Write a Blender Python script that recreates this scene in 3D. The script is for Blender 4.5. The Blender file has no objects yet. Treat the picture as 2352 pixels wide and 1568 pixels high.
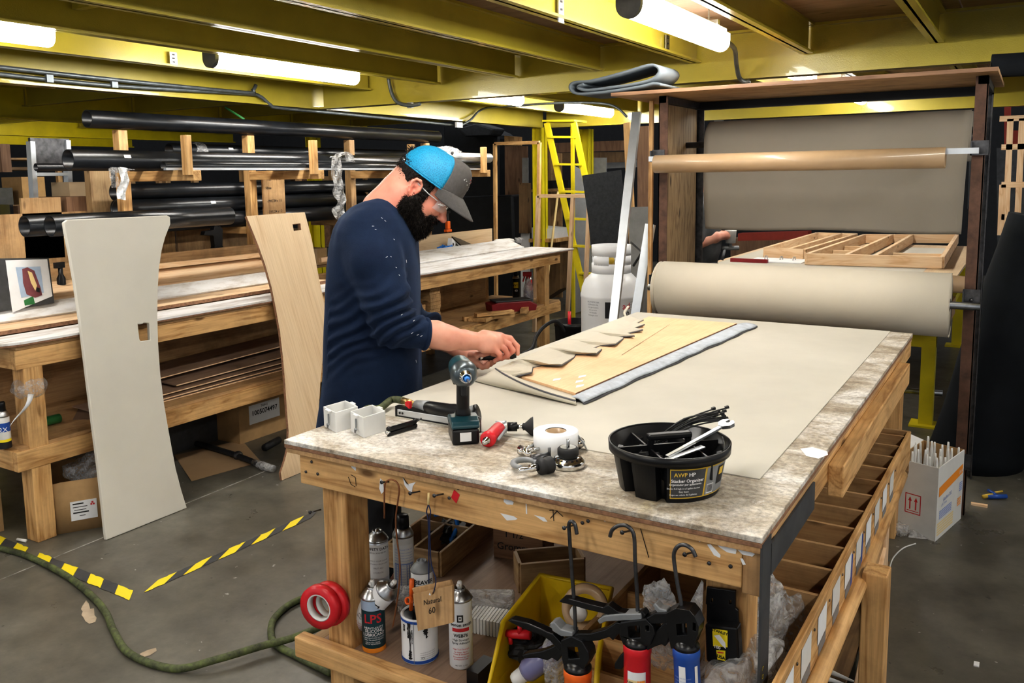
import bpy, bmesh, math, random
from mathutils import Vector, Matrix, noise, geometry
V = Vector
PI = math.pi
R = random.Random(7)
sc = bpy.context.scene
COL = sc.collection

# ------------------------------------------------------------------ camera
YAW, PITCH, ROLL, FPX, PPY = -0.547022, 0.128579, -0.0136595, 1957.53, 658.08
CAMZ = 1.6
_f = V((math.sin(YAW)*math.cos(PITCH), math.cos(YAW)*math.cos(PITCH), -math.sin(PITCH)))
_r0 = V((math.cos(YAW), -math.sin(YAW), 0)); _u0 = _r0.cross(_f)
_r = _r0*math.cos(ROLL)+_u0*math.sin(ROLL); _u = -_r0*math.sin(ROLL)+_u0*math.cos(ROLL)
cam = bpy.data.cameras.new('camera'); camo = bpy.data.objects.new('camera', cam); COL.objects.link(camo)
camo.matrix_world = Matrix(((_r.x, _u.x, -_f.x, 0), (_r.y, _u.y, -_f.y, 0), (_r.z, _u.z, -_f.z, CAMZ), (0, 0, 0, 1)))
cam.sensor_width = 36; cam.lens = FPX/2352*36; cam.shift_y = (PPY-784)/2352; cam.clip_start = 0.05; cam.clip_end = 100
sc.camera = camo
# survey helpers: the point of the photograph (x, y) on a known real plane
def _ray(x, y): return _f*FPX+_r*(x-1176)-_u*(y-PPY)
def SZ(x, y, z):
    d = _ray(x, y); return V((0, 0, CAMZ))+d*((z-CAMZ)/d.z)
def SX(x, y, X):
    d = _ray(x, y); return V((0, 0, CAMZ))+d*(X/d.x)
def SY(x, y, Y):
    d = _ray(x, y); return V((0, 0, CAMZ))+d*(Y/d.y)

# ------------------------------------------------------------------ materials
MATS = {}
class NT:
    def __init__(s, name):
        s.m = bpy.data.materials.new(name); s.m.use_nodes = True; s.t = s.m.node_tree
        s.b = s.t.nodes['Principled BSDF']; s.out = s.t.nodes['Material Output']
    def n(s, ty, **k):
        nd = s.t.nodes.new(ty)
        for a, b in k.items():
            if hasattr(nd, a): setattr(nd, a, b)
            else: nd.inputs[a.replace('_', ' ')].default_value = b
        return nd
    def l(s, a, b): s.t.links.new(a, b)
    def noise(s, vec, scale, detail=4, rough=.55, dist=0):
        nd = s.n('ShaderNodeTexNoise'); nd.inputs['Scale'].default_value = scale; nd.inputs['Detail'].default_value = detail
        nd.inputs['Roughness'].default_value = rough; nd.inputs['Distortion'].default_value = dist
        if vec is not None: s.l(vec, nd.inputs['Vector'])
        return nd.outputs['Fac']
    def ramp(s, fac, stops, interp='LINEAR'):
        nd = s.n('ShaderNodeValToRGB'); cr = nd.color_ramp; cr.interpolation = interp
        while len(cr.elements) < len(stops): cr.elements.new(.5)
        for e, (p, c) in zip(cr.elements, stops):
            e.position = p; e.color = (c[0], c[1], c[2], 1) if not isinstance(c, (int, float)) else (c, c, c, 1)
        s.l(fac, nd.inputs['Fac']); return nd.outputs['Color']
    def mix(s, fac, a, b, mode='MIX'):
        nd = s.n('ShaderNodeMix', data_type='RGBA', blend_type=mode)
        for sock, v in ((nd.inputs[0], fac), (nd.inputs[6], a), (nd.inputs[7], b)):
            if hasattr(v, 'is_linked') or hasattr(v, 'node'): s.l(v, sock)
            elif isinstance(v, (int, float)): sock.default_value = v
            else: sock.default_value = (v[0], v[1], v[2], 1)
        return nd.outputs[2]
    def mapping(s, vec, sc_=(1, 1, 1), rot=(0, 0, 0)):
        nd = s.n('ShaderNodeMapping'); s.l(vec, nd.inputs['Vector']); nd.inputs['Scale'].default_value = sc_; nd.inputs['Rotation'].default_value = rot
        return nd.outputs['Vector']
    def obj(s): return s.n('ShaderNodeTexCoord').outputs['Object']
    def g(s): return s.n('ShaderNodeAttribute', attribute_name='g').outputs['Vector']
    def bump(s, h, strength=.3, dist=.01):
        nd = s.n('ShaderNodeBump'); nd.inputs['Strength'].default_value = strength; nd.inputs['Distance'].default_value = dist
        s.l(h, nd.inputs['Height']); s.l(nd.outputs['Normal'], s.b.inputs['Normal'])
    def col(s, c):
        if hasattr(c, 'node'): s.l(c, s.b.inputs['Base Color'])
        else: s.b.inputs['Base Color'].default_value = (c[0], c[1], c[2], 1)
    def rough(s, r):
        if hasattr(r, 'node'): s.l(r, s.b.inputs['Roughness'])
        else: s.b.inputs['Roughness'].default_value = r
def sc3(c, k): return tuple(min(1, v*k) for v in c)
def plain(name, c, rough=.5, metal=0, var=.12, scale=14, bump=0, bscale=60, spec=.5, coat=0):
    t = NT(name); o = t.obj()
    nz = t.noise(o, scale, 5, .6)
    t.col(t.ramp(nz, [(.3, sc3(c, 1-var)), (.7, sc3(c, 1+var))])); t.rough(rough); t.b.inputs['Metallic'].default_value = metal
    t.b.inputs['Specular IOR Level'].default_value = spec
    if coat: t.b.inputs['Coat Weight'].default_value = coat
    if bump: t.bump(t.noise(o, bscale, 3), bump, .003)
    MATS[name] = t.m; return t.m
def wood(name, light, dark, rough=.6, knots=True, ring=9, contrast=1, dirt=0, dirtc=(.05, .035, .02)):
    t = NT(name); g = t.g()
    a = t.mapping(g, (1.1, 7, 7))
    n1 = t.noise(a, 1.6, 3, .5, .6)
    w = t.n('ShaderNodeMath', operation='MULTIPLY'); t.l(n1, w.inputs[0]); w.inputs[1].default_value = ring
    fr = t.n('ShaderNodeMath', operation='PINGPONG'); t.l(w.outputs[0], fr.inputs[0]); fr.inputs[1].default_value = 1.0
    fine = t.noise(t.mapping(g, (4, 120, 120)), 1.0, 3, .6)
    base = t.ramp(fr.outputs[0], [(.0, dark), (.28*contrast, sc3(tuple((a_+b_)/2 for a_, b_ in zip(light, dark)), 1.05)), (.7, light)])
    c = t.mix(.35, base, t.ramp(fine, [(.35, sc3(dark, .9)), (.6, sc3(light, 1.08))]))
    if knots:
        vo = t.n('ShaderNodeTexVoronoi'); vo.inputs['Scale'].default_value = 1.0; t.l(t.mapping(g, (3.2, 9, 9)), vo.inputs['Vector'])
        k = t.ramp(vo.outputs['Distance'], [(.06, 1.0), (.13, 0.0)])
        c = t.mix(k, c, sc3(dark, .45))
    if dirt:
        o = t.obj(); d = t.ramp(t.noise(o, 5, 6, .7), [(.45, 0.0), (.75, float(dirt))]); c = t.mix(d, c, dirtc)
    t.col(c); t.rough(rough); t.bump(fine, .12, .002); MATS[name] = t.m; return t.m
def emit(name, c, s):
    t = NT(name); t.b.inputs['Base Color'].default_value = (*c, 1); t.b.inputs['Emission Color'].default_value = (*c, 1)
    t.b.inputs['Emission Strength'].default_value = s; MATS[name] = t.m; return t.m

wood('pine', (.70, .44, .195), (.37, .185, .058), dirt=.35)
wood('pine_old', (.46, .29, .135), (.25, .135, .055), dirt=.7)
wood('pine_new', (.78, .58, .38), (.62, .38, .20), dirt=0)
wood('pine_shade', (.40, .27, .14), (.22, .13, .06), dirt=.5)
wood('ply', (.54, .345, .17), (.34, .185, .075), ring=6, knots=True, dirt=.5)
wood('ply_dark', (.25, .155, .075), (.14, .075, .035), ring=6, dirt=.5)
wood('ply_deck', (.32, .215, .15), (.22, .14, .095), ring=5, dirt=.3)
wood('maple', (.62, .475, .31), (.50, .35, .21), ring=3, knots=False, contrast=.8)
wood('panel_wood', (.84, .56, .33), (.74, .45, .24), ring=2, knots=False, dirt=.75, dirtc=(.58, .38, .19))
wood('rack_board', (.36, .245, .125), (.15, .085, .035), ring=12, knots=True, dirt=.3)
wood('stile', (.30, .175, .10), (.17, .09, .05), ring=4)
plain('ply_edge', (.24, .125, .07), .7, var=.4, scale=60)
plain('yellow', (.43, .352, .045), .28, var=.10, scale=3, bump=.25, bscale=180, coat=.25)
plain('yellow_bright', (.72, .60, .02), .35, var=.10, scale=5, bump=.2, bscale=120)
plain('black_pipe', (.009, .0105, .013), .28, var=.5, scale=12, bump=.1)
plain('black_plastic', (.006, .006, .007), .36, var=.3, spec=.4)
plain('black_rubber', (.016, .016, .017), .6, var=.3)
plain('dark_grey', (.05, .052, .055), .6, var=.3)
plain('char', (.018, .02, .023), .85, var=.35, scale=40, bump=.3, bscale=300)
plain('steel', (.42, .43, .44), .32, metal=1, var=.25, scale=30)
plain('dark_steel', (.10, .10, .105), .38, metal=.8, var=.4, scale=25)
plain('conduit', (.16, .18, .19), .4, metal=.6, var=.3)
plain('chrome', (.7, .7, .69), .14, metal=1, var=.15)
plain('alu', (.62, .65, .68), .33, metal=.75, var=.12, scale=6)
plain('copper', (.30, .13, .065), .4, metal=.7)
plain('brass', (.45, .30, .12), .35, metal=.9)
plain('rust', (.10, .052, .034), .6, metal=.2, var=.4, scale=18)
plain('white_plastic', (.70, .70, .68), .45, var=.05)
plain('white_paint', (.78, .79, .80), .4, var=.05, scale=4)
plain('paper', (.74, .75, .76), .7, var=.05)
plain('cardboard', (.40, .255, .12), .8, var=.12)
plain('cardboard_lt', (.47, .35, .215), .62, var=.08, scale=5)
plain('kraft', (.42, .29, .17), .42, var=.08, scale=5, coat=.25)
plain('red', (.62, .02, .03), .35, var=.1)
plain('dark_red', (.23, .015, .02), .45, var=.15)
plain('orange', (.85, .16, .02), .4, var=.1)
plain('blue', (.02, .085, .36), .4, var=.15)
plain('navy_cord', (.012, .022, .08), .6)
plain('light_blue', (.02, .20, .65), .4)
plain('teal', (.008, .05, .065), .35, var=.15)
plain('bin_yellow', (.66, .46, .015), .38, var=.12, scale=8)
plain('black_ink', (.01, .01, .012), .6, var=0)
plain('grey_ink', (.22, .22, .24), .7, var=0)
plain('red_ink', (.58, .03, .04), .5, var=0)
plain('orange_ink', (.85, .30, .03), .5, var=0)
plain('yellow_ink', (.85, .68, .02), .5, var=0)
plain('white_ink', (.85, .85, .85), .5, var=0)
plain('blue_ink', (.25, .33, .60), .6, var=0)
plain('tan_ink', (.80, .62, .30), .6, var=0)
plain('amber', (.62, .42, .05), .5)
plain('green', (.03, .17, .05), .5)
plain('mdf', (.52, .40, .27), .7, var=.1)
plain('foam_blue', (.47, .51, .56), .85, var=.18, scale=30, bump=.4, bscale=160)
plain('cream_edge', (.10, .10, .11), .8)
plain('concrete_block', (.25, .25, .245), .8, var=.12)
plain('tool_grey', (.25, .26, .27), .5, metal=.3)

def fabric(name, c, var=.05, bscale=500, rough=.75):
    t = NT(name); o = t.obj()
    c1 = t.ramp(t.noise(o, 2.2, 4, .6), [(.3, sc3(c, 1-var)), (.7, sc3(c, 1+var))]); t.col(c1); t.rough(rough)
    t.bump(t.noise(o, bscale, 2), .25, .0015); t.b.inputs['Specular IOR Level'].default_value = .25
    MATS[name] = t.m
fabric('cream', (.555, .515, .425)); fabric('cream_white', (.60, .575, .51)); fabric('roll_cream', (.52, .475, .39)); fabric('roll_taupe', (.27, .24, .20))
fabric('sheet_cream', (.51, .485, .42), var=.07); fabric('grey_carpet', (.13, .15, .165), .25, 260, .95); fabric('grey_carpet_in', (.075, .082, .092), .25, 260, .95)
fabric('felt_black', (.012, .0145, .018), .3, 200, .95)

def mk_top():
    t = NT('worn_top'); o = t.obj()
    base = t.ramp(t.noise(t.mapping(o, (1, 2.2, 1)), 5, 8, .7, .3), [(.3, (.17, .14, .10)), (.46, (.33, .275, .205)), (.62, (.52, .475, .395))])
    white = t.ramp(t.noise(t.mapping(o, (1.0, 1.4, 1)), 3.3, 9, .72, .6), [(.49, 0.0), (.62, .85)])
    c = t.mix(white, base, (.70, .68, .64))
    scr = t.ramp(t.noise(t.mapping(o, (5, 90, 5), (0, 0, .5)), 1.0, 4, .7), [(.62, 0.0), (.70, .6)]); c = t.mix(scr, c, (.74, .72, .68))
    blk = t.ramp(t.noise(t.mapping(o, (9, 9, 1)), 1.9, 7, .75, 1), [(.66, 0.0), (.74, .75)]); c = t.mix(blk, c, (.09, .085, .085))
    ye = t.ramp(t.noise(o, 2.1, 4, .6), [(.66, 0.0), (.76, .35)]); c = t.mix(ye, c, (.55, .45, .12))
    f2 = t.ramp(t.noise(o, 70, 6, .75), [(.34, .55), (.52, 1.0), (.68, 1.3)]); c = t.mix(1.0, c, f2, 'MULTIPLY')
    wsp = t.ramp(t.noise(t.mapping(o, (1, 1, 1), (.3, .1, .7)), 17, 7, .8, .5), [(.60, 0.0), (.68, .7)]); c = t.mix(wsp, c, (.72, .71, .68))
    t.col(c); t.rough(.62); t.bump(t.noise(o, 90, 5), .2, .003); MATS['worn_top'] = t.m
mk_top()
def mk_white_board():
    t = NT('white_board'); o = t.obj()
    c = t.ramp(t.noise(t.mapping(o, (9, 2, 1)), 1.4, 7, .7), [(.35, (.45, .40, .35)), (.52, (.74, .73, .72)), (.7, (.80, .80, .81))])
    t.col(c); t.rough(.5); MATS['white_board'] = t.m
mk_white_board()
def mk_concrete():
    t = NT('concrete'); o = t.obj()
    a = t.ramp(t.noise(o, .55, 7, .62, .4), [(.3, (.062, .056, .044)), (.5, (.112, .104, .084)), (.72, (.180, .170, .142))])
    b = t.ramp(t.noise(o, 5, 8, .7), [(.3, .62), (.7, 1.28)]); c = t.mix(1.0, a, b, 'MULTIPLY')
    st = t.ramp(t.noise(o, 1.7, 9, .75, 1.2), [(.60, 0.0), (.72, .55)]); c = t.mix(st, c, (.055, .048, .038))
    sp = t.ramp(t.noise(o, 26, 2, .5), [(.735, 0.0), (.76, .8)]); c = t.mix(sp, c, (.42, .41, .39))
    dk = t.ramp(t.noise(t.mapping(o, (1, 1, 1), (1, 2, 3)), 31, 2, .5), [(.74, 0.0), (.77, .7)]); c = t.mix(dk, c, (.03, .028, .025))
    t.col(c); t.rough(t.ramp(t.noise(o, 2, 6, .7), [(.3, .24), (.7, .52)])); t.bump(t.noise(o, 60, 5), .06, .004)
    t.b.inputs['Specular IOR Level'].default_value = .5; MATS['concrete'] = t.m
mk_concrete()
def mk_film(name, c=(.8, .8, .8), alpha=.3, bs=16):
    t = NT(name); o = t.obj(); t.col(c); t.rough(.12)
    h = t.noise(o, bs, 5, .6, 1.5); t.bump(h, .9, .03)
    t.l(t.ramp(t.noise(o, bs*1.7, 4, .6, 1.0), [(.35, alpha*.45), (.7, min(1, alpha*2.2))]), t.b.inputs['Alpha']); MATS[name] = t.m
mk_film('film', (.8, .8, .8), .26, 22); mk_film('film_thick', (.66, .66, .66), .42, 14); mk_film('clear', (.9, .9, .9), .14, 4)
def mk_scribble(name, base, ink, sx=60, sy=14, th=.56):
    t = NT(name); g = t.g()
    rows = t.n('ShaderNodeTexWave', wave_type='BANDS', bands_direction='Y'); rows.inputs['Scale'].default_value = sy; t.l(g, rows.inputs['Vector'])
    r = t.ramp(rows.outputs['Fac'], [(.45, 0.0), (.55, 1.0)], 'LINEAR')
    k = t.ramp(t.noise(t.mapping(g, (sx, sy*2, 1)), 1.0, 2), [(th-.06, 0.0), (th, 1.0)])
    f = t.mix(1.0, r, k, 'MULTIPLY'); t.col(t.mix(f, base, ink)); t.rough(.5); MATS[name] = t.m
mk_scribble('fine_print', (.74, .74, .75), (.25, .25, .30), 500, 90, .5)
def mk_skin():
    t = NT('skin'); o = t.obj()
    c = t.ramp(t.noise(o, 9, 5, .6), [(.3, (.50, .21, .15)), (.5, (.58, .28, .20)), (.7, (.64, .34, .25))])
    t.col(c); t.rough(.5); t.b.inputs['Subsurface Weight'].default_value = .12; t.b.inputs['Subsurface Radius'].default_value = (.02, .008, .004); t.b.inputs['Subsurface Scale'].default_value = .5
    t.bump(t.noise(o, 220, 3), .12, .001); MATS['skin'] = t.m
mk_skin()
def mk_navy():
    t = NT('navy'); o = t.obj()
    c = t.ramp(t.noise(o, 6, 5, .65), [(.3, (.0040, .009, .025)), (.7, (.009, .020, .050))])
    lint = t.ramp(t.noise(t.mapping(o, (1, 1, .45)), 38, 2, .5), [(.80, 0.0), (.81, .6)]); c = t.mix(lint, c, (.45, .48, .52))
    t.col(c); t.rough(.88); t.b.inputs['Sheen Weight'].default_value = .12; t.b.inputs['Sheen Tint'].default_value = (.3, .45, .8, 1); t.b.inputs['Specular IOR Level'].default_value = .2
    t.bump(t.noise(o, 320, 2), .35, .002); MATS['navy'] = t.m
mk_navy()
plain('hair', (.012, .008, .006), .7, var=.5, scale=60, bump=1.0, bscale=240, spec=.3)
plain('trousers', (.010, .011, .014), .8, var=.4)
def mk_mesh_cap():
    t = NT('cap_blue'); o = t.obj(); g = t.g()
    vo = t.n('ShaderNodeTexVoronoi'); vo.inputs['Scale'].default_value = 230; t.l(o, vo.inputs['Vector'])
    c = t.ramp(vo.outputs['Distance'], [(.25, (.0, .08, .15)), (.5, (.004, .22, .40))]); c = t.mix(.45, c, (.004, .24, .44))
    t.col(c); t.rough(.6); t.bump(vo.outputs['Distance'], .5, .002); MATS['cap_blue'] = t.m
mk_mesh_cap()
plain('cap_grey', (.085, .08, .078), .85, var=.12, scale=80, bump=.5, bscale=500)
emit('tube_light', (1.0, .98, .94), 42.0)
plain('lens', (.9, .9, .9), .05, var=0); MATS['lens'].node_tree.nodes['Principled BSDF'].inputs['Alpha'].default_value = .16

# ------------------------------------------------------------------ mesh builder
_txt = {}
def text_geo(s, size=1.0, bold=0.0):
    key = (s, bold)
    if key not in _txt:
        cu = bpy.data.curves.new('t', 'FONT'); cu.body = s; cu.resolution_u = 2; cu.align_x = 'CENTER'; cu.align_y = 'CENTER'; cu.offset = bold
        ob = bpy.data.objects.new('t', cu); me = bpy.data.meshes.new_from_object(ob)
        _txt[key] = ([tuple(v.co[:2]) for v in me.vertices], [tuple(p.vertices) for p in me.polygons])
        bpy.data.objects.remove(ob); bpy.data.meshes.remove(me); bpy.data.curves.remove(cu)
    vs, fs = _txt[key]; return [(x*size, y*size) for x, y in vs], fs
class MB:
    def __init__(s, mat='pine'):
        s.v = []; s.f = []; s.mi = []; s.sm = []; s.gv = []; s.mats = []; s.M = Matrix(); s.mat(mat)
    def mat(s, m):
        if m not in s.mats: s.mats.append(m)
        s.cur = s.mats.index(m); return s
    def at(s, loc=(0, 0, 0), rz=0, rx=0, ry=0, sc_=1):
        s.M = Matrix.Translation(V(loc)) @ Matrix.Rotation(rz, 4, 'Z') @ Matrix.Rotation(ry, 4, 'Y') @ Matrix.Rotation(rx, 4, 'X') @ Matrix.Scale(sc_, 4); return s
    def add(s, vs, fs, smooth=False, g=None):
        n = len(s.v); s.v += [s.M @ V(p) for p in vs]
        o = V((R.uniform(0, 50), R.uniform(0, 50), R.uniform(0, 50)))
        s.gv += [V(q)+o for q in (g if g is not None else vs)]
        for f in fs: s.f.append(tuple(i+n for i in f)); s.mi.append(s.cur); s.sm.append(smooth)
        return s
    def box(s, lo, hi):
        x0, y0, z0 = lo; x1, y1, z1 = hi
        vs = [(x0, y0, z0), (x1, y0, z0), (x1, y1, z0), (x0, y1, z0), (x0, y0, z1), (x1, y0, z1), (x1, y1, z1), (x0, y1, z1)]
        d = [x1-x0, y1-y0, z1-z0]; k = d.index(max(d)); idx = [k]+[i for i in (0, 1, 2) if i != k]
        g = [tuple(p[i] for i in idx) for p in vs]
        return s.add(vs, [(0, 3, 2, 1), (4, 5, 6, 7), (0, 1, 5, 4), (1, 2, 6, 5), (2, 3, 7, 6), (3, 0, 4, 7)], g=g)
    def beam(s, a, b, w, h, up=(0, 0, 1), off=0):
        a, b = V(a), V(b); d = (b-a).normalized(); up = V(up)
        sd = d.cross(up)
        if sd.length < 1e-4: sd = d.cross(V((1, 0, 0)))
        sd.normalize(); u = sd.cross(d); L = (b-a).length; vs = []; g = []
        for t, p in ((0, a), (L, b)):
            for i, j in ((-1, -1), (1, -1), (1, 1), (-1, 1)):
                vs.append(p+sd*(i*w/2)+u*(j*h/2)); g.append((t, i*w/2, j*h/2))
        return s.add(vs, [(0, 1, 2, 3), (7, 6, 5, 4), (0, 4, 5, 1), (1, 5, 6, 2), (2, 6, 7, 3), (3, 7, 4, 0)], g=g)
    def tube(s, pts, r, n=12, caps=True, closed=False, wall=0):
        pts = [V(p) for p in pts]; N = len(pts); rs = r if isinstance(r, (list, tuple)) else [r]*N
        vs = []; fs = []; g = []; pu = None; L = 0
        for i, p in enumerate(pts):
            if closed: d = pts[(i+1) % N]-pts[i-1]
            else: d = pts[min(i+1, N-1)]-pts[max(i-1, 0)]
            d.normalize()
            if pu is None:
                pu = V((0, 0, 1)) if abs(d.z) < .9 else V((1, 0, 0))
            u = (pu-d*pu.dot(d)).normalized(); pu = u; w = d.cross(u)
            if i: L += (pts[i]-pts[i-1]).length
            for k in range(n):
                a = 2*PI*k/n; vs.append(p+(u*math.cos(a)+w*math.sin(a))*rs[i]); g.append((L, rs[i]*math.cos(a), rs[i]*math.sin(a)))
        M = N if closed else N-1
        for i in range(M):
            for k in range(n):
                a = i*n+k; b = i*n+(k+1) % n; j = (i+1) % N; c = j*n+(k+1) % n; d_ = j*n+k; fs.append((a, b, c, d_))
        if caps and not closed: fs.append(tuple(range(n-1, -1, -1))); fs.append(tuple((N-1)*n+k for k in range(n)))
        return s.add(vs, fs, True, g)
    def pipe(s, a, b, ro, ri, n=24):
        a, b = V(a), V(b); d = (b-a).normalized(); u = (V((0, 0, 1))-d*d.z).normalized() if abs(d.z) < .9 else V((1, 0, 0)); w = d.cross(u)
        prof = [(a, ri), (a, ro), (b, ro), (b, ri)]; vs = []; fs = []
        for p, r in prof:
            for k in range(n): t = 2*PI*k/n; vs.append(p+(u*math.cos(t)+w*math.sin(t))*r)
        for i in range(4):
            j = (i+1) % 4
            for k in range(n): fs.append((i*n+k, i*n+(k+1) % n, j*n+(k+1) % n, j*n+k))
        return s.add(vs, fs, True)
    def lathe(s, prof, n=28, a0=0, a1=2*PI, cap=True):
        full = abs(a1-a0-2*PI) < 1e-6; m = n if full else n+1; vs = []; fs = []; g = []
        for r, z in prof:
            for k in range(m): t = a0+(a1-a0)*k/n; vs.append((r*math.cos(t), r*math.sin(t), z)); g.append((t*.1, z, r))
        for i in range(len(prof)-1):
            for k in range(n):
                k2 = (k+1) % m; fs.append((i*m+k, i*m+k2, (i+1)*m+k2, (i+1)*m+k))
        if cap and full:
            if prof[0][0] > 1e-5: fs.append(tuple(range(m-1, -1, -1)))
            if prof[-1][0] > 1e-5: fs.append(tuple((len(prof)-1)*m+k for k in range(m)))
        return s.add(vs, fs, True, g)
    def prism(s, poly, z0, z1, holes=(), smooth=False, axes=None):
        loops = [[V((p[0], p[1], 0)) for p in poly]]+[[V((p[0], p[1], 0)) for p in h] for h in holes]
        tri = geometry.tessellate_polygon(loops); flat = [p for l in loops for p in l]; n = len(flat)
        vs = [(p.x, p.y, z0) for p in flat]+[(p.x, p.y, z1) for p in flat]
        fs = []
        for t in tri:
            a, b, c = (flat[i] for i in t); cr = (b-a).cross(c-a).z
            t = t if cr > 0 else t[::-1]
            fs.append(tuple(i+n for i in t)); fs.append(tuple(reversed(t)))
        k = 0
        for l in loops:
            m = len(l); area = sum(l[i].x*l[(i+1) % m].y-l[(i+1) % m].x*l[i].y for i in range(m))
            ccw = area > 0
            if l is not loops[0]: ccw = not ccw
            for i in range(m):
                a, b = k+i, k+(i+1) % m
                fs.append((a, b, b+n, a+n) if ccw == (l is loops[0] or True) else (b, a, a+n, b+n))
            k += m
        if axes:
            g = [tuple(V(p)) for p in vs]; vs = [axes[0]+axes[1]*p[0]+axes[2]*p[1]+axes[3]*p[2] for p in vs]; g = [(q[1], q[0], q[2]) for q in g]
            return s.add(vs, fs, smooth, g)
        return s.add(vs, fs, smooth)
    def text(s, t, size, pos, right=(1, 0, 0), up=(0, 0, 1), bold=0.0, sx=1.0):
        vs, fs = text_geo(t, size, bold); right, up, pos = V(right).normalized(), V(up).normalized(), V(pos)
        return s.add([pos+right*(x*sx)+up*y for x, y in vs], fs)
    def wraptext(s, t, size, r, ang, z, bold=0.0, sx=1.0):
        vs, fs = text_geo(t, size, bold)      # on a cylinder about the local z axis, facing angle ang
        return s.add([(r*math.cos(ang+x*sx/r), r*math.sin(ang+x*sx/r), z+y) for x, y in vs], fs)
    def wrapquad(s, a0, a1, z0, z1, r, n=10):
        vs = []; fs = []
        for k in range(n+1):
            t = a0+(a1-a0)*k/n; vs += [(r*math.cos(t), r*math.sin(t), z0), (r*math.cos(t), r*math.sin(t), z1)]
        for k in range(n): fs.append((2*k, 2*k+2, 2*k+3, 2*k+1))
        return s.add(vs, fs, True, [(v[2], math.atan2(v[1], v[0])*r, 0) for v in vs])
    def quad(s, a, b, c, d): return s.add([a, b, c, d], [(0, 1, 2, 3)])
    def grid(s, fn, nu, nv, smooth=True, thick=0, gfn=None):
        P = [[V(fn(i/nu, j/nv)) for j in range(nv+1)] for i in range(nu+1)]
        vs = [p for row in P for p in row]; m = nv+1; fs = [(i*m+j, (i+1)*m+j, (i+1)*m+j+1, i*m+j+1) for i in range(nu) for j in range(nv)]
        return s.add(vs, fs, smooth)
    def ball(s, c, r, n=16, sq=(1, 1, 1)):
        prof = [(math.sin(PI*i/(n//2)), -math.cos(PI*i/(n//2))) for i in range(n//2+1)]
        vs = []; fs = []
        for a, z in prof:
            for k in range(n): t = 2*PI*k/n; vs.append((c[0]+a*math.cos(t)*r*sq[0], c[1]+a*math.sin(t)*r*sq[1], c[2]+z*r*sq[2]))
        for i in range(len(prof)-1):
            for k in range(n): fs.append((i*n+k, i*n+(k+1) % n, (i+1)*n+(k+1) % n, (i+1)*n+k))
        return s.add(vs, fs, True)
    def build(s, name, parent=None, bevel=0, solid=0, sub=0, recalc=False):
        me = bpy.data.meshes.new(name)
        P = s.v
        if parent is not None and parent.get('_o') is not None:
            o = V(parent['_o']); P = [p-o for p in s.v]
        me.from_pydata([tuple(p) for p in P], [], s.f); me.update()
        at = me.attributes.new('g', 'FLOAT_VECTOR', 'POINT'); at.data.foreach_set('vector', [c for q in s.gv for c in q])
        for m in s.mats: me.materials.append(MATS[m])
        me.polygons.foreach_set('material_index', s.mi); me.polygons.foreach_set('use_smooth', s.sm)
        if recalc:
            b = bmesh.new(); b.from_mesh(me); bmesh.ops.remove_doubles(b, verts=b.verts, dist=1e-5); bmesh.ops.recalc_face_normals(b, faces=b.faces); b.to_mesh(me); b.free()
        ob = bpy.data.objects.new(name, me); COL.objects.link(ob)
        if parent is not None:
            ob.parent = parent
            if parent.get('_o') is not None: ob['_o'] = list(parent['_o'])
        if solid:
            md = ob.modifiers.new('solid', 'SOLIDIFY'); md.thickness = solid; md.offset = 0
        if sub:
            md = ob.modifiers.new('sub', 'SUBSURF'); md.levels = sub; md.render_levels = sub
        if bevel:
            md = ob.modifiers.new('bevel', 'BEVEL'); md.width = bevel; md.segments = 2; md.limit_method = 'ANGLE'; md.angle_limit = .7
            md.harden_normals = False
        return ob
def tag(o, label=None, cat=None, group=None, kind=None):
    if label: o['label'] = label
    if cat: o['category'] = cat
    if group: o['group'] = group
    if kind: o['kind'] = kind
    return o
def thing(name, label, cat, loc=(0, 0, 0), group=None, rz=0):
    """an Empty at the base of a thing; its parts are built in world coordinates and stored relative to it"""
    o = bpy.data.objects.new(name, None); COL.objects.link(o); o.location = V(loc); o.empty_display_size = .1
    o['_o'] = list(V(loc)); return tag(o, label, cat, group)
def solo(mb, name, label, cat, group=None, **k):
    """a thing that is one mesh, its origin at the middle of its base"""
    lo = V((min(p.x for p in mb.v), min(p.y for p in mb.v), min(p.z for p in mb.v))); hi = V((max(p.x for p in mb.v), max(p.y for p in mb.v), max(p.z for p in mb.v)))
    c = V(((lo.x+hi.x)/2, (lo.y+hi.y)/2, lo.z)); mb.v = [p-c for p in mb.v]
    o = mb.build(name, **k); o.location = c; o['_o'] = list(c); return tag(o, label, cat, group)
def struct(mb, name, **k):
    o = mb.build(name, **k); o['kind'] = 'structure'; return o
def copy_tree(src, loc, label=None, rz=0, parent=None):
    c = src.copy(); COL.objects.link(c)
    if parent is None:
        c.location = V(loc); c.rotation_euler.z = rz
        if label: c['label'] = label
    else: c.parent = parent
    for ch in list(src.children): copy_tree(ch, None, parent=c)
    return c
def spline(pts, k=6):
    pts = [V(p) for p in pts]; out = []
    for i in range(len(pts)-1):
        p0 = pts[max(i-1, 0)]; p1 = pts[i]; p2 = pts[i+1]; p3 = pts[min(i+2, len(pts)-1)]
        for j in range(k):
            t = j/k; out.append(.5*((2*p1)+(p2-p0)*t+(2*p0-5*p1+4*p2-p3)*t*t+(3*p1-p0-3*p2+p3)*t**3))
    out.append(pts[-1]); return out
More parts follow.
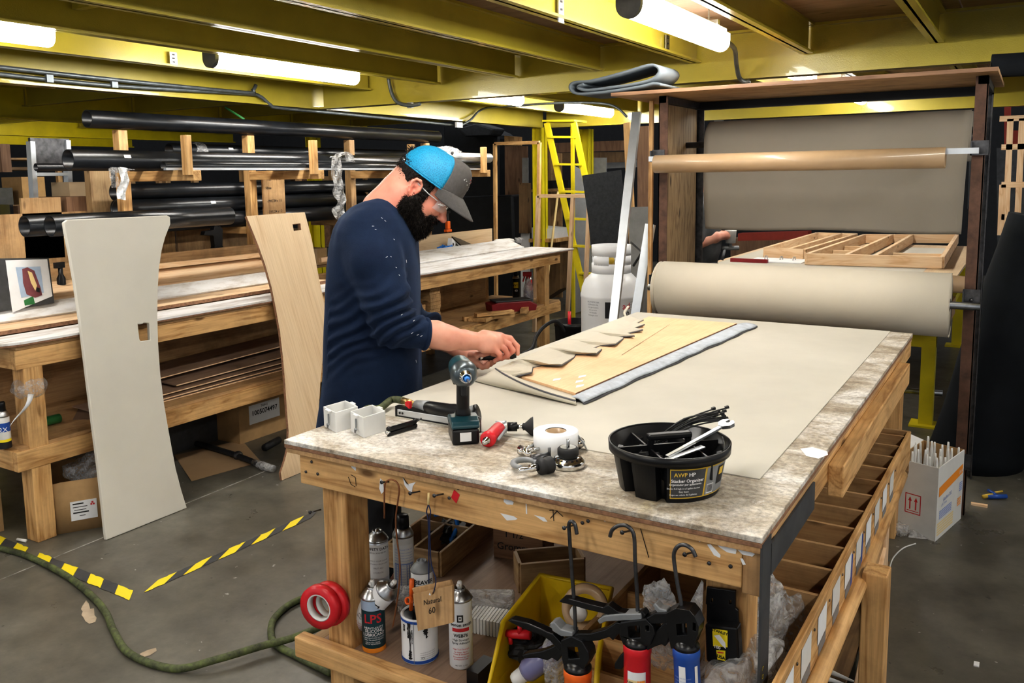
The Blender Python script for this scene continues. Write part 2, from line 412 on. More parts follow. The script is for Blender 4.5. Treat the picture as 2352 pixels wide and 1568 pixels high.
# ================================================================== the building
b = MB('concrete'); b.box((-16, -3, -.1), (5, 15, 0)); struct(b, 'floor')
def mk_joint():
    t = NT('joint'); o = t.obj(); t.col(t.ramp(t.noise(o, 14, 5, .7), [(.4, (.12, .11, .09)), (.6, (.40, .385, .35))])); t.rough(.8); MATS['joint'] = t.m
mk_joint()
b = MB('joint')
p0 = SZ(0, 1331, 0); p1 = SZ(650, 1065, 0); d = (p1-p0)/(p1-p0).length; b.beam(p0-d*1.5+V((0, 0, .0005)), p1+d*2+V((0, 0, .0005)), .006, .001)
o = struct(b, 'trim_1')
b = MB('ply_deck')
for i in range(8):
    for j in range(6):
        b.box((-15+i*2.44+.004, -2+j*1.9+.004, 2.43), (-15+(i+1)*2.44-.004, -2+(j+1)*1.9-.004, 2.455))
struct(b, 'ceiling')
JZ, GZ = 2.264, 2.15
def ibeam(b, a, e, z0, z1, w=.07, fl=.012):
    # a rolled section from a to e: bottom flange, web, top flange
    a, e = V(a), V(e)
    for (zz, ww, hh) in ((z0+fl/2, w, fl), ((z0+z1)/2, .012, z1-z0-2*fl), (z1-fl/2, w, fl)):
        b.beam((a.x, a.y, zz), (e.x, e.y, zz), ww, hh)
jx = [-4.36, -3.71, -3.06, -2.42, -1.78, -1.13, -.47, .18, .83, 1.48, 2.13]
for x in jx:
    for (y0, y1) in ((-1.2, 5.09), (5.20, 8.75)):
        b = MB('yellow')
        # the joists are channels: web, two flanges
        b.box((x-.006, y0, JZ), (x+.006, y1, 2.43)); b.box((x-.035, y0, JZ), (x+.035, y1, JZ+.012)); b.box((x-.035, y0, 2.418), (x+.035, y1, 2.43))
        struct(b, 'ceiling_beam')
for y0, y1 in ((5.09, 5.20), (8.75, 8.86)):
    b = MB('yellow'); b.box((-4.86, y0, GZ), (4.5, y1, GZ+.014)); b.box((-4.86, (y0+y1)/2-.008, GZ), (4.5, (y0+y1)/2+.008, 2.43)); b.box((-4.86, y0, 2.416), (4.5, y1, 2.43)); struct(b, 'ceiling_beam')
for x in (-4.93, -7.6, -10.2, -12.6):
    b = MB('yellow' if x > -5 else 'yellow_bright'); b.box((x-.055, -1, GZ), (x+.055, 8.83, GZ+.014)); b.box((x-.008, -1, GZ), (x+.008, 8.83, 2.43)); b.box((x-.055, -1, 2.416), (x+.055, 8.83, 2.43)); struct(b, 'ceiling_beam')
for i in range(9):
    for x0 in (-7.54, -10.14):
        b = MB('yellow'); y = .1+i*1.05; b.box((x0, y-.03, JZ), (x0+2.55, y+.03, JZ+.012)); b.box((x0, y-.006, JZ), (x0+2.55, y+.006, 2.43)); struct(b, 'ceiling_beam')
# cross bridging between joists
for (x, y) in ((-4.03, 2.6), (-3.38, 2.35), (-2.74, 2.0)):
    b = MB('yellow'); b.box((x-.3, y-.02, 2.36), (x+.3, y+.02, 2.43)); struct(b, 'ceiling_beam')
# steel columns
def column(x, y, w=.13, z1=GZ):
    b = MB('yellow_bright'); b.box((x-w/2, y-w/2, 0), (x-w/2+.012, y+w/2, z1)); b.box((x+w/2-.012, y-w/2, 0), (x+w/2, y+w/2, z1)); b.box((x-w/2, y-.006, 0), (x+w/2, y+.006, z1))
    b.box((x-w/2-.05, y-w/2-.05, 0), (x+w/2+.05, y+w/2+.05, .015)); struct(b, 'steel_column')
column(-4.93, 8.76); column(-4.62, 9.35); column(SX(722,400,-7.6).x, SX(722,400,-7.6).y); column(-5.45, 2.72, .12); column(4, 5.15)
# far walls
plain('wall_dark', (.022, .023, .025), .9)
b = MB('wall_dark'); b.box((-16, 14.8, 0), (5, 15, 5)); struct(b, 'wall_north')
b = MB('wall_dark'); b.box((-16.2, -3, 0), (-16, 15, 5)); struct(b, 'wall_west')
plain('wall_grey', (.20, .20, .20), .8)
# ------------------------------------------------------------------ tube lights
def tube_light(x, y0, y1, lab, first=None):
    if first is not None: return copy_tree(first, (x, y0, 2.25), lab)
    t = thing('tube_light', lab, 'ceiling light', (x, y0, 2.25), 'fluorescent lights under the mezzanine')
    b = MB('white_paint'); b.box((x-.035, y0+.02, 2.295), (x+.035, y1-.02, 2.32)); b.build('housing', t, bevel=.004)
    b = MB('tube_light'); n = 14; prof = [(.047*math.cos(PI*(1+k/n)), .047*math.sin(PI*(1+k/n))*1.0) for k in range(n+1)]+[(.047, .04), (-.047, .04)]
    vs = []; fs = []; m = len(prof)
    for yy in (y0, y0+.01, y1-.01, y1):
        s_ = .93 if yy in (y0, y1) else 1
        vs += [(x+px*s_, yy, 2.255+pz*s_) for px, pz in prof]
    for i in range(3):
        for k in range(m): fs.append((i*m+k, i*m+(k+1) % m, (i+1)*m+(k+1) % m, (i+1)*m+k))
    fs.append(tuple(range(m))); fs.append(tuple(3*m+k for k in range(m))[::-1])
    b.add(vs, fs); b.build('diffuser', t, recalc=True)
    b = MB('dark_grey'); b.add([(px_*1.12+x, yy, 2.258+pz_*1.12) for yy in (y0-.02, y0+.004) for px_, pz_ in prof], [(k, (k+1) % m, m+(k+1) % m, m+k) for k in range(m)]+[tuple(range(m))]); b.build('end_cap', t, recalc=True)
    b = MB('steel')
    for yy in (y0+.15, y1-.2): b = MB('steel'); b.box((x-.05, yy-.015, 2.31), (x+.05, yy+.015, 2.335)); b.box((x-.004, yy-.004, 2.33), (x+.004, yy+.004, 2.43)); b.build('hanger', t)
    return t
L0 = tube_light(-1.385, 3.19, 4.34, 'bright fluorescent tube light above the far half of the work table')
for (x, y, lab) in ((-3.85, 3.22, 'fluorescent tube light above the black tubes beside grey conduit bend'), (-3.85, 1.17, 'fluorescent tube light cut off by the left picture edge'),
        (-3.87, 5.38, 'short-looking fluorescent light just behind the yellow girder left of the folded carpet'), (-3.92, 7.36, 'fluorescent tube light above the yellow step ladder'),
        (-1.385, 5.215, 'fluorescent light seen over the plywood top of the roll rack'), (-1.385, 7.36, 'small-looking fluorescent light seen below the top board of the roll rack'),
        (-1.385, 1.17, 'fluorescent light over the near end of the work table'), (.9, 3.19, 'fluorescent light above the floor right of the roll rack'), (.9, 1.17, 'fluorescent light above the floor right of the work table'), (-1.385, -.95, 'added fluorescent fill light, unseen, over the middle aisle'), (-3.85, -.95, 'added fluorescent fill light, unseen, over the left aisle'), (.9, -.95, 'added fluorescent fill light, unseen, over the right aisle'),  # the row behind the camera is added, unseen, to brighten the table front
        (-7.78, 2.4, 'fluorescent light hidden behind the second yellow girder, near one'), (-7.78, 4.9, 'fluorescent light hidden behind the second yellow girder, far one'), (-10.38, 6.0, 'fluorescent light hidden behind the third yellow girder')):
    tube_light(x, y, 0, lab, L0)
# ------------------------------------------------------------------ conduits and clips on the girders
X = -4.86
def cx(*q): return [SX(a, c, X+.0) for a, c in q]
b = MB('conduit'); b.tube(spline(cx((-40, 150), (260, 183), (560, 212), (580, 208), (588, 195)), 5), .013, 10)
for q in ((113, 177), (262, 190)): c = SX(*q, X-.005); b.box((c.x-.012, c.y-.02, c.z-.03), (c.x+.01, c.y+.02, c.z+.03))
solo(b, 'conduit_pipe', 'grey steel conduit ending in a curl under the yellow girder at upper left', 'conduit')
b = MB('conduit'); b.tube(spline([p+V((-.02, 0, 0)) for p in cx((-40, 165), (260, 196), (560, 214), (600, 220), (625, 240), (650, 248), (800, 262), (1045, 287))], 5), .013, 10)
solo(b, 'conduit_pipe', 'long grey conduit running along the girder behind the top black tube', 'conduit')
b = MB('conduit'); b.tube(spline([SX(1060, 287, -4.84), SX(1080, 276, -4.84), SX(1110, 250, -4.84), SY(1180, 243, 7.0), SY(1300, 236, 6.9), SY(1400, 240, 6.9), SY(1440, 268, 6.9)], 5), .011, 10)
solo(b, 'conduit_pipe', 'kinked grey conduit rising beside the yellow corner column', 'conduit')
b = MB('conduit'); b.tube(spline([SY(892, 180, 5.07), SY(900, 215, 5.07), SY(915, 236, 5.07), SY(945, 242, 5.07), SY(965, 238, 5.07)], 6), .014, 10)
b.mat('steel'); c = SY(940, 241, 5.07); b.box((c.x-.02, c.y, c.z-.02), (c.x+.02, c.y+.025, c.z+.02))
solo(b, 'conduit_pipe', 'short hooked conduit on the girder right of the left tube light', 'conduit')
b = MB('conduit'); b.tube(spline([V((-1.385, 4.34, 2.27)), SY(1686, 110, 4.75), SY(1692, 150, 4.95), SY(1698, 178, 5.05), SY(1712, 188, 5.07), SY(1722, 186, 5.07)], 6), .013, 10)
solo(b, 'conduit_pipe', 'flexible grey conduit dropping from the brightest tube light', 'conduit')
b = MB('white_plastic'); c = SX(1054, 288, -4.84); b.box((c.x-.012, c.y-.05, c.z-.022), (c.x+.012, c.y+.05, c.z+.03)); solo(b, 'junction_box', 'small white junction box where two conduits meet', 'junction box', bevel=.002)
def clip(px, py, x, y, h, lab):
    c = SX(px, py, x) if y is None else SY(px, py, y)
    b = MB('steel'); b.box((c.x-.003, c.y-.025, c.z-h), (c.x+.003, c.y+.025, c.z+h)); b.mat('black_ink')
    for k in (-.6, 0, .6): b.box((c.x+.003, c.y-.008, c.z+h*k-.004), (c.x+.0045, c.y+.008, c.z+h*k+.004))
    solo(b, 'metal_bracket', lab, 'bracket')
clip(1288, 22, -1.76, None, .055, 'galvanised bracket high on the yellow joist left of the brightest light')
clip(1533, 100, -1.76, None, .045, 'galvanised bracket on the yellow joist beneath the brightest light')
clip(398, 134, -4.33, None, .035, 'pale bracket on the yellow beam left of the left tube light'); clip(746, 188, -4.33, None, .018, 'small grey bracket under the left tube light')
b = MB('green'); b.tube([SX(518, 247, -4.9), SX(560, 273, -4.7)], .008, 8); solo(b, 'green_stick', 'short green stick poking up behind the topmost black tube', 'stick')
# ------------------------------------------------------------------ hazard tape on the floor
def hazard(p, q, w, lab, n, flip, gaps=()):
    p, q = SZ(*p, 0), SZ(*q, 0); d = (q-p); L = d.length; d.normalize(); s = V((-d.y, d.x, 0)); b = MB('yellow_ink'); st = L/n; sl = w*1.2*flip; z = V((0, 0, .002)); R2 = random.Random(3)
    for i in range(n):
        if i in gaps: continue
        b.mat('yellow_ink' if i % 2 == 0 else 'dark_grey'); vs = []; m = 5; lo = []; hi = []
        for k in range(m+1):
            t = st*(i+k/m); j = lambda: R2.uniform(-.003, .003)
            lo.append(p+d*t-s*(w/2+j())+z); hi.append(p+d*(t+sl)+s*(w/2+j())+z)
        vs = lo+hi; b.add(vs, [(k, k+1, m+2+k, m+1+k) for k in range(m)])
    solo(b, 'hazard_tape', lab, 'floor tape')
hazard((322, 1358), (735, 1175), .05, 'yellow and black hazard tape strip running toward the work table leg', 11, 1.6, (10,))
hazard((-60, 1218), (312, 1372), .055, 'worn yellow and black hazard tape strip partly under the green hose', 13, -.9, (5,))
# ------------------------------------------------------------------ hose on the floor
b = MB('black_rubber')
def mk_hose():
    t = NT('hose'); o = t.obj(); t.col(t.ramp(t.noise(o, 22, 6, .7), [(.35, (.03, .034, .016)), (.52, (.085, .10, .04)), (.7, (.15, .19, .05))])); t.rough(.65); t.bump(t.noise(o, 120, 3), .3, .002); MATS['hose'] = t.m
mk_hose(); b = MB('hose')
hp = [(-60, 1235), (0, 1258), (60, 1275), (150, 1320), (215, 1372), (245, 1410), (262, 1450), (300, 1502), (400, 1535), (500, 1527), (600, 1497), (680, 1475), (760, 1440), (800, 1400), (760, 1362), (700, 1372), (655, 1395), (625, 1430), (630, 1475), (680, 1505), (760, 1545)]
pp = [SZ(x, y, .013) for x, y in hp]
for i in range(9, 13): pp[i].z = .034
b.tube(spline(pp, 8), .0125, 12); solo(b, 'air_hose', 'dirty green air hose looping across the concrete floor', 'hose')
def blot(pts, mat, name, lab, cat, z=.0015):
    c = sum((SZ(x, y, z) for x, y in pts), V())/len(pts); b = MB(mat); vs = [c]+[SZ(x, y, z) for x, y in pts]; n = len(pts)
    b.add(vs, [(0, i+1, (i+1) % n+1) for i in range(n)]); solo(b, name, lab, cat)
plain('dry_glue', (.40, .32, .23), .8, var=.2)
blot([(198, 1378), (204, 1386), (207, 1398), (216, 1396), (217, 1412), (222, 1418), (219, 1428), (205, 1432), (196, 1426), (192, 1418), (187, 1412), (190, 1404), (186, 1398), (190, 1390)], 'dry_glue', 'dried_splatter', 'pale jagged dried splatter on the floor left of the hose', 'splatter')
blot([(322, 1500), (340, 1492), (358, 1487), (360, 1494), (345, 1504), (330, 1508), (318, 1507)], 'dry_glue', 'dried_splatter', 'flat beige scrap on the floor inside the hose curve', 'splatter')
# ================================================================== the big work table
TX0, TX1, TY0, TY1, TZ = -1.70, -.41, 1.59, 4.02, .90
t = thing('work_table', 'large pine work table with a glue-smeared plywood top in front of the man', 'work table', ((TX0+TX1)/2, (TY0+TY1)/2, 0))
b = MB('worn_top'); b.box((TX0, TY0, TZ-.012), (TX1, TY1, TZ)); b.mat('ply_edge'); b.box((TX0, TY0, TZ-.022), (TX1, TY1, TZ-.0121)); b.mat('ply'); b.box((TX0+.003, TY0+.004, TZ-.036), (TX1-.003, TY1-.004, TZ-.0221))
b.build('tabletop', t, bevel=.0015)
# apron: front board with nails, pencil marks and smears of white glue
b = MB('pine'); b.box((TX0+.03, 1.615, .775), (TX1-.045, 1.655, TZ-.037)); ap = b.build('apron', t, bevel=.003)
b = MB('ply'); b.box((TX1-.044, 1.615, .765), (TX1-.004, 1.66, TZ-.037)); b.build('apron', t, bevel=.003)
AY = 1.6145
def on_front(pts, y=AY-.001): return [SY(x, c, y) for x, c in pts]
def patch(b, pts, y=AY-.0006):
    P = on_front(pts, y); c = sum(P, V())/len(P); n = len(P); b.add([c]+P, [(0, 1+(i+1) % n, 1+i) for i in range(n)])
b = MB('white_paint')
for pts in (((684, 1028), (692, 1027), (700, 1033), (697, 1038), (688, 1035)), ((801, 1055), (808, 1056), (818, 1075), (817, 1081), (808, 1074)), ((840, 1064), (855, 1066), (855, 1070), (841, 1068)),
            ((873, 1098), (880, 1104), (882, 1128), (876, 1134), (871, 1122)), ((925, 1095), (933, 1112), (942, 1110), (955, 1107), (948, 1116), (946, 1130), (938, 1126), (929, 1114)),
            ((1157, 1145), (1170, 1145), (1180, 1153), (1178, 1159), (1164, 1158), (1157, 1152)), ((1149, 1178), (1180, 1185), (1189, 1191), (1183, 1194), (1164, 1195)), ((1226, 1182), (1250, 1188), (1258, 1198), (1248, 1197)),
            ((1386, 1186), (1396, 1187), (1396, 1196), (1388, 1197)), ((1600, 1236), (1625, 1232), (1632, 1238), (1606, 1244)), ((1624, 1250), (1632, 1249), (1655, 1274), (1654, 1281), (1640, 1275)),
            ((1640, 1240), (1670, 1245), (1692, 1262), (1690, 1272), (1670, 1268), (1652, 1256)), ((1692, 1260), (1718, 1262), (1734, 1272), (1728, 1278), (1705, 1273)), ((1700, 1282), (1706, 1282), (1713, 1296), (1706, 1297)),
            ((1207, 1140), (1209, 1140), (1211, 1180), (1208, 1180))): patch(b, pts)
b.build('glue_smear', t)['kind'] = 'stuff'
b = MB('black_ink')
for a, c in (((1264, 1190), (1290, 1162)), ((1270, 1166), (1293, 1186)), ((1262, 1172), (1276, 1170)), ((1270, 1172), (1272, 1196)), ((1466, 1195), (1490, 1280)), ((800, 1095), (806, 1112)), ((806, 1112), (816, 1118)), ((806, 1090), (816, 1096)), ((816, 1096), (818, 1116))):
    A, C = on_front([a, c]); b.tube([A, C], .0009, 4)
b.build('pencil_mark', t)
b = MB('red'); patch(b, ((1036, 1142), (1043, 1124), (1056, 1136), (1048, 1156))); b.build('red_sticker', t)
for (x, y, L) in ((703, 1083, 0), (730, 1088, 0), (716, 1060, 0), (1053, 1121, 0), (1032, 1143, 0), (1351, 1196, 0), (1338, 1200, 0), (1629, 1293, 0), (1678, 1300, 0), (964, 1128, .03), (1018, 1134, .028), (737, 1170, .035), (893, 1106, .02), (1445, 1219, .022), (1588, 1269, .022), (1316, 1206, .03)):
    p = SY(x, y, AY if not (x == 737) else 1.645); b = MB('dark_steel')
    if L == 0: b.at(p, rx=PI/2).lathe([(.0042, 0), (.0042, .0018), (.002, .0025)], 10)
    else: b.tube([p, p+V((-.006, -L, .004))], .0022, 6); b.at(p+V((-.006, -L, .004)), rx=PI/2).lathe([(.005, 0), (.005, .002)], 8)
    b.build('nail', t)
for lo, hi in (((TX0+.03, 1.70, .775), (TX0+.07, TY1-.03, TZ-.037)), ((TX1-.044, 1.70, .80), (TX1-.004, TY1-.01, TZ-.037)), ((TX0+.03, TY1-.05, .775), (TX1-.03, TY1-.01, TZ-.037))):
    b = MB('pine'); b.box(lo, hi); b.build('apron', t, bevel=.003)
b = MB('pine'); b.box((TX1-.004, 2.24, .765), (TX1+.036, 3.62, .85)); b.build('side_rail', t, bevel=.004)
b = MB('pine_old')
for x, y in ((-1.635, 1.66), (-.545, 1.665), (-1.635, 3.9), (-.52, 3.9)):
    b = MB('pine'); b.box((x, y, 0), (x+.088, y+.088, .80)); b.build('leg', t, bevel=.004)
# bottom shelf
b = MB('ply_deck'); b.box((-1.66, 1.66, .285), (-.47, 3.9, .30)); b.build('bottom_shelf', t)
b = MB('pine'); b.box((-1.72, 1.61, .255), (-.43, 1.65, .315)); b.build('shelf_rail', t, bevel=.004)
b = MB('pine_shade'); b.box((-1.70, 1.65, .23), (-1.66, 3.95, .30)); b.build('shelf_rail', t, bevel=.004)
# black steel corner strip
b = MB('dark_grey'); b.box((TX1-.003, 1.592, 0.02), (TX1+.002, 1.655, .885)); b.box((TX1-.003, 1.66, .795), (TX1+.002, 2.06, .862)); b.mat('yellow_ink')
for k in range(9): b.text('COMPANION'[k], .014, (TX1+.0025, 1.612, .62-.018*k), right=(0, 0, -1), up=(0, 1, 0))
b.build('corner_strip', t)
b = MB('rust')
# ------------------------------------------------------------------ cream covering sheet
b = MB('sheet_cream'); b.box((TX0+.002, 1.905, TZ), (-.50, TY1-.003, TZ+.0025)); solo(b, 'table_cover', 'thin cream sheet covering most of the work table top', 'cover sheet')
b = MB('white_paint')
for c, r in (((1020, 0), 0),): pass
pts = [(1838, 1030), (1866, 1026), (1900, 1036), (1902, 1044), (1880, 1053), (1852, 1047)]
blot([(x, y) for x, y in pts], 'white_paint', 'paint_spot', 'bright white paint spot on the bare strip right of the cream sheet', 'paint spot', TZ+.0008)
# ------------------------------------------------------------------ tray rack of empty bins under the right side
t = thing('bin_rack', 'long pine rack of narrow divided bins with paper labels under the table edge', 'bin rack', (-.46, 2.6, 0))
b = MB('pine_new'); 
BZ0, BZ1 = .44, .60
oy0, oy1 = 1.30, 3.66
def bz(y): return .575+(y-oy0)/(oy1-oy0)*(-.075)
b.mat('pine'); b.beam((-.37, 1.38, bz(1.38)), (-.37, oy1, .50), .014, .125, up=(0, 0, 1)); b.build('front_board', t, bevel=.002)
def bz(y): return .575+(y-oy0)/(oy1-oy0)*(-.075)
labs = MB('paper')
for i in range(11):
    y = 1.47+i*.165
    b = MB('paper' if i % 2 else 'white_plastic'); b.quad((-.3622, y-.052, bz(y)-.028), (-.3622, y+.045, bz(y)-.028), (-.3622, y+.045, bz(y)+.042), (-.3622, y-.052, bz(y)+.042))
    b.mat('black_ink'); b.quad((-.362, y-.055, bz(y)-.02), (-.362, y-.052, bz(y)-.02), (-.362, y-.052, bz(y)+.046), (-.362, y-.055, bz(y)+.046))
    b.mat('tool_grey'); b.quad((-.362, y-.040, bz(y)-.058), (-.362, y+.040, bz(y)-.058), (-.362, y+.040, bz(y)-.029), (-.362, y-.040, bz(y)-.029))
    if i in (5, 6): b.mat('blue'); b.quad((-.3615, y+.03, bz(y)-.055), (-.3615, y+.055, bz(y)-.05), (-.3615, y+.06, bz(y)+.03), (-.3615, y+.04, bz(y)+.035))
    b.mat('dark_steel'); b.at((-.3615, y+.07, bz(y)+.03), ry=PI/2).lathe([(.004, 0), (.003, .002)], 8); b.M = Matrix(); b.build('bin_label', t)
b = MB('pine_old'); b.beam((-.60, 1.78, .57), (-.60, oy1, .51), .012, .16); b.build('back_board', t)
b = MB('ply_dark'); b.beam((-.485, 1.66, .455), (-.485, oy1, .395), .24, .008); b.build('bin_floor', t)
for i in range(15):
    y = 1.36+i*.16
    if y < 2.0: continue
    b = MB('ply'); b.box((-.594, y-.006, bz(y)-.10), (-.378, y+.006, bz(y)+.055)); b.build('divider', t)
b = MB('ply'); b.box((-.60, oy1-.012, .40), (-.365, oy1, .565)); b.build('end_board', t)
b = MB('pine'); b.tube([(-.345, 1.2, .50), (-.352, 2.42, .462), (-.372, 3.50, .43)], .021, 12); b.build('bottom_rail', t)
b = MB('pine'); b.box((-.345, 2.41, 0), (-.28, 2.49, .50)); b.build('post', t, bevel=.004)
b = MB('pine_new'); b.box((-.425, 3.28, 0), (-.39, 3.35, .41)); b.build('post', t, bevel=.003)
b = MB('pine_new'); b.beam((-.36, 2.5, .06), (-.40, 3.3, .18), .02, .08); b.build('lower_rail', t, bevel=.003)
b = MB('ply'); b.add([(-.40, 2.8, .05), (-.40, 3.28, .05), (-.40, 3.28, .38), (-.41, 2.8, .05), (-.41, 3.28, .05), (-.41, 3.28, .38)], [(0, 1, 2), (5, 4, 3), (0, 3, 4, 1), (1, 4, 5, 2), (2, 5, 3, 0)]); b.build('gusset', t)
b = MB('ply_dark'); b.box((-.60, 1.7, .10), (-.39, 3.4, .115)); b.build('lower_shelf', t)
b = MB('white_plastic')
# ------------------------------------------------------------------ plastic bags in the bins
def bag(name, c, r, seed, mat, lab, sq=(1, 1, 1), cat='plastic bag', nn=26, amp=.35):
    b = MB(mat); vs = []; fs = []; n = nn
    for i in range(n+1):
        th = PI*i/n
        for k in range(n):
            ph = 2*PI*k/n; d = V((math.sin(th)*math.cos(ph), math.sin(th)*math.sin(ph), -math.cos(th)))
            q = 1+amp*(noise.noise(d*2.1+V((seed, 0, 0)))+.5*noise.noise(d*5+V((seed, 3, 0)))+.35*abs(noise.noise(d*11+V((seed, 5, 0)))))
            vs.append((c[0]+d.x*r*q*sq[0], c[1]+d.y*r*q*sq[1], c[2]+d.z*r*q*sq[2]))
    for i in range(n):
        for k in range(n): fs.append((i*n+k, i*n+(k+1) % n, (i+1)*n+(k+1) % n, (i+1)*n+k))
    b.add(vs, fs, mat.startswith('film')); return solo(b, name, lab, cat)
bag('plastic_bag', (-.475, 1.70, .50), .125, 3, 'film_thick', 'big crumpled clear plastic bag in the near bins of the rack', (.8, 1.25, .9))
bag('plastic_bag', (-.49, 1.86, .60), .085, 9, 'film', 'shiny crumpled plastic bag standing above the larger bag', (.7, 1.0, 1.3))
bag('plastic_bag', (-.45, 1.98, .53), .06, 14, 'film', 'small glossy plastic bag at the far side of the bag heap', (.8, 1.1, 1.2))
b = MB('film_thick'); b.grid(lambda u, v: (-.49+.06*math.sin(v*7+u*3)*.3, 1.42+.28*u, .40+.14*v+.02*math.sin(u*9)), 12, 10)
b.mat('black_ink'); b.text('3Y', .06, (-.43, 1.50, .475), right=(.1, 1, -.2), up=(-.3, 0, 1)); solo(b, 'plastic_bag', 'flat clear bag marked 3Y in black pen at the rack near end', 'plastic bag')
# ------------------------------------------------------------------ nozzle box
t = thing('nozzle_box', 'white open carton with orange stripe full of white nozzles on the floor', 'carton', (-.30, 4.12, 0))
A, B, C, D = V((-.278, 3.965, 0)), V((-.20, 4.30, 0)), V((-.37, 4.42, 0)), V((-.455, 4.03, 0)); H = .40
C = B+(D-A)
def wall(p, q, h, th, mat, name='side', parent=None):
    b = MB(mat); d = (q-p).normalized(); n = V((-d.y, d.x, 0))*th; vs = [p, q, q+n, p+n]; b.add(vs+[v+V((0, 0, h)) for v in vs], [(3, 2, 1, 0), (4, 5, 6, 7), (0, 1, 5, 4), (1, 2, 6, 5), (2, 3, 7, 6), (3, 0, 4, 7)]); return b
H = .33
d1 = (A-D).normalized(); n1 = V((d1.y, -d1.x, 0)); b = wall(D, A, H, .004, 'white_plastic'); c = (A+D)/2+n1*.0008
b.mat('red_ink')
m = c+V((0, 0, .14))-d1*.01
def qrect(b, m, r, u, x0, y0, x1, y1): b.quad(m+r*x0+u*y0, m+r*x1+u*y0, m+r*x1+u*y1, m+r*x0+u*y1)
U = V((0, 0, 1))
for (x0, y0, x1, y1) in ((-.035, -.045, .035, -.041), (-.035, .041, .035, .045), (-.035, -.045, -.031, .045), (.031, -.045, .035, .045), (-.026, -.034, .026, -.031), (-.016, -.026, -.010, .015), (.010, -.026, .016, .015)): qrect(b, m, d1, U, x0, y0, x1, y1)
for s in (-.013, .013): b.add([m+d1*(s-.008)+U*.012, m+d1*(s+.008)+U*.012, m+d1*s+U*.032], [(0, 1, 2)])
b.build('side', t)
d2 = (B-A).normalized(); n2 = V((d2.y, -d2.x, 0)); b = wall(A, B, H, .004, 'white_plastic'); m = (A+B)/2+n2*.0008+U*.15
L2 = (B-A).length
b.mat('orange_ink'); b.add([m+d2*(-L2*.45)+U*.045, m+d2*(L2*.46)+U*.075, m+d2*(L2*.46)+U*.118, m+d2*(-L2*.45)+U*.088], [(0, 1, 2, 3)])
b.mat('white_ink'); b.text('SIKA', .022, m+d2*.13+U*.088+n2*.0005, right=d2+U*.07, up=U)
b.mat('blue_ink'); b.text('Sikaflex 252', .024, m-d2*.04+U*.02, right=d2+U*.05, up=U); b.text('UPC White', .015, m-d2*.08-U*.002, right=d2+U*.05, up=U)
for k, (mt, x0, x1, y0, y1) in enumerate((('tan_ink', -.16, .05, -.13, -.07), ('blue_ink', -.14, .02, -.06, -.02), ('orange_ink', .10, .15, -.07, -.03), ('blue_ink', .12, .16, -.005, .04))):
    b.mat(mt)
    for j in range(5): qrect(b, m, d2, U, x0, y0+(y1-y0)*j/5, x1, y0+(y1-y0)*(j+.6)/5)
b.build('side', t)
wall(B, C, H, .004, 'cardboard').build('side', t); wall(C, D, H, .004, 'cardboard').build('side', t)
b = MB('cardboard'); b.add([A, B, C, D], [(0, 1, 2, 3)]); b.build('bottom', t)
b = MB('white_plastic'); e = (C-D).normalized(); nn = V((-e.y, e.x, 0)); b.add([D+U*H, C+U*H, C+U*(H+.02)+nn*.08, D+U*(H+.02)+nn*.08], [(0, 1, 2, 3)]); b.build('flap', t, solid=.003)
R3 = random.Random(5); i = 0
for a in range(6):
    for c in range(4):
        p = A+(D-A)*(.12+.76*c/3)+(B-A)*(.08+.84*a/5)+V((R3.uniform(-.008, .008), R3.uniform(-.008, .008), 0)); zz = .17+R3.uniform(0, .03)
        b = MB('white_plastic'); b.at((p.x, p.y, 0)).lathe([(.015, .01), (.015, zz), (.014, zz+.01), (.012, zz+.03), (.0048, zz+.155), (.004, zz+.17)], 12); b.mat('white_plastic'); b.M = Matrix()
        solo(b, 'sealant_nozzle', 'white tapered plastic nozzle standing upright in the white carton', 'nozzle', 'white nozzles standing in the open carton')
# litter near the box
b = MB('film'); c = SZ(2110, 1235, 0); b.add([c+V((-.04, -.02, .002)), c+V((.05, 0, .002)), c+V((.04, .05, .004)), c+V((-.01, .07, .05)), c+V((-.05, .03, .01))], [(0, 1, 3), (1, 2, 3), (2, 4, 3), (4, 0, 3)]); b.mats = ['film_thick']; solo(b, 'plastic_scrap', 'folded white film scrap at the foot of the white carton', 'scrap')
bag('plastic_cup', tuple(SZ(2066, 1215, .03)), .035, 21, 'film', 'crushed clear plastic cup beside the white carton', (1, 1, .8), 'cup', 16)
b = MB('blue'); c = SZ(2285, 1140, .012); b.tube([c+V((-.03, -.02, 0)), c+V((.05, .02, .004))], .011, 8); b.tube([c+V((0, 0, .012)), c+V((-.03, .05, .01))], .008, 8); b.mat('amber'); b.tube([c+V((-.05, -.03, 0)), c+V((-.01, 0, .006))], .010, 8); b.tube([c+V((0, .02, .015)), c+V((.03, .05, .016))], .005, 8)
solo(b, 'plug_connector', 'blue and yellow plug connector on the floor beyond the carton', 'connector')
b = MB('pine_new'); c = SZ(2252, 1160, .004); b.box((c.x-.04, c.y-.01, .0), (c.x+.03, c.y+.012, .01)); solo(b, 'wood_scrap', 'pale wood chip on the floor by the rack post foot', 'scrap')
b = MB('white_paint'); c = SZ(2243, 1524, .003); b.box((c.x-.008, c.y-.014, 0), (c.x+.008, c.y+.014, .004)); solo(b, 'paper_scrap', 'small white scrap on the floor at lower right', 'scrap')
b = MB('white_plastic'); b.tube(spline([SZ(2043, 1305, .004), SZ(2052, 1280, .004), SZ(2075, 1258, .004), SZ(2103, 1248, .004)], 5), .003, 6); solo(b, 'cable_scrap', 'curved white cable scrap on the floor near the bin rack', 'scrap')
for k, (x, y, z) in enumerate(((2022, 1265, .3), (2018, 1292, .26), (2025, 1380, .16))):
    pass
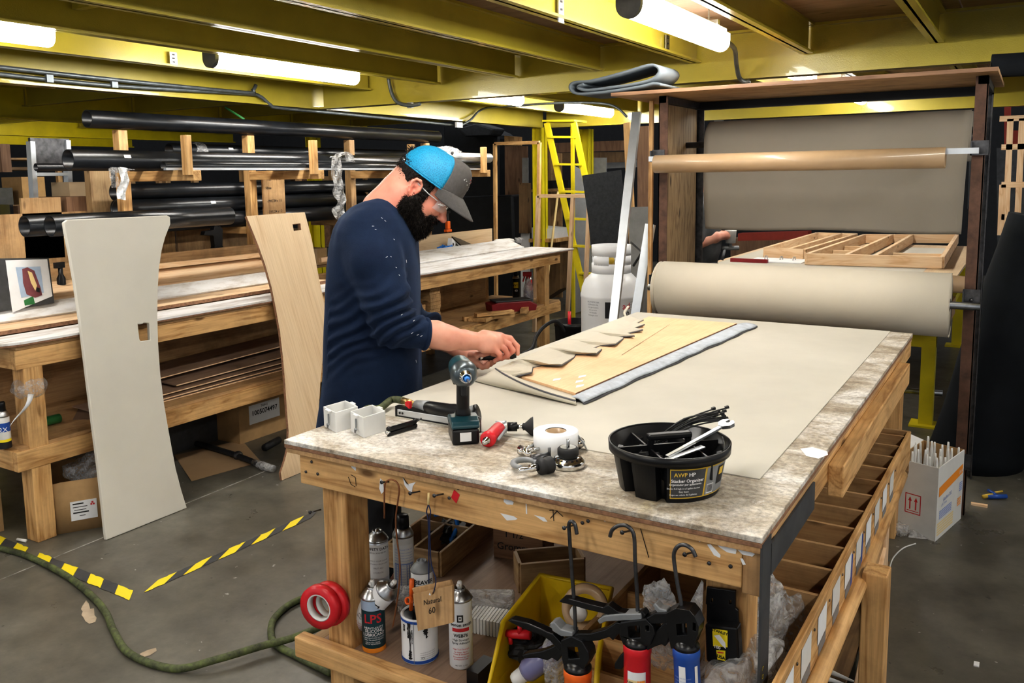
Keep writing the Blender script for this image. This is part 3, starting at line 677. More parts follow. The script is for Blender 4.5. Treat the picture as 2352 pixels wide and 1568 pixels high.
for k, (a, c) in enumerate((((1888, 1535), (1940, 1556)), ((1880, 1552), (1925, 1566)))):
    p = SZ(*a, .13); q = SZ(*c, .125); b = MB('white_plastic'); b.tube([p, p+(q-p)*.2, q+(q-p)*.4], [.009, .0085, .003], 10)
    solo(b, 'sealant_nozzle', ['white nozzle lying on the low shelf of the bin rack, upper one', 'white nozzle lying on the low shelf of the bin rack, lower one'][k], 'nozzle')
# ================================================================== roll rack behind the table
t = thing('roll_rack', 'tall steel and plywood rack holding the cream fabric rolls behind the table', 'rack', (-.95, 4.65, 0))
RX0, RX1, RY0, RY1, RZ = -1.72, -.19, 4.35, 4.94, 2.03
def angle(x, y, z0, z1, sx, sy, mat='rust', w=.05):
    b = MB(mat); b.box((min(x, x+sx*w), min(y, y+sy*.005), z0), (max(x, x+sx*w), max(y, y+sy*.005), z1)); b.box((min(x, x+sx*.005), min(y, y+sy*w), z0), (max(x, x+sx*.005), max(y, y+sy*w), z1)); return b
angle(RX0, RY0, 0, RZ-.02, 1, 1, 'rust').build('post', t); angle(RX1, RY0, 0, RZ-.02, -1, 1, 'rust').build('post', t)
angle(RX0, RY1, 0, RZ-.02, 1, -1, 'dark_steel').build('post', t); angle(RX1, RY1, 0, RZ-.02, -1, -1, 'dark_steel').build('post', t)
b = MB('black_plastic'); b.box((RX0, RY1-.05, RZ-.062), (RX1, RY1, RZ-.0185)); b.build('rear_rail', t)
b = MB('dark_steel'); b.box((RX0, RY0, RZ-.055), (RX0+.04, RY1, RZ-.02)); b.build('side_rail', t); b = MB('dark_steel'); b.box((RX1-.04, RY0, RZ-.055), (RX1, RY1, RZ-.02)); b.build('side_rail', t)
b = MB('rack_board'); b.at((0, 0, 0)); b.box((RX0+.004, RY0+.055, .12), (RX0+.022, RY1-.05, RZ-.06)); b.build('side_panel', t)
b = MB('ply'); q0, q1 = SY(1392, 221, 4.22), SY(2292, 150, 4.22)
b.box((-1.93, 4.2, RZ-.018), (-.15, 5.03, RZ)); b.mat('stile'); b.box((-1.93, 4.197, RZ-.018), (-.15, 4.1999, RZ)); b.build('top_board', t, bevel=.001)
def brk(x, y, z, parent=t):
    b = MB('dark_steel'); b.box((x-.035, y-.035, z-.03), (x+.035, y+.005, z-.024)); b.box((x-.035, y-.035, z-.03), (x-.029, y+.005, z+.03)); b.box((x-.035, y-.002, z-.03), (x+.035, y+.005, z+.035)); b.build('bracket', parent)
for x in (RX0+.0, RX1-.02):
    for z in (1.695, 1.03, .26): brk(x, RY0-.004, z)
for x in (RX0+.02, RX1-.02):
    b = MB('dark_steel'); b.tube([(x, RY0-.03, 1.02), (x, RY0+.1, .99)], .008, 8); b.build('stop_pin', t)
# cardboard tube on a square bar
t = thing('cardboard_tube', 'long brown cardboard tube hung across the front of the rack on a metal bar', 'cardboard tube', (-.95, 4.29, 1.6))
YT = 4.29; a, c = SY(1505, 377, YT), SY(2172, 362, YT)
b = MB('kraft'); b.pipe(a, c, .047, .041, 32); b.build('tube', t)
b = MB('alu'); e = V((RX1-.02, YT, c.z+.028)); s = V((RX0-.03, YT, a.z+.028)); b.beam(s, e, .012, .026); b.build('bar', t)
# upper taupe roll with its loose end hanging
t = thing('fabric_roll', 'taupe vinyl roll at the top of the rack with its long loose end hanging down', 'fabric roll', (-.95, 4.75, 1.2))
rr = .12; YR = 4.72; Z = SY(1900, 270, YR).z-rr
b = MB('roll_taupe'); x0, x1 = SY(1628, 330, 4.66).x, SY(2230, 330, 4.66).x
b.at((x0, YR, Z), ry=PI/2).lathe([(rr*.4, 0), (rr, .0), (rr, x1-x0), (rr*.4, x1-x0)], 48, cap=False); b.M = Matrix(); b.build('roll', t)
zb = SY(1900, 531, YR-.14).z
def drop(u, v):
    x = x0-.005+(x1-x0)*u; tt = v*1.25
    if tt < .45:
        a = PI*(.5+ .5*(1-tt/.45)*.9-.0); a = PI/2+PI/2*(tt/.45)
        return (x, YR+(rr+.006)*math.cos(a), Z+(rr+.006)*math.sin(a))
    k = (tt-.45)/.8; z = Z+(zb-Z)*k
    return (x+.012*k*(1-2*u)+.0, YR-rr-.006-.035*math.sin(k*PI)*.6+.012*math.sin(u*7+1)*k, z-.006*math.sin(u*9)*k)
b = MB('roll_taupe'); b.grid(drop, 40, 40); b.build('hanging_end', t, solid=.002)
b = MB('dark_steel'); b.tube([(RX0+.02, YR, Z), (RX1-.02, YR, Z)], .017, 12); b.build('core_bar', t)
# lower cream roll
t = thing('fabric_roll', 'large cream vinyl roll at the far edge of the work table', 'fabric roll', (-.95, 4.33, .8))
YL = 4.27; m = SY(2182, 703, YL); r = .139; xa = SY(1516, 665, YL).x; zc = m.z+.005
b = MB('roll_cream'); n = 10; prof = [(.03, 0)]
for k in range(9): rk = .05+(r-.05)*k/8; prof += [(rk-.004, .0), (rk, .004), (rk+.003, .0)]
prof += [(r, .0), (r, m.x-xa), (.03, m.x-xa)]
b.at((xa, YL, zc), ry=PI/2).lathe(prof, 64, cap=False); b.M = Matrix(); b.build('roll', t)
def lap(u, v):
    a = -PI*.75+v*PI*1.35; rad = r+.004+.012*max(0, .25-v)*4*(.35+u); return (xa+.02+(m.x-xa-.018)*u, YL-rad*math.cos(a), zc+rad*math.sin(a))
b = MB('roll_cream'); b.grid(lambda u, v: lap(u, v), 4, 48); b.build('outer_wrap', t, solid=.002)
b = MB('steel'); b.tube([(RX0-.02, YL, zc), (RX1+.02, YL, zc)], .017, 14); b.build('core_bar', t)
t = thing('fabric_roll', 'thin brown-cored roll mostly hidden behind the large cream roll', 'fabric roll', (-.95, 4.6, .9))
b = MB('kraft'); b.pipe((RX0+.05, 4.60, 1.055), (SY(2236, 645, 4.60).x, 4.60, 1.055), .042, .036, 28); b.build('core', t)
b = MB('stile'); b.at((SY(1530, 600, 4.6).x, 4.60, 1.055), ry=PI/2).lathe([(.043, 0), (.05, 0), (.05, 1.1), (.043, 1.1)], 32, cap=False); b.M = Matrix(); b.build('roll', t)
b = MB('grey_carpet_in'); b.add([SY(2230, 258, 4.87), SY(2250, 258, 4.87), SY(2240, 420, 4.87), SY(2222, 480, 4.87)], [(0, 1, 2, 3)]); solo(b, 'carpet_strip', 'narrow dark slate carpet strip hanging beside the taupe sheet', 'carpet', solid=.01)
# folded felt on the top board
b = MB('grey_carpet'); path = [(1517, 198), (1500, 196), (1470, 203), (1420, 211), (1370, 217), (1325, 219), (1309, 208), (1316, 194), (1360, 189), (1430, 171), (1488, 154), (1508, 157), (1513, 170), (1495, 187), (1450, 198), (1400, 205), (1360, 210), (1336, 210), (1326, 203), (1340, 197)]
P = spline([SY(x, y, 4.2) for x, y in path], 5); zmin = min(p.z for p in P); P = [p+V((0, 0, RZ+.006-zmin)) if False else p for p in P]
dz = RZ+.005-min(p.z for p in P)
b.add([p+V((0, .28*j/4, dz)) for p in P for j in range(5)], [(i*5+j, (i+1)*5+j, (i+1)*5+j+1, i*5+j+1) for i in range(len(P)-1) for j in range(4)], True)
solo(b, 'felt_sheet', 'folded grey felt sheet lying on the top board of the rack', 'felt', solid=.013)
b = MB('felt_black'); a = SY(2300, 150, 4.6); b.at((-.20, 4.75, RZ+.06), ry=PI/2, rz=.12).lathe([(.02, 0), (.055, 0), (.055, .8), (.02, .8)], 28, cap=False); b.M = Matrix(); solo(b, 'carpet_roll', 'dark roll lying across the right end of the rack top', 'carpet roll')
b = MB('felt_black'); b.box((-1.0, 4.5, RZ), (-.16, 5.0, RZ+.012)); solo(b, 'rubber_sheet', 'thin black sheet lying flat on the right part of the rack top', 'sheet')
# leaning black rolls at the right
def leanroll(x0, y0, x1, y1, z1, r, lab, r2=None):
    b = MB('felt_black'); a, c = V((x0, y0, .0)), V((x1, y1, z1)); d = (c-a).normalized(); P = []; n = 30; N = 14; u = V((1, 0, 0))-d*d.x; u.normalize(); w = d.cross(u); vs = []
    for i in range(N+1):
        p = a+(c-a)*i/N; rr = r+(r2-r)*i/N if r2 else r
        for k in range(n): q = rr*(1+.03*math.sin(3*2*PI*k/n+i*.6)); vs.append(p+u*math.cos(2*PI*k/n)*q+w*math.sin(2*PI*k/n)*q)
    b.add(vs, [(i*n+k, i*n+(k+1) % n, (i+1)*n+(k+1) % n, (i+1)*n+k) for i in range(N) for k in range(n)]+[tuple(range(n))[::-1], tuple(N*n+k for k in range(n))], True)
    return solo(b, 'carpet_roll', lab, 'carpet roll')
leanroll(-.20, 5.20, .115, 5.20, 1.33, .235, 'wide black felt roll leaning to the right behind the rack post', .228)
leanroll(.36, 4.98, .66, 4.93, 1.25, .26, 'black felt roll cut off by the right picture edge', .24)
# ------------------------------------------------------------------ gas cylinder and bars left of the rack
t = thing('gas_cylinder', 'tall white steel propane cylinder standing behind the far end of the table', 'gas cylinder', (-2.34, 5.1, 0))
r = .198; b = MB('white_paint'); b.at((-2.34, 5.1, 0)); b.lathe([(.12, .0), (.15, .0), (.15, .05), (.17, .06), (r, .12), (r, .80), (r+.004, .81), (r+.004, .825), (r, .835), (r-.004, .87), (r-.025, .92), (r-.07, .965), (.07, .99), (.0, .995)], 48)
fa = math.atan2(-5.1, 2.34)
def onc(px, pz, size, s, bold=0): b.wraptext(s, size, r+.0012, fa+px/r, pz, bold)
b.mat('black_ink'); b.wrapquad(fa-.085, fa+.165, .50, .655, r+.001) if False else None
b.wrapquad(fa-.20, fa+.06, .69, .795, r+.001); b.wrapquad(fa+.95, fa+1.2, .69, .795, r+.001)
onc(.10, .715, .045, '50', .02); b.mat('grey_ink')
for k in range(6): onc(-.125, .79-.017*k, .014, ['NO PUEDE SER', 'LLENADO AL', 'con gas butano', 'de servicio', 'de llenado', 'www.gas.com'][k])
for k in range(4): onc(.155, .79-.016*k, .012, ['LOW VOC', 'SPRAY ADHESIVE', 'net wt 22', 'made 2019'][k])
for k in range(4): onc(.08, .84-.013*k, .010, 'CAUTION LP GAS') if False else None
b.mat('red_ink'); onc(.10, .765, .06, 'ad', .002); b.M = Matrix(); b.build('body', t)
b = MB('white_paint'); b.at((-2.34, 5.1, 0))
col = []; R_ = .125
for (a0, a1, z0, z1) in ((0, 2*PI, .965, 1.03), (0, 2*PI, 1.075, 1.147)):
    b.lathe([(R_, z0), (R_+.004, z0), (R_+.004, z1), (R_, z1), (R_, z0)], 40, a0, a1, cap=False)
for k in range(4):
    a0 = fa+.55+k*PI/2; b.lathe([(R_, 1.02), (R_+.004, 1.02), (R_+.004, 1.08), (R_, 1.08), (R_, 1.02)], 12, a0, a0+.9, cap=False)
b.M = Matrix(); b.build('collar', t)
b = MB('brass'); b.at((-2.34, 5.1, 0)).lathe([(.018, .94), (.018, 1.0), (.024, 1.005), (.024, 1.03), (.012, 1.04)], 12); b.at((-2.34+.02*math.cos(fa), 5.1+.02*math.sin(fa), 1.052), rz=fa, ry=PI/2).lathe([(.016, 0), (.016, .045)], 12); b.M = Matrix(); b.mat('amber'); p = V((-2.34, 5.1, 1.052))+V((math.cos(fa), math.sin(fa), 0))*.07
b.at(p, rz=fa, ry=PI/2).lathe([(.022, 0), (.022, .012)], 14); b.M = Matrix(); b.build('valve', t)
b = MB('black_rubber'); b.tube(spline([SY(1449, 556, 5.05), SY(1470, 575, 5.0), SY(1478, 582, 4.95)], 4), .006, 8); b.mat('steel'); b.tube([SY(1449, 556, 5.05), SY(1472, 578, 5.0)], .005, 8); b.mat('black_rubber'); b.tube([SY(1474, 580, 5.0), SY(1455, 610, 5.05)], .008, 8)
solo(b, 'gas_hose', 'short hose and steel fitting hooked on the cylinder collar', 'hose')
def leanbar(name, mat, a, c, ya, yc, w, h, lab, cat, up=(0, 1, 0)):
    b = MB(mat); A, C = SY(*a, ya), SY(*c, yc); d = (A-C).normalized(); L = C.z/max(d.z, .1); F = C-d*L
    b.beam(F, A, w, h, up=up); return solo(b, name, lab, cat)
leanbar('aluminium_channel', 'alu', (1463, 258), (1410, 730), 4.62, 4.35, .05, .022, 'long bright aluminium channel leaning in front of the gas cylinder', 'metal bar')
leanbar('aluminium_channel', 'alu', (1494, 515), (1462, 715), 4.70, 4.62, .055, .03, 'short aluminium channel leaning beside the rack side panel', 'metal bar')
leanbar('wood_plank', 'stile', (1478, 290), (1478, 560), 5.62, 5.6, .085, .018, 'brown plank standing behind the aluminium channel', 'plank')
leanbar('wood_plank', 'pine', (1497, 232), (1494, 520), 4.56, 4.52, .022, .02, 'thin pale strip standing against the rack left edge', 'plank')
leanbar('grey_sheet', 'concrete_block', (1470, 475), (1470, 700), 5.55, 5.5, .16, .01, 'grey metal panel leaning behind the aluminium channels', 'panel')
leanbar('wood_plank', 'pine', (1440, 282), (1452, 540), 5.8, 5.75, .05, .02, 'narrow tan plank leaning left behind the long channel', 'plank')
b = MB('ply'); p = SY(1466, 285, 5.3); b.box((p.x-.1, 5.28, p.z-.05), (p.x+.28, 5.30, p.z+.04)); b.build('x') if False else None
# bucket with hose by the bench end
t = thing('bucket', 'black open bucket on the floor behind the table corner', 'bucket', tuple(SZ(1320, 790, 0)))
c = SZ(1322, 772, .28); c = V((-2.62, 4.9, 0))
cc = SY(1322, 737, 5.2); b = MB('black_plastic'); b.at((cc.x, 5.2, 0)).lathe([(.001, .01), (.115, .01), (.142, cc.z), (.150, cc.z), (.150, cc.z-.03), (.145, cc.z-.03), (.12, 0), (.001, 0)], 32, cap=False); b.M = Matrix(); b.build('shell', t); t.location = (cc.x, 5.2, 0); t.children[0].location = (0, 0, 0)
_d = V(t['_o'])-V((cc.x, 5.2, 0)); t.children[0].location = _d
b = MB('black_rubber'); b.tube(spline([V((cc.x, 5.1, cc.z-.1)), SY(1280, 738, 5.0), SY(1252, 748, 4.9), SY(1232, 772, 4.8), SY(1222, 800, 4.7), SY(1200, 812, 4.6)], 6), .012, 10)
solo(b, 'vacuum_hose', 'black hose arching out of the bucket toward the bench', 'hose')
b = MB('red'); p = SY(1308, 725, 5.18); b.tube([p+V((0, 0, -.1)), p+V((0, 0, .03))], .012, 8); solo(b, 'red_tool', 'red tool handle sticking up in the black bucket', 'handle tool')
# ------------------------------------------------------------------ far table beyond the rack
t = thing('far_table', 'pale plywood table on yellow steel legs seen through the roll rack', 'table', (-1.5, 7.6, 0))
b = MB('ply_deck'); b.mats = []; b = MB('maple'); b.box((-2.15, 6.33, .882), (-.40, 8.95, .90)); b.build('tabletop', t)
for x, y in ((-.50, 5.85), (-.52, 8.7), (-2.0, 6.6), (-2.0, 8.7)):
    b = MB('yellow_bright'); b.box((x-.04, y-.04, 0), (x+.04, y+.04, .88 if y > 6 else .60)); b.box((x-.09, y-.09, 0), (x+.09, y+.07, .012)); b.build('leg', t)
b = MB('yellow_bright'); b.box((-1.3, 5.83, .50), (-.46, 5.88, .58)); b.build('front_rail', t); b = MB('yellow_bright'); b.box((-.56, 5.85, .50), (-.50, 8.7, .56)); b.build('side_rail', t)
b = MB('ply'); b.box((-.75, 5.75, .60), (-.42, 6.7, .72)); b.build('lower_shelf', t)
b = MB('steel'); b.tube([SY(1900, 884, 5.97), SY(2165, 903, 5.97)], .02, 10); b.build('cross_pipe', t)
b = MB('sheet_cream'); b.box((-2.1, 6.36, .90), (-.62, 8.6, .902)); solo(b, 'table_cover', 'pale cover sheet lying on the far table beneath the wooden frames', 'cover sheet')
def frame_box(P, h, bars, lab):
    # P: four floor corners (near-left, near-right, far-right, far-left) on the table top
    t = thing('wooden_frame', lab, 'wooden frame', tuple(sum(P, V())/4)); z = V((0, 0, h/2+.002))
    for i in range(4):
        b = MB('pine_new'); b.beam(P[i]+z, P[(i+1) % 4]+z, .032, h); b.build('frame_board', t, bevel=.002)
    for f0, f1 in bars:
        a = P[0]+(P[1]-P[0])*f0; c = P[3]+(P[2]-P[3])*f0
        if f1 is None: b = MB('pine_new'); b.beam(a+z, c+z, .03, h); b.build('divider', t, bevel=.002)
        else:
            a = P[0]+(P[1]-P[0])*f0; d = P[0]+(P[1]-P[0])*f1[1]; e = P[3]-P[0]
            b = MB('pine_new'); b.beam(a+e*f1[0]+z*.6, d+e*f1[0]+z*.6, .03, h*.5); b.build('cross_bar', t, bevel=.002)
def W(x, y): return SZ(x, y, .903)
frame_box([W(1757, 592), W(1846, 597), W(1966, 556), W(1876, 553)], .085, [(.62, None)], 'wooden tray frame at the left on the far table, partly behind the other one')
frame_box([W(1853, 608), W(2163, 617), W(2197, 559), W(1985, 558)], .085, [(.30, None), (.52, None), (.02, (.55, .28)), (.02, (.35, .28)), (.54, (.30, .98)), (.54, (.18, .98))], 'larger divided wooden frame at the right on the far table')
b = MB('paper'); p = W(1790, 600); b.box((p.x-.22, p.y-.14, .903), (p.x+.20, p.y+.18, .912)); b.mat('dark_red'); b.box((p.x-.34, p.y-.18, .903), (p.x-.05, p.y-.14, .93)); b.mat('steel')
for k in (-.12, 0, .1): b.tube(spline([(p.x+k, p.y+.02, .91), (p.x+k, p.y+.03, .935), (p.x+k+.01, p.y+.05, .935), (p.x+k+.01, p.y+.06, .91)], 4), .004, 6)
solo(b, 'ring_binder', 'open white ring binder on the near edge of the far table', 'binder')
# ================================================================== long bench at the left
def SP(x, y, p, n):
    d = _ray(x, y); o = V((0, 0, CAMZ)); return o+d*((V(p)-o).dot(V(n))/d.dot(V(n)))
BX, BY0, BY1 = -3.72, 1.97, 7.08
t = thing('long_bench', 'long pine workbench with a lower shelf running along the left side', 'workbench', (-4.1, 4.5, 0))
b = MB('ply'); b.box((-4.50, BY0, .885), (BX+.01, BY1, .903)); b.build('benchtop', t)
b = MB('pine'); b.box((BX-.04, BY0, .795), (BX, BY1-.1, .884)); b.build('apron', t, bevel=.003)
b = MB('pine'); b.box((-4.45, BY0, .795), (BX-.04, BY0+.04, .884)); b.build('apron', t, bevel=.003)
for y in (2.0, 4.4, 6.68):
    for x in (BX-.09, -4.47): b = MB('pine'); b.box((x, y, 0), (x+.088, y+.088, .885)); b.build('leg', t, bevel=.004)
b = MB('pine'); b.box((BX-.035, BY0-.03, .345), (BX+.003, BY1-.1, .434)); b.build('shelf_rail', t, bevel=.003)
b = MB('pine'); b.box((-4.45, BY0-.03, .345), (BX-.036, BY0+.01, .434)); b.build('shelf_rail', t, bevel=.003)
b = MB('ply'); b.box((-4.47, BY0, .434), (BX-.01, BY1-.1, .449)); b.build('shelf_board', t)
b = MB('ply_dark'); b.mats = []; b.mat('ply'); b.box((-4.375, BY0+.1, .449), (-4.36, BY1-.4, .884)); b.build('back_panel', t)
b = MB('paper'); p = SX(48, 850, BX+.002)
# tape wrap on the near leg
bag('tape_wrap', (BX-.045, 2.045, .70), .072, 31, 'film', 'torn clear tape wrapped around the bench front leg', (1.0, 1.0, .75), 'tape', 18, .12)
b = MB('paper'); b.grid(lambda u, v: SX(78-50*u-14*v*(1-u)+6*math.sin(u*5), 905+75*u, BX+.02+.02*math.sin(u*6)), 10, 2); solo(b, 'tape_strip', 'loose strip of tape hanging from the bench front leg', 'tape', solid=.001)
def strip(mat, name, x0, z0, x1, z1, y0, y1, th, lab, cat='board', **k):
    b = MB(mat); d = V((x1-x0, 0, z1-z0)).normalized(); n = V((-d.z, 0, d.x))*th
    if n.z > 0: n = -n
    vs = []
    for y in (y0, y1): vs += [V((x0, y, z0)), V((x1, y, z1)), V((x1, y, z1))+n, V((x0, y, z0))+n]
    g = [(v.y, v.x, v.z) for v in vs]; b.add(vs, [(0, 1, 2, 3), (7, 6, 5, 4), (0, 4, 5, 1), (1, 5, 6, 2), (2, 6, 7, 3), (3, 7, 4, 0)], g=g); return b
# white-topped boards along the front edge
b = MB('white_board'); b.prism([(-3.90, 1.85), (-3.74, 1.85), (-3.68, 1.98), (-3.68, 4.2), (-3.90, 4.2)], .912, .922); b.mat('ply_edge'); b.prism([(-3.90, 1.85), (-3.742, 1.852), (-3.682, 1.982), (-3.682, 4.2), (-3.90, 4.2)], .9035, .912)
solo(b, 'white_board', 'white-faced plywood board with a cut corner on the near front edge of the bench', 'board')
b = MB('white_board'); b.prism([(-4.12, 4.6), (-3.72, 4.6), (-3.68, 4.86), (-3.66, 7.14), (-4.12, 7.14)], .912, .922); b.mat('ply_edge'); b.prism([(-4.12, 4.6), (-3.722, 4.6), (-3.682, 4.86), (-3.662, 7.14), (-4.12, 7.14)], .9035, .912)
solo(b, 'white_board', 'white-faced board on the bench to the right of the man', 'board')
b = strip('pine_new', '', -3.905, .945, -4.11, .945, 1.7, 4.1, .018, ''); b.mat('ply_edge'); b.box((-3.904, 1.7, .927), (-3.9, 4.1, .9445)); solo(b, 'wood_board', 'long bare peach plywood strip lying behind the white-faced board', 'board')
b = strip('white_paint', '', -4.10, .955, -4.17, 1.015, 1.6, 4.0, .012, ''); b.mats = []; b.mat('white_board'); b.mi = [0]*len(b.mi); solo(b, 'white_board', 'grey-white angled board standing behind the bare plywood strip', 'board')
b = strip('panel_wood', '', -4.19, 1.02, -4.46, 1.075, 2.12, 4.0, .018, ''); b.mats = []; b.mat('pine_new'); solo(b, 'wood_board', 'wide bare pine board tilted at the back of the bench', 'board')
b = MB('pine_new'); b.beam((-4.42, 2.98, 1.10), (-4.42, 4.3, 1.10), .035, .03); solo(b, 'wood_strip', 'short pale wood strip lying along the back of the tilted pine board', 'strip')
b = strip('white_board', '', -4.12, .93, -4.30, 1.0, 4.66, 7.0, .012, ''); solo(b, 'white_board', 'grey-white angled board with ruler marks behind the man', 'board')
b = MB('black_ink')
for k in range(60):
    y = 4.75+k*.0375; L = .03 if k % 5 == 0 else .014; b.quad((-4.11, y, .9235), (-4.11+L, y, .9235), (-4.11+L, y+.003, .9235), (-4.11, y+.003, .9235))
solo(b, 'ruler_marks', 'row of black measuring ticks along the white board', 'ruler')
# raised shelf boxes at the back of the bench
def ybox(x0, x1, y0, y1, z0, z1, mat, name, lab, cat, **k):
    b = MB(mat); b.box((x0, y0, z0), (x1, y1, z1)); return solo(b, name, lab, cat, **k)
ybox(-4.52, -4.50, 2.2, 4.4, .905, 1.165, 'ply', 'shelf_board', 'plywood front of the raised shelf behind the pine boards', 'shelf board')
ybox(-4.94, -4.523, 2.2, 4.6, 1.10, 1.115, 'ply', 'shelf_board', 'plywood top of the raised shelf holding small tools', 'shelf board')
ybox(-4.50, -4.48, 4.75, 7.0, .904, 1.10, 'maple', 'back_board', 'pale plywood upstand at the back of the bench right of the man', 'board')
ybox(-5.12, -5.10, 2.6, 3.5, 0, 1.42, 'ply', 'plywood_offcut', 'orange-brown plywood sheet standing behind the raised shelf', 'plywood')
ybox(-5.12, -5.10, 3.88, 4.6, 0, 1.33, 'ply', 'plywood_offcut', 'knotty plywood sheet behind the black hand clamp', 'plywood')
ybox(-5.12, -5.10, 3.52, 3.86, 0, 1.33, 'pine', 'plywood_offcut', 'light brown plywood piece between two darker ones under the tubes', 'plywood')
ybox(-4.75, -4.55, 3.0, 3.65, 1.116, 1.125, 'paper', 'paper_or_light_patch', 'white sheet lying on the raised shelf', 'paper')
b = MB('blue'); c = SX(408, 583, -4.6); b.box((c.x-.03, c.y-.16, 1.127), (c.x, c.y+.12, 1.137)); solo(b, 'blue_file', 'flat blue plastic piece on the white sheet', 'plastic piece')
# hand clamp
b = MB('black_plastic'); c = SX(498, 578, -4.62); z0 = 1.117
b.at((c.x, c.y, z0)); b.prism([(-.05, 0), (.05, 0), (.055, .02), (.035, .05), (.04, .12), (.045, .16), (.02, .185), (.005, .18), (-.02, .19), (-.03, .16), (-.10, .155), (-.11, .13), (-.035, .12), (-.03, .05)], -.02, .02, axes=(V((0, 0, 0)), V((0, 1, 0)), V((0, 0, 1)), V((1, 0, 0)))); b.tube([(0, 0, .18), (0, 0, .24)], .006, 8); b.box((-.01, -.035, .238), (.01, .035, .25)); b.M = Matrix()
solo(b, 'hand_clamp', 'black spring clamp standing on the raised shelf', 'clamp', bevel=.003)
b = MB('black_plastic'); c = SX(542, 572, -4.7); b.at((c.x, c.y, 1.118)); b.lathe([(.07, 0), (.075, .006), (.07, .012), (.03, .012), (.03, .004)], 28, cap=False); b.mat('white_plastic'); b.lathe([(.069, .0125), (.04, .0128), (.04, .012)], 28, cap=False); b.M = Matrix(); solo(b, 'sanding_disc', 'round grey and black disc lying on the raised shelf', 'disc')
bag('plastic_bag', (-4.72, 4.35, 1.24), .10, 44, 'film', 'clear bag bulging behind the disc on the raised shelf', (.6, .9, 1.2))
ybox(-4.8, -4.78, 4.24, 4.27, 1.117, 1.30, 'paper', 'white_strip', 'thin white upright strip behind the disc', 'strip')
ybox(-4.90, -4.88, 4.4, 5.1, 1.0, 1.02, 'pine_new', 'x', 'x', 'x') if False else None
b = MB('pine_new'); b.beam(SX(735, 597, -4.5), SX(765, 592, -4.5), .03, .035); solo(b, 'wood_strip', 'short pine strip between the wooden panel and the man', 'strip')
# ------------------------------------------------------------------ the two cut panels
def leanpanel(outline, hole, px0, slope, mat, edge, name, lab, th, part=None):
    P0 = V((px0, 0, 0)); n = V((1, 0, slope)).normalized(); up = V((-slope, 0, 1)).normalized(); rt = V((0, 1, 0))
    def uv(q): p = SP(q[0], q[1], P0, n); return ((p-P0).dot(rt), max(0.002, (p-P0).dot(up)))
    pts = [uv(q) for q in outline]; hs = [[uv(q) for q in hole]]
    ar = sum(pts[i][0]*pts[(i+1) % len(pts)][1]-pts[(i+1) % len(pts)][0]*pts[i][1] for i in range(len(pts)))
    if ar < 0: pts = pts[::-1]
    b = MB(mat); b.prism(pts, -th, 0, holes=hs, axes=(P0, rt, up, n))
    # edge faces in the edge material
    b.mat(edge); ei = b.cur
    for i, f in enumerate(b.f):
        if len(f) == 4: b.mi[i] = ei
    return solo(b, name, lab, 'panel', bevel=part or 0, recalc=True)
w1 = [(150, 530), (147, 510), (155, 504), (300, 498), (384, 494), (391, 498), (392, 514), (380, 545), (372, 575), (366, 615), (363, 665), (362, 720), (364, 790), (369, 860), (378, 930), (390, 1000), (404, 1075), (417, 1125), (430, 1167), (245, 1241), (242, 1220), (236, 1160), (226, 1070), (213, 970), (203, 890), (194, 815), (184, 735), (172, 650), (160, 580)]
leanpanel(w1, [(317, 744), (328, 744), (330, 741), (343, 742), (345, 780), (330, 782), (324, 783), (321, 779)], -3.475, .185, 'cream_white', 'cream_white', 'covered_board', 'tall cream vinyl-covered panel with a small square cutout leaning on the bench', .022, .007)
w2 = [(566, 496), (634, 491), (700, 487), (709, 520), (717, 552), (724, 590), (733, 640), (744, 690), (748, 712), (747, 760), (742, 820), (736, 880), (733, 930), (737, 990), (745, 1040), (756, 1070), (648, 1104), (645, 1085), (655, 1055), (661, 1030), (663, 990), (659, 940), (655, 880), (650, 820), (643, 760), (634, 710), (624, 660), (610, 610), (594, 565), (580, 530)]
leanpanel(w2, [(672, 515), (690, 513), (692, 528), (675, 530)], -3.352, .335, 'maple', 'ply_edge', 'plywood_cutout', 'bare maple plywood panel with a curved edge leaning on the bench behind the man', .018, .0015)
# ------------------------------------------------------------------ tube rack
t = thing('tube_rack', 'pine rack of posts and forked arms holding black tubes behind the bench', 'rack', (-4.5, 4.6, 0))
Zq = SX(500, 504, -4.78).z-.056
for i, y in enumerate((3.14, 4.11, 5.13, 6.12)):
    b = MB('pine_old' if i > 1 else 'pine'); b.box((-4.66, y, .0), (-4.60, y+.06, 1.903)); b.build('post', t, bevel=.003)
    b = MB('pine'); b.box((-4.60, y, 1.60), (-3.96, y+.055, 1.658)); b.build('arm', t, bevel=.003)
    b = MB('pine'); b.box((-4.0, y-.04, 1.63), (-3.955, y-.001, 1.848)); b.build('arm_stop', t, bevel=.003)
    b = MB('pine'); b.box((-5.05, y, Zq-.05), (-4.665, y+.055, Zq)); b.build('arm', t, bevel=.003)
b = MB('ply'); q = [SX(600, 402, -4.55), SX(650, 402, -4.55), SX(652, 492, -4.55), SX(604, 492, -4.55)]
b.box((-4.552, q[0].y, q[2].z), (-4.54, q[1].y, q[0].z)); b.mat('black_ink')
for k, s in enumerate(('Vmax - 19 x 106', 'V8max', '- PWS 204 x 115', '- CWS 204 x 112', '- OPS 204 x 115')):
    b.text(s, .027, (-4.5395, (q[0].y+q[1].y)/2+(0 if k != 1 else -.05), q[0].z-.03-k*(.075 if k > 1 else .06)), right=(0, 1, .03), up=(0, 0, 1), sx=.72, bold=.01)
b.build('sign_board', t)
G = 'black plastic tubes in the rack'
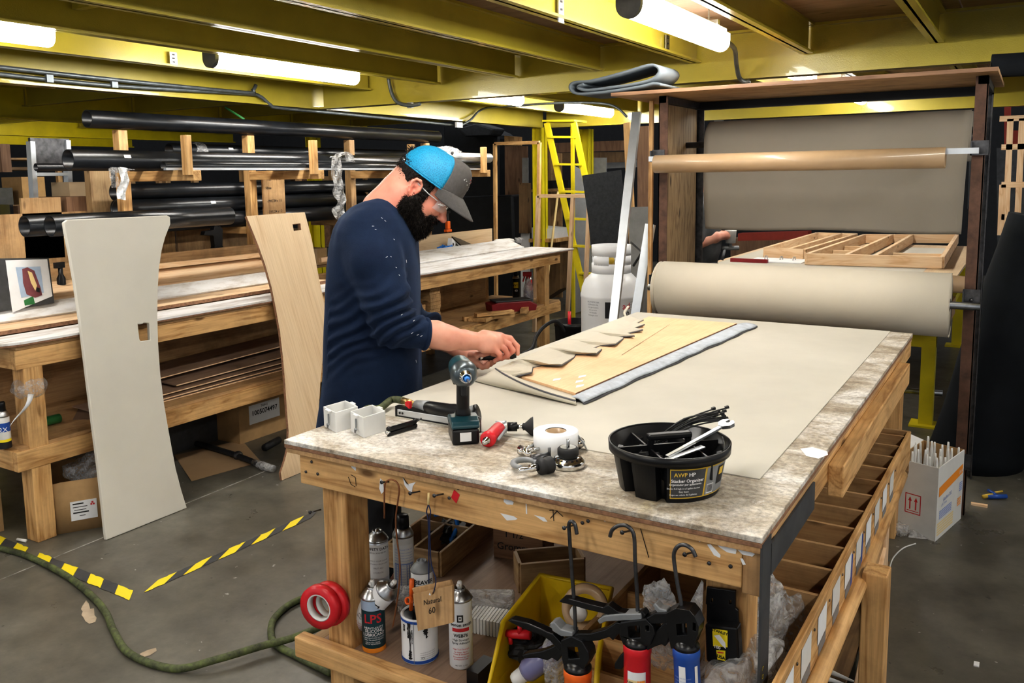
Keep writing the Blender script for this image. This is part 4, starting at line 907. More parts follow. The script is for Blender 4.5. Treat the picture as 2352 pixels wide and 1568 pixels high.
def tube(x, z, r, y0, y1, lab, mat='black_pipe', name='black_tube', wall=None, dx=0, dz=0, group=None, cat='tube', sticker=None):
    b = MB(mat); b.pipe((x, y0, z), (x+dx, y1, z+dz), r, r*.9 if wall is None else wall, 32)
    if sticker: b.mat('paper'); a = .2; b.add([(x+(r+.001)*math.cos(a+k), sticker+j, z+(r+.001)*math.sin(a+k)) for j in (-.02, .02) for k in (0, .35)], [(0, 1, 3, 2)])
    return solo(b, name, lab, cat, group)
tube(-4.60, 1.956, .051, 2.95, 6.30, 'thick black tube resting on top of the rack posts, the highest of all', dz=.005)
tube(-4.16, 1.713, .053, 2.55, 6.35, 'thick black tube lying in the forked arms with a white sticker near its end', sticker=2.85)
tube(-4.40, 1.680, .020, 2.52, 3.6, 'thin black tube poking out left of the sticker tube')
tube(-4.05, 1.683, .024, 3.02, 6.2, 'narrow black tube at the front of the upper arms')
tube(-4.28, 1.70, .040, 3.3, 6.35, 'black tube behind the sticker tube in the upper arms')
tube(-4.80, 1.80, .044, 3.63, 6.4, 'black tube wrapped with clear film behind the posts', sticker=4.1)
tube(-4.82, 1.71, .042, 3.55, 6.5, 'black tube beneath the film-wrapped one behind the posts')
b = MB('alu'); b.box((-4.022, 3.0, 1.659), (-4.0, 6.1, 1.672)); solo(b, 'metal_strip', 'long flat grey strip lying along the front of the upper arms', 'strip')
bag('film_wrap', (-4.80, 3.86, 1.79), .065, 52, 'film', 'clear film wound round the black tubes behind the posts', (.9, 1.1, 1), 'film', 20, .1)
Zb = [SX(500, c, -4.78).z for c in (504, 470, 436)]
LB = [(-4.73, Zb[0], .055, 3.3, 5.5), (-4.845, Zb[0], .055, 3.22, 5.7), (-4.955, Zb[0], .052, 3.25, 6.9), (-4.78, Zb[1], .054, 3.22, 5.2), (-4.89, Zb[1], .052, 3.28, 5.6), (-4.83, Zb[2], .052, 3.24, 6.9)]
for k, (x, z, r, y0, y1) in enumerate(LB):
    tube(x, z, r, y0, y1, ['front bottom tube of the black bundle under the pine arms', 'middle bottom tube of the black bundle under the pine arms', 'back bottom tube of the black bundle under the pine arms', 'front middle-layer tube of the black bundle', 'back middle-layer tube of the black bundle', 'topmost tube of the black bundle under the pine arms'][k], sticker=3.9 if k == 3 else None)
tube(-3.99, 1.395, .051, 2.33, 3.4, 'wide black pipe sticking out left of the cream panel, nearer of two'); tube(-4.10, 1.395, .051, 2.27, 3.4, 'wide black pipe sticking out left of the cream panel, farther of two')
# hanging film and tape
def ribbon(pts, w, mat, name, lab, x, cat, seed=0):
    P = spline([SX(a, c, x) for a, c in pts], 5); b = MB(mat); n = len(P); vs = []
    for i, p in enumerate(P):
        for j in range(5):
            k = j/4-.5; vs.append(p+V((.018*math.sin(i*.8+j*1.9+seed)*.5, w*k*(1+.2*math.sin(i*.7+seed)), .004*math.sin(i*1.3+j))))
    b.add(vs, [(i*5+j, (i+1)*5+j, (i+1)*5+j+1, i*5+j+1) for i in range(n-1) for j in range(4)]); return solo(b, name, lab, cat)
ribbon([(280, 385), (287, 405), (282, 430), (278, 458)], .05, 'paper', 'paper_strip', 'pale paper strip hanging over the ends of the tube bundle', -4.0, 'paper strip', 1)
ribbon([(262, 385), (262, 410), (268, 432)], .05, 'film', 'plastic_strip', 'short clear plastic strip beside the hanging paper strip', -4.02, 'plastic', 2)
ribbon([(296, 388), (285, 392), (272, 396), (262, 388)], .06, 'film', 'plastic_strip', 'crinkled clear plastic under the sticker tube', -4.02, 'plastic', 6)
ribbon([(775, 360), (772, 385), (776, 410), (777, 435), (784, 460), (778, 480), (780, 505)], .10, 'film_thick', 'plastic_strip', 'long crinkled clear plastic hanging from the rack left of the man', -3.98, 'plastic', 3)
ribbon([(768, 362), (780, 355), (795, 350), (806, 372)], .09, 'film_thick', 'plastic_strip', 'small twist of clear plastic on the front tube', -3.97, 'plastic', 4)
bag('plastic_wrap', (-4.35, 6.05, 1.80), .10, 61, 'film_thick', 'bright crumpled wrap on the tubes above the blue cap', (1, 1.6, .6), 'plastic')
tube(-4.05, 1.76, .040, 5.2, 6.3, 'grey wrapped tube at the far right end of the upper arms', 'alu')
# ------------------------------------------------------------------ on and under the bench
t = thing('picture_frame', 'black-framed sheet with a printed vehicle picture leaning on the bench at left', 'picture', tuple(SX(60, 715, -4.2)))
P0 = V((-4.12, 0, .945)); n = V((1, 0, .25)).normalized(); q = lambda x, y: SP(x, y, P0, n)
b = MB('dark_grey'); A = [q(-60, 594), q(112, 592), q(125, 695), q(-40, 722)]; b.add(A+[p-n*.012 for p in A], [(0, 1, 2, 3), (7, 6, 5, 4), (0, 4, 5, 1), (1, 5, 6, 2), (2, 6, 7, 3), (3, 7, 4, 0)]); b.build('backing', t)
b = MB('paper'); A = [q(12, 598), q(108, 595), q(120, 680), q(28, 718)]; b.add([p+n*.002 for p in A], [(0, 1, 2, 3)]); 
def blob(b, mat, pts, k): b.mat(mat); P = [q(*p)+n*k for p in pts]; b.add(P, [tuple(range(len(P)))])
plain('sky_ink', (.38, .48, .62), .6, var=.1); plain('maroon_ink', (.20, .06, .07), .6, var=.3)
blob(b, 'sky_ink', [(35, 614), (92, 612), (100, 672), (48, 684)], .003); blob(b, 'green', [(54, 690), (75, 680), (80, 698), (56, 702)], .0035)
blob(b, 'maroon_ink', [(50, 618), (62, 614), (78, 622), (92, 660), (96, 678), (80, 684), (60, 676), (52, 650)], .004); blob(b, 'tan_ink', [(62, 622), (72, 626), (84, 656), (80, 668), (70, 650)], .005); blob(b, 'black_ink', [(82, 660), (90, 662), (90, 672), (82, 670)], .0055)
b.build('printed_sheet', t)
b = MB('black_plastic'); c = SX(139, 622, -4.4); b.at((c.x, c.y, .905)).lathe([(.022, 0), (.022, .19), (.012, .21), (.012, .25), (.0, .25)], 16); b.M = Matrix(); b.box((c.x-.012, c.y-.03, 1.15), (c.x+.012, c.y+.02, 1.18)); solo(b, 'spray_bottle', 'small black spray bottle between the picture and the cream panel', 'bottle')
ybox(-4.5, -4.3, 2.42, 2.6, .904, 1.04, 'ply', 'wood_box', 'orange plywood box behind the picture frame', 'box'); ybox(-4.05, -4.0, 2.28, 2.33, .946, 1.12, 'cream_white', 'sample_pieces', 'thin cream sample strips standing behind the cream panel', 'sample') if False else None
# lower shelf items
def can(x, y, z, r, h, parts, lab, name='spray_can', tilt=None, cap='dome', face=None, cat='spray can', group=None):
    t = thing(name, lab, cat, (x, y, z), group); fa = math.atan2(-y, -x) if face is None else face
    b = MB(parts.get('body', 'white_plastic')); b.at((x, y, z), rz=0) if not tilt else None
    M = Matrix.Translation((x, y, z)) @ (tilt if tilt else Matrix()); b.M = M
    b.lathe([(.001, .004), (r-.004, 0), (r, .004), (r, h), (r-.002, h+.003)], 36)
    for bm, z0, z1 in parts.get('bands', ()): b.mat(bm); b.wrapquad(0, 2*PI, z0, z1, r+.0004, 36)
    for (s, size, da, zz, mt, *bo) in parts.get('text', ()): b.mat(mt); b.wraptext(s, size, r+.0009, fa+da/r, zz, bo[0] if bo else 0)
    for (mt, a0, a1, z0, z1) in parts.get('quads', ()): b.mat(mt); b.wrapquad(fa+a0, fa+a1, z0, z1, r+.0007, 8)
    if parts.get('poly'):
        for mt, pl in parts['poly']:
            b.mat(mt); b.add([((r+.001)*math.cos(fa+u/r), (r+.001)*math.sin(fa+u/r), v) for u, v in pl], [tuple(range(len(pl)))])
    b.build('body', t)
    if cap == 'dome' or cap == 'nozzle':
        b = MB(parts.get('dome', 'steel')); b.M = M; b.lathe([(r+.001, h), (r+.002, h+.003), (r, h+.006), (r*.90, h+.011), (r*.70, h+.019), (r*.50, h+.024), (r*.47, h+.026), (r*.47, h+.030), (r*.42, h+.031), (r*.36, h+.026), (.005, h+.027), (.004, h+.034), (0, h+.034)], 36); b.build('dome', t)
        if cap == 'nozzle': b = MB('white_plastic'); b.M = M; b.lathe([(.007, h+.028), (.007, h+.044), (.005, h+.048), (0, h+.048)], 14); b.box((-.004, -.010, h+.036), (.004, 0, h+.043)); b.build('nozzle', t)
    elif cap == 'cap':
        b = MB('steel'); b.M = M; b.lathe([(r+.001, h), (r, h+.006), (r*.78, h+.022), (r*.7, h+.026)], 32); b.build('dome', t)
        b = MB(parts.get('capm', 'black_plastic')); b.M = M; b.lathe([(r*.62, h+.024), (r*.60, h+.06), (r*.5, h+.066), (0, h+.066)], 28); b.build('cap', t)
    return t
c = SX(18, 985, -3.80); can(-3.80, 1.935+.0, .449, .028, .14, {'body': 'white_plastic', 'bands': [('blue', .075, .115), ('black_ink', .0, .03), ('yellow_ink', .03, .042)], 'text': [('2X', .03, 0, .085, 'white_ink')]}, 'blue and white spray can at the end of the bench lower shelf', cap='cap')
b = MB('green'); c = SX(100, 980, -3.95); b.at((c.x, c.y-.02, .475), rx=PI/2).lathe([(.001, -.1), (.022, -.1), (.022, .06), (.012, .08), (0, .08)], 16); b.M = Matrix(); solo(b, 'green_bottle', 'green plastic bottle lying behind the bench front leg', 'bottle')
for k, (x0, y0, y1, z, w, sl) in enumerate(((-3.83, 2.45, 5.0, .452, .30, .0), (-3.84, 2.75, 5.2, .462, .28, .012), (-3.86, 2.6, 5.0, .478, .30, .02), (-3.9, 2.9, 5.3, .50, .32, .03), (-4.0, 2.7, 5.0, .53, .28, .05))):
    b = MB('ply_deck'); b.add([(x0, y0, z), (x0-w, y0, z+.01), (x0-w, y1, z+.01+sl), (x0, y1, z+sl), (x0, y0, z+.006), (x0-w, y0, z+.016), (x0-w, y1, z+.016+sl), (x0, y1, z+sl+.006)], [(0, 1, 2, 3), (7, 6, 5, 4), (0, 3, 7, 4), (0, 4, 5, 1), (2, 6, 7, 3), (1, 5, 6, 2)], g=[(v[1], v[0], v[2]) for v in ([(x0, y0, z), (x0-w, y0, z), (x0-w, y1, z), (x0, y1, z)]*2)])
    b.mat('pine_new'); b.quad((x0+.001, y0, z), (x0+.001, y1, z+sl), (x0+.001, y1, z+sl+.006), (x0+.001, y0, z+.006))
    solo(b, 'hardboard_sheet', 'thin brown hardboard strip stacked on the bench lower shelf, number %d from the bottom' % (k+1) if False else ['lowest thin brown hardboard strip on the bench lower shelf', 'second hardboard strip up on the bench lower shelf', 'middle hardboard strip of the stack on the bench lower shelf', 'second hardboard strip from the top on the bench lower shelf', 'topmost hardboard strip of the stack on the bench lower shelf'][k], 'hardboard')
b = MB('ply_deck'); b.prism([(-3.82, 2.42), (-3.95, 2.34), (-4.15, 2.5), (-4.15, 2.9), (-3.85, 2.9)], .4495, .451); solo(b, 'hardboard_scrap', 'angular brown hardboard offcut left of the cream panel on the shelf', 'hardboard')
# boxes below
t = thing('cardboard_box', 'open brown cardboard box with a white label under the bench near leg', 'cardboard box', (-3.83, 2.33, 0))
A, B2, C2, D2 = V((-3.70, 2.12, 0)), V((-3.60, 2.50, 0)), V((-4.0, 2.6, 0)), V((-4.08, 2.2, 0))
A, B2 = SZ(122, 1230, 0), SZ(240, 1207, 0); A.x -= .01; e = (B2-A).normalized()*.42; B2 = A+e; nn = V((-e.y, e.x, 0)).normalized()*.34; C2 = B2+nn; D2 = A+nn; H = .235
for k, (p, r_) in enumerate(((A, B2), (B2, C2), (C2, D2), (D2, A))):
    b = MB('cardboard'); d = (r_-p); N = 8; vs = []
    for i in range(N+1):
        bulge = .012*math.sin(PI*i/N); nrm = V((d.y, -d.x, 0)).normalized()
        vs += [p+d*i/N+nrm*bulge*.6, p+d*i/N+nrm*bulge+V((0, 0, H+(.008 if i % 8 else 0)))]
    b.add(vs, [(2*i, 2*i+2, 2*i+3, 2*i+1) for i in range(N)], True)
    if k == 0:
        dn = d.normalized(); n_ = V((dn.y, -dn.x, 0)); m = p+d*.33+n_*.014+V((0, 0, .10)); b.mat('paper'); qrect(b, m, dn, U, -.055, -.045, .055, .045); b.mat('black_ink'); m = m+n_*.0006
        for i, (x0, x1) in enumerate(((-.045, -.0), (-.045, .015), (-.04, .01), (-.045, .02), (-.02, .005))): qrect(b, m, dn, U, x0, .03-.014*i, x1, .033-.014*i+(.003 if i in (0, 3) else 0))
        b.mat('red_ink'); 
        for a_, c_ in ((.032, .022), (.042, .022), (.037, .031)): qrect(b, m, dn, U, a_-.004, c_-.004, a_+.004, c_+.004)
        b.mat('kraft'); qrect(b, p+d*.66+n_*.0135, dn, U, -.02, 0, .025, H)
    b.build('side', t, solid=.004)
b = MB('cardboard'); b.add([A, B2, C2, D2], [(0, 1, 2, 3)]); b.build('bottom', t)
bag('plastic_bag', tuple((A+C2)/2+V((0, 0, .20))), .13, 71, 'film', 'grey crumpled plastic sticking out of the brown cardboard box', (1, 1, .8))
t = thing('cardboard_box', 'dark cardboard box with a white number label under the middle of the bench', 'cardboard box', (-4.2, 3.95, 0))
b = MB('cardboard'); p, r_ = SX(562, 975, -4.0), SX(668, 960, -4.0); b.box((-4.35, p.y, 0.0), (-4.05, p.y+.5, .30)); b.mat('paper'); b.quad((-4.049, p.y+.08, .10), (-4.049, p.y+.33, .10), (-4.049, p.y+.33, .22), (-4.049, p.y+.08, .22)); b.mat('black_ink'); b.text('1005074497', .042, (-4.048, p.y+.205, .165), right=(0, 1, 0), bold=.02); b.text('74441', .024, (-4.048, p.y+.205, .20), right=(0, 1, 0)); b.build('body', t)
ybox(-4.6, -4.25, 2.9, 3.6, 0, .24, 'dark_grey', 'storage_case', 'dark case on the floor far under the bench', 'case')
ybox(-4.4, -4.0, 1.75, 2.0, 0, .20, 'cardboard', 'cardboard_box', 'shadowed box under the bench at the left picture edge', 'cardboard box')
b = MB('black_rubber'); b.tube(spline([SZ(330, 1000, .1), SZ(392, 1010, .03), SZ(450, 1018, .02), (SZ(520, 1038, .02)), SZ(560, 1052, .02), SZ(585, 1062, .02)], 6), .017, 10); b.mat('film_thick'); b.tube([SZ(583, 1061, .02), SZ(605, 1070, .02), SZ(628, 1076, .022)], [.018, .024, .02], 10); b.mat('dark_steel'); c = SZ(547, 1046, .02); b.ball(c, .028, 12)
solo(b, 'vacuum_hose', 'black hose with a taped end lying on the floor under the bench', 'hose')
b = MB('black_rubber'); b.tube([SZ(608, 1028, .02), SZ(640, 1010, .02)], .022, 14); solo(b, 'tube_offcut', 'short black tube piece on the floor left of the maple panel', 'tube')
b = MB('kraft'); P = [SZ(400, 1045, .003), SZ(555, 1010, .003), SZ(600, 1060, .003), SZ(440, 1105, .003)]; b.add(P, [(0, 1, 2, 3)]); solo(b, 'paper_or_light_patch', 'patch of light through a gap, laid as a thin brown sheet under the bench', 'paper')  # light falling through a gap onto the floor, put in as a brown sheet
b = MB('white_plastic'); b.tube([SZ(40, 1238, .008), SZ(60, 1242, .008)], .007, 8); solo(b, 'marker_pen', 'small white marker on the floor left of the bench leg', 'marker')
# right half of the bench
def blocks(x0, y0, w, d, h, n, z, mat, labs, name='wood_block', gr=None):
    for k in range(n):
        b = MB(mat); j = R.uniform(-.004, .004); b.box((x0-w+j, y0+j, z+k*h+.0005), (x0+j, y0+d+j, z+(k+1)*h-.0008)); solo(b, name, labs, 'wood block', gr, bevel=.001)
blocks(-3.78, 4.86, .25, .12, .028, 8, .4495, 'pine_old', 'short wood block in the lower pile on the shelf behind the man arm', gr='stacked short blocks beside the man')
blocks(-3.80, 5.06, .25, .13, .028, 12, .4495, 'pine_old', 'short wood block in the taller pile reaching toward the bench top', gr='tall stack of short blocks')
for k, (a, z, L, w, h, dx, dy, lab) in enumerate((((1096, 735), .4495, .30, .16, .03, -.2, .98, 'flat pine block lying nearest the front of the bench shelf'), ((1180, 722), .4495, .5, .05, .035, -.55, -.83, 'long square stick lying on the bench shelf'), ((1178, 715), .486, .38, .05, .03, -.5, -.87, 'shorter stick lying on top of the long square stick'), ((1202, 715), .4495, .22, .06, .035, -.4, .9, 'small offcut behind the sticks on the bench shelf'))):
    p = SZ(a[0], a[1], z+h/2); b = MB('pine'); d = V((dx, dy, 0)).normalized(); b.beam(p, p+d*L*.9, w, h); solo(b, 'wood_block', lab, 'wood block', bevel=.002)
t = thing('sander_tray', 'dark red plastic caddy with a sanding pad on the bench shelf', 'tool case', tuple(SZ(1168, 705, .45)))
c = SZ(1174, 712, .45); b = MB('dark_red'); b.at((c.x, c.y, .4495), rz=.9); b.prism([(-.20, 0), (.20, 0), (.21, .05), (.14, .085), (-.14, .085), (-.21, .07)], -.09, .09, axes=(V((0, 0, 0)), V((1, 0, 0)), V((0, 0, 1)), V((0, 1, 0)))); b.M = Matrix(); b.build('case', t, bevel=.008)
b = MB('dark_grey'); b.at((c.x, c.y, .535), rz=.9); b.box((-.17, -.085, 0), (.17, .085, .012)); b.M = Matrix(); b.build('pad', t, bevel=.004)
p = SZ(1196, 685, .45); can(p.x-.05, p.y, .4495, .034, .19, {'body': 'black_plastic', 'quads': [('yellow_ink', -.7, .7, .10, .155)], 'text': [('WD', .036, 0, .128, 'black_ink', .01), ('40', .03, 0, .075, 'white_ink')]}, 'black and yellow lubricant can standing on the bench shelf', cap='cap')
t = thing('trigger_spray_bottle', 'clear spray bottle with red trigger head and purple liquid on the bench shelf', 'spray bottle', tuple(SZ(1214, 692, .45)))
p = SZ(1214, 692, .45); x, y = p.x, p.y; plain('purple_liquid', (.20, .20, .36), .3)
b = MB('purple_liquid'); b.at((x, y, .4495)).lathe([(.001, 0), (.042, 0), (.044, .01), (.044, .10), (0, .10)], 24); b.M = Matrix(); b.build('liquid', t)
b = MB('film_thick'); b.at((x, y, .45)).lathe([(.046, .0), (.047, .10), (.045, .13), (.025, .19), (.015, .215), (.015, .23)], 24, cap=False); b.M = Matrix(); b.build('bottle', t)
b = MB('red'); b.at((x, y, .675), rz=.6); b.box((-.05, -.012, .01), (.03, .012, .05)); b.box((-.018, -.014, -.01), (.018, .014, .02)); b.beam((-.03, 0, .02), (-.05, 0, -.04), .012, .012); b.M = Matrix(); b.build('trigger_head', t, bevel=.003)
can(p.x-.1, p.y+.18, .4495, .033, .18, {'body': 'red'}, 'red can standing behind the trigger spray bottle', cap='cap')
# things lying at the back of the bench
b = MB('light_blue'); bag('nitrile_glove', tuple(SX(1022, 575, -4.38)+V((0, 0, .0))), .055, 81, 'light_blue', 'crumpled bright blue nitrile glove on the bench behind the man', (1.1, 1.2, .7), 'glove', 22, .6)
bag('nitrile_glove', tuple(SX(980, 588, -4.36)), .05, 84, 'navy_cord', 'dark navy glove half hidden beside the man', (1, 1.6, .5), 'glove', 18, .6)
bag('green_cloth', tuple(SX(995, 592, -4.33)), .05, 86, 'green', 'crumpled dark green cloth on the bench by the man chest', (1, 2.2, .4), 'cloth', 18, .5)
t = thing('product_box', 'white and blue carton tilted on the bench behind the blue glove', 'carton', tuple(SX(1038, 570, -4.42)))
c = SX(1036, 566, -4.40); b = MB('paper'); b.at(c, rz=.3, rx=-.5); b.box((-.02, -.05, -.05), (.02, .05, .06)); b.mat('blue_ink'); b.box((.0205, -.05, -.05), (.021, .05, 0)); b.mat('black_ink'); b.box((.0205, -.02, .01), (.021, .01, .03)); b.M = Matrix(); b.build('body', t)
for k, (a, c, lab) in enumerate((((1046, 552), (1095, 574), 'black ring binder leaning at the back of the bench'), ((1040, 562), (1090, 578), 'white ring binder lying below the black one'))):
    A, C = SX(*a, -4.42), SX(*c, -4.36); b = MB(['black_plastic', 'white_plastic'][k]); b.beam(A, C, .22, .012, up=(.5, 0, 1)); b.mat('paper'); b.beam(A+V((0, 0, -.012)), C+V((0, 0, -.012)), .2, .01, up=(.5, 0, 1)); solo(b, 'ring_binder', lab, 'binder')
b = MB('yellow_ink'); A, C = SX(1112, 560, -4.36), SX(1142, 563, -4.34); b.beam(A, C, .04, .025); b.mat('black_plastic'); b.beam(A+V((0, .02, -.015)), C+V((0, .02, -.015)), .03, .012); solo(b, 'utility_knife', 'yellow utility knife on the bench by the white bottle', 'knife', bevel=.004)
A, C = SX(1135, 557, -4.40), SX(1178, 553, -4.40); b = MB('white_plastic'); b.tube([A, A+(C-A)*.1, A+(C-A)*.8, C], [.018, .03, .03, .02], 16); solo(b, 'white_bottle', 'white plastic bottle lying at the back of the bench', 'bottle')
bag('foil_pack', tuple(SX(1192, 552, -4.42)), .04, 90, 'film_thick', 'crinkled silver pack at the far end of the bench', (1, 1.2, .8), 'pack', 14, .4)
ybox(-4.60, -4.58, 4.95, 5.42, 1.0, 1.22, 'maple', 'plywood_offcut', 'pale plywood piece standing behind the man chin', 'plywood')
t = thing('bar_clamp', 'black and orange bar clamp standing behind the bench near the man face', 'clamp', tuple(SX(1028, 545, -4.56)))
p = SX(1028, 490, -4.55); b = MB('dark_steel'); b.box((p.x-.005, p.y-.012, .6), (p.x+.005, p.y+.012, p.z)); b.build('bar', t); b = MB('black_plastic'); b.box((p.x-.012, p.y-.05, p.z), (p.x+.012, p.y+.03, p.z+.02)); b.build('jaw', t); b = MB('orange'); b.box((p.x-.015, p.y-.022, p.z-.14), (p.x+.015, p.y+.022, p.z-.07)); b.box((p.x-.018, p.y-.04, p.z-.17), (p.x+.018, p.y+.04, p.z-.145)); b.build('grip', t, bevel=.004)

t = thing('mitre_saw', 'saw with round grey guard and yellow housing on the bench behind the man shoulder', 'saw', tuple(SX(850, 560, -4.25)))
p = SX(838, 503, -4.25); b = MB('concrete_block'); b.at((p.x, p.y, p.z), ry=PI/2); b.lathe([(0, -.012), (.125, -.012), (.13, 0), (.125, .012), (0, .012)], 36); b.mat('black_ink'); b.lathe([(.085, .0125), (.02, .0128)], 24, cap=False); b.M = Matrix(); b.build('blade_guard', t)
b = MB('amber'); b.mats = ['bin_yellow']; b.box((p.x-.06, p.y+.06, p.z+.06), (p.x+.03, p.y+.20, p.z+.15)); b.build('housing', t, bevel=.02)
b = MB('bin_yellow'); b.box((p.x-.10, p.y-.10, .904), (p.x+.08, p.y+.24, .96)); b.build('base', t, bevel=.01); b = MB('dark_steel'); b.beam((p.x-.05, p.y+.16, .95), (p.x-.03, p.y+.14, p.z+.1), .05, .05); b.build('arm', t)
# ================================================================== people: smooth blended solids meshed with surface nets
import numpy as np
class Field:
    def __init__(s, lo, hi, h):
        s.h = h; s.lo = np.array(lo, np.float32); s.n = (np.ceil((np.array(hi)-s.lo)/h).astype(int)+1)
        s.f = np.full(tuple(s.n), .05, np.float32)
    def _sub(s, lo, hi, pad):
        a = np.clip(np.floor((np.array(lo)-pad-s.lo)/s.h).astype(int), 0, s.n-1); b = np.clip(np.ceil((np.array(hi)+pad-s.lo)/s.h).astype(int)+1, 1, s.n)
        if np.any(b <= a): return None
        sl = tuple(slice(i, j) for i, j in zip(a, b)); ax = [s.lo[k]+s.h*np.arange(a[k], b[k], dtype=np.float32) for k in range(3)]
        X, Y, Z = np.meshgrid(*ax, indexing='ij', sparse=True); return sl, X, Y, Z
    def _put(s, sl, d, k, op):
        f = s.f[sl]
        if op == 'add':
            if k > 0: h = np.clip(.5+.5*(f-d)/k, 0, 1); s.f[sl] = f*(1-h)+d*h-k*h*(1-h)
            else: s.f[sl] = np.minimum(f, d)
        elif op == 'sub':
            if k > 0: h = np.clip(.5-.5*(f+d)/k, 0, 1); s.f[sl] = f*(1-h)-d*h+k*h*(1-h)
            else: s.f[sl] = np.maximum(f, -d)
    def cap(s, a, b, r0, r1=None, k=.012, op='add'):
        r1 = r0 if r1 is None else r1; a = np.array(a, np.float32); b = np.array(b, np.float32); m = max(r0, r1)+k+.01
        q = s._sub(np.minimum(a, b), np.maximum(a, b), m)
        if q is None: return s
        sl, X, Y, Z = q; d = b-a; L = float(d@d)+1e-9
        t = np.clip(((X-a[0])*d[0]+(Y-a[1])*d[1]+(Z-a[2])*d[2])/L, 0, 1)
        D = np.sqrt((X-a[0]-t*d[0])**2+(Y-a[1]-t*d[1])**2+(Z-a[2]-t*d[2])**2)-(r0+(r1-r0)*t); s._put(sl, D, k, op); return s
    def chain(s, pts, k=.012):
        for (a, ra), (b, rb) in zip(pts, pts[1:]): s.cap(a, b, ra, rb, k)
        return s
    def ell(s, c, r, ax=None, k=.012, op='add'):
        c = np.array(c, np.float32); m = max(r)+k+.01; q = s._sub(c, c, m)
        if q is None: return s
        sl, X, Y, Z = q; X, Y, Z = X-c[0], Y-c[1], Z-c[2]; A = np.eye(3) if ax is None else np.array(ax)
        U = [A[i][0]*X+A[i][1]*Y+A[i][2]*Z for i in range(3)]; k0 = np.sqrt(sum((U[i]/r[i])**2 for i in range(3)))
        k1 = np.sqrt(sum((U[i]/r[i]**2)**2 for i in range(3)))+1e-6; s._put(sl, k0*(k0-1)/k1, k, op); return s
    def fn(s, lo, hi, f, k=.012, op='add'):
        q = s._sub(lo, hi, .02)
        if q: sl, X, Y, Z = q; s._put(sl, f(X, Y, Z).astype(np.float32), k, op)
        return s
    def mesh(s):
        f = s.f; ins = f < 0; c = [(i, j, k) for i in (0, 1) for j in (0, 1) for k in (0, 1)]; nx, ny, nz = (int(v)-1 for v in s.n)
        cnt = np.zeros((nx, ny, nz), np.int8)
        for i, j, k in c: cnt += ins[i:nx+i, j:ny+j, k:nz+k]
        I = np.argwhere((cnt > 0) & (cnt < 8)); idx = np.full((nx, ny, nz), -1, np.int32); idx[I[:, 0], I[:, 1], I[:, 2]] = np.arange(len(I))
        P = np.zeros((len(I), 3)); W = np.zeros(len(I))
        for a in c:
            for ax in range(3):
                if a[ax]: continue
                b = list(a); b[ax] = 1; fa = f[I[:, 0]+a[0], I[:, 1]+a[1], I[:, 2]+a[2]]; fb = f[I[:, 0]+b[0], I[:, 1]+b[1], I[:, 2]+b[2]]
                m = (fa < 0) != (fb < 0); t = np.where(m, fa/(fa-fb+1e-12), 0); p = np.tile(np.array(a, float), (len(I), 1)); p[:, ax] += t; P += p*m[:, None]; W += m
        P = s.lo+s.h*(I+P/W[:, None]); F = []
        for ax in range(3):
            o = [k for k in range(3) if k != ax]; a = np.moveaxis(ins, [ax]+o, [0, 1, 2]); ch = a[:-1] != a[1:]; Q = np.argwhere(ch[:, 1:-1, 1:-1]); Q[:, 1:] += 1
            if not len(Q): continue
            di = np.moveaxis(idx, [ax]+o, [0, 1, 2]); q = [di[Q[:, 0], Q[:, 1]+u, Q[:, 2]+v] for u, v in ((-1, -1), (0, -1), (0, 0), (-1, 0))]; q = np.stack(q, 1)
            flip = a[Q[:, 0], Q[:, 1], Q[:, 2]] ^ (ax == 1); q[~flip] = q[~flip][:, ::-1]; F.append(q)
        return P, np.concatenate(F)
def np_object(name, P, F, mats, parent, origin, fn=None, col=None, mi=None):
    me = bpy.data.meshes.new(name); me.from_pydata((P-np.array(origin)).tolist(), [], F.tolist()); me.update()
    me.polygons.foreach_set('use_smooth', [True]*len(F))
    for m in mats: me.materials.append(MATS[m])
    if mi is not None: me.polygons.foreach_set('material_index', mi.astype(np.int32))
    if col is not None: at = me.attributes.new('tint', 'FLOAT_COLOR', 'POINT'); at.data.foreach_set('color', np.concatenate([col, np.ones((len(col), 1))], 1).astype(np.float32).ravel())
    o = bpy.data.objects.new(name, me); COL.objects.link(o)
    if parent: o.parent = parent; o['_o'] = list(origin)
    return o
def vnormals(P, F):
    n = np.cross(P[F[:, 2]]-P[F[:, 0]], P[F[:, 3]]-P[F[:, 1]]); N = np.zeros_like(P)
    for i in range(4): np.add.at(N, F[:, i], n)
    return N/(np.linalg.norm(N, axis=1)[:, None]+1e-12)
def nz(P, s, off=0.0): return np.array([noise.noise(V((x*s+off, y*s, z*s))) for x, y, z in P])
# tint-aware skin
_t = MATS['skin'].node_tree; _at = _t.nodes.new('ShaderNodeAttribute'); _at.attribute_name = 'tint'; _mx = _t.nodes.new('ShaderNodeMix'); _mx.data_type = 'RGBA'; _mx.blend_type = 'MULTIPLY'; _mx.inputs[0].default_value = 1
_bs = _t.nodes['Principled BSDF']; _src = _bs.inputs['Base Color'].links[0].from_socket; _t.links.new(_src, _mx.inputs[6]); _t.links.new(_at.outputs['Color'], _mx.inputs[7]); _t.links.new(_mx.outputs[2], _bs.inputs['Base Color'])

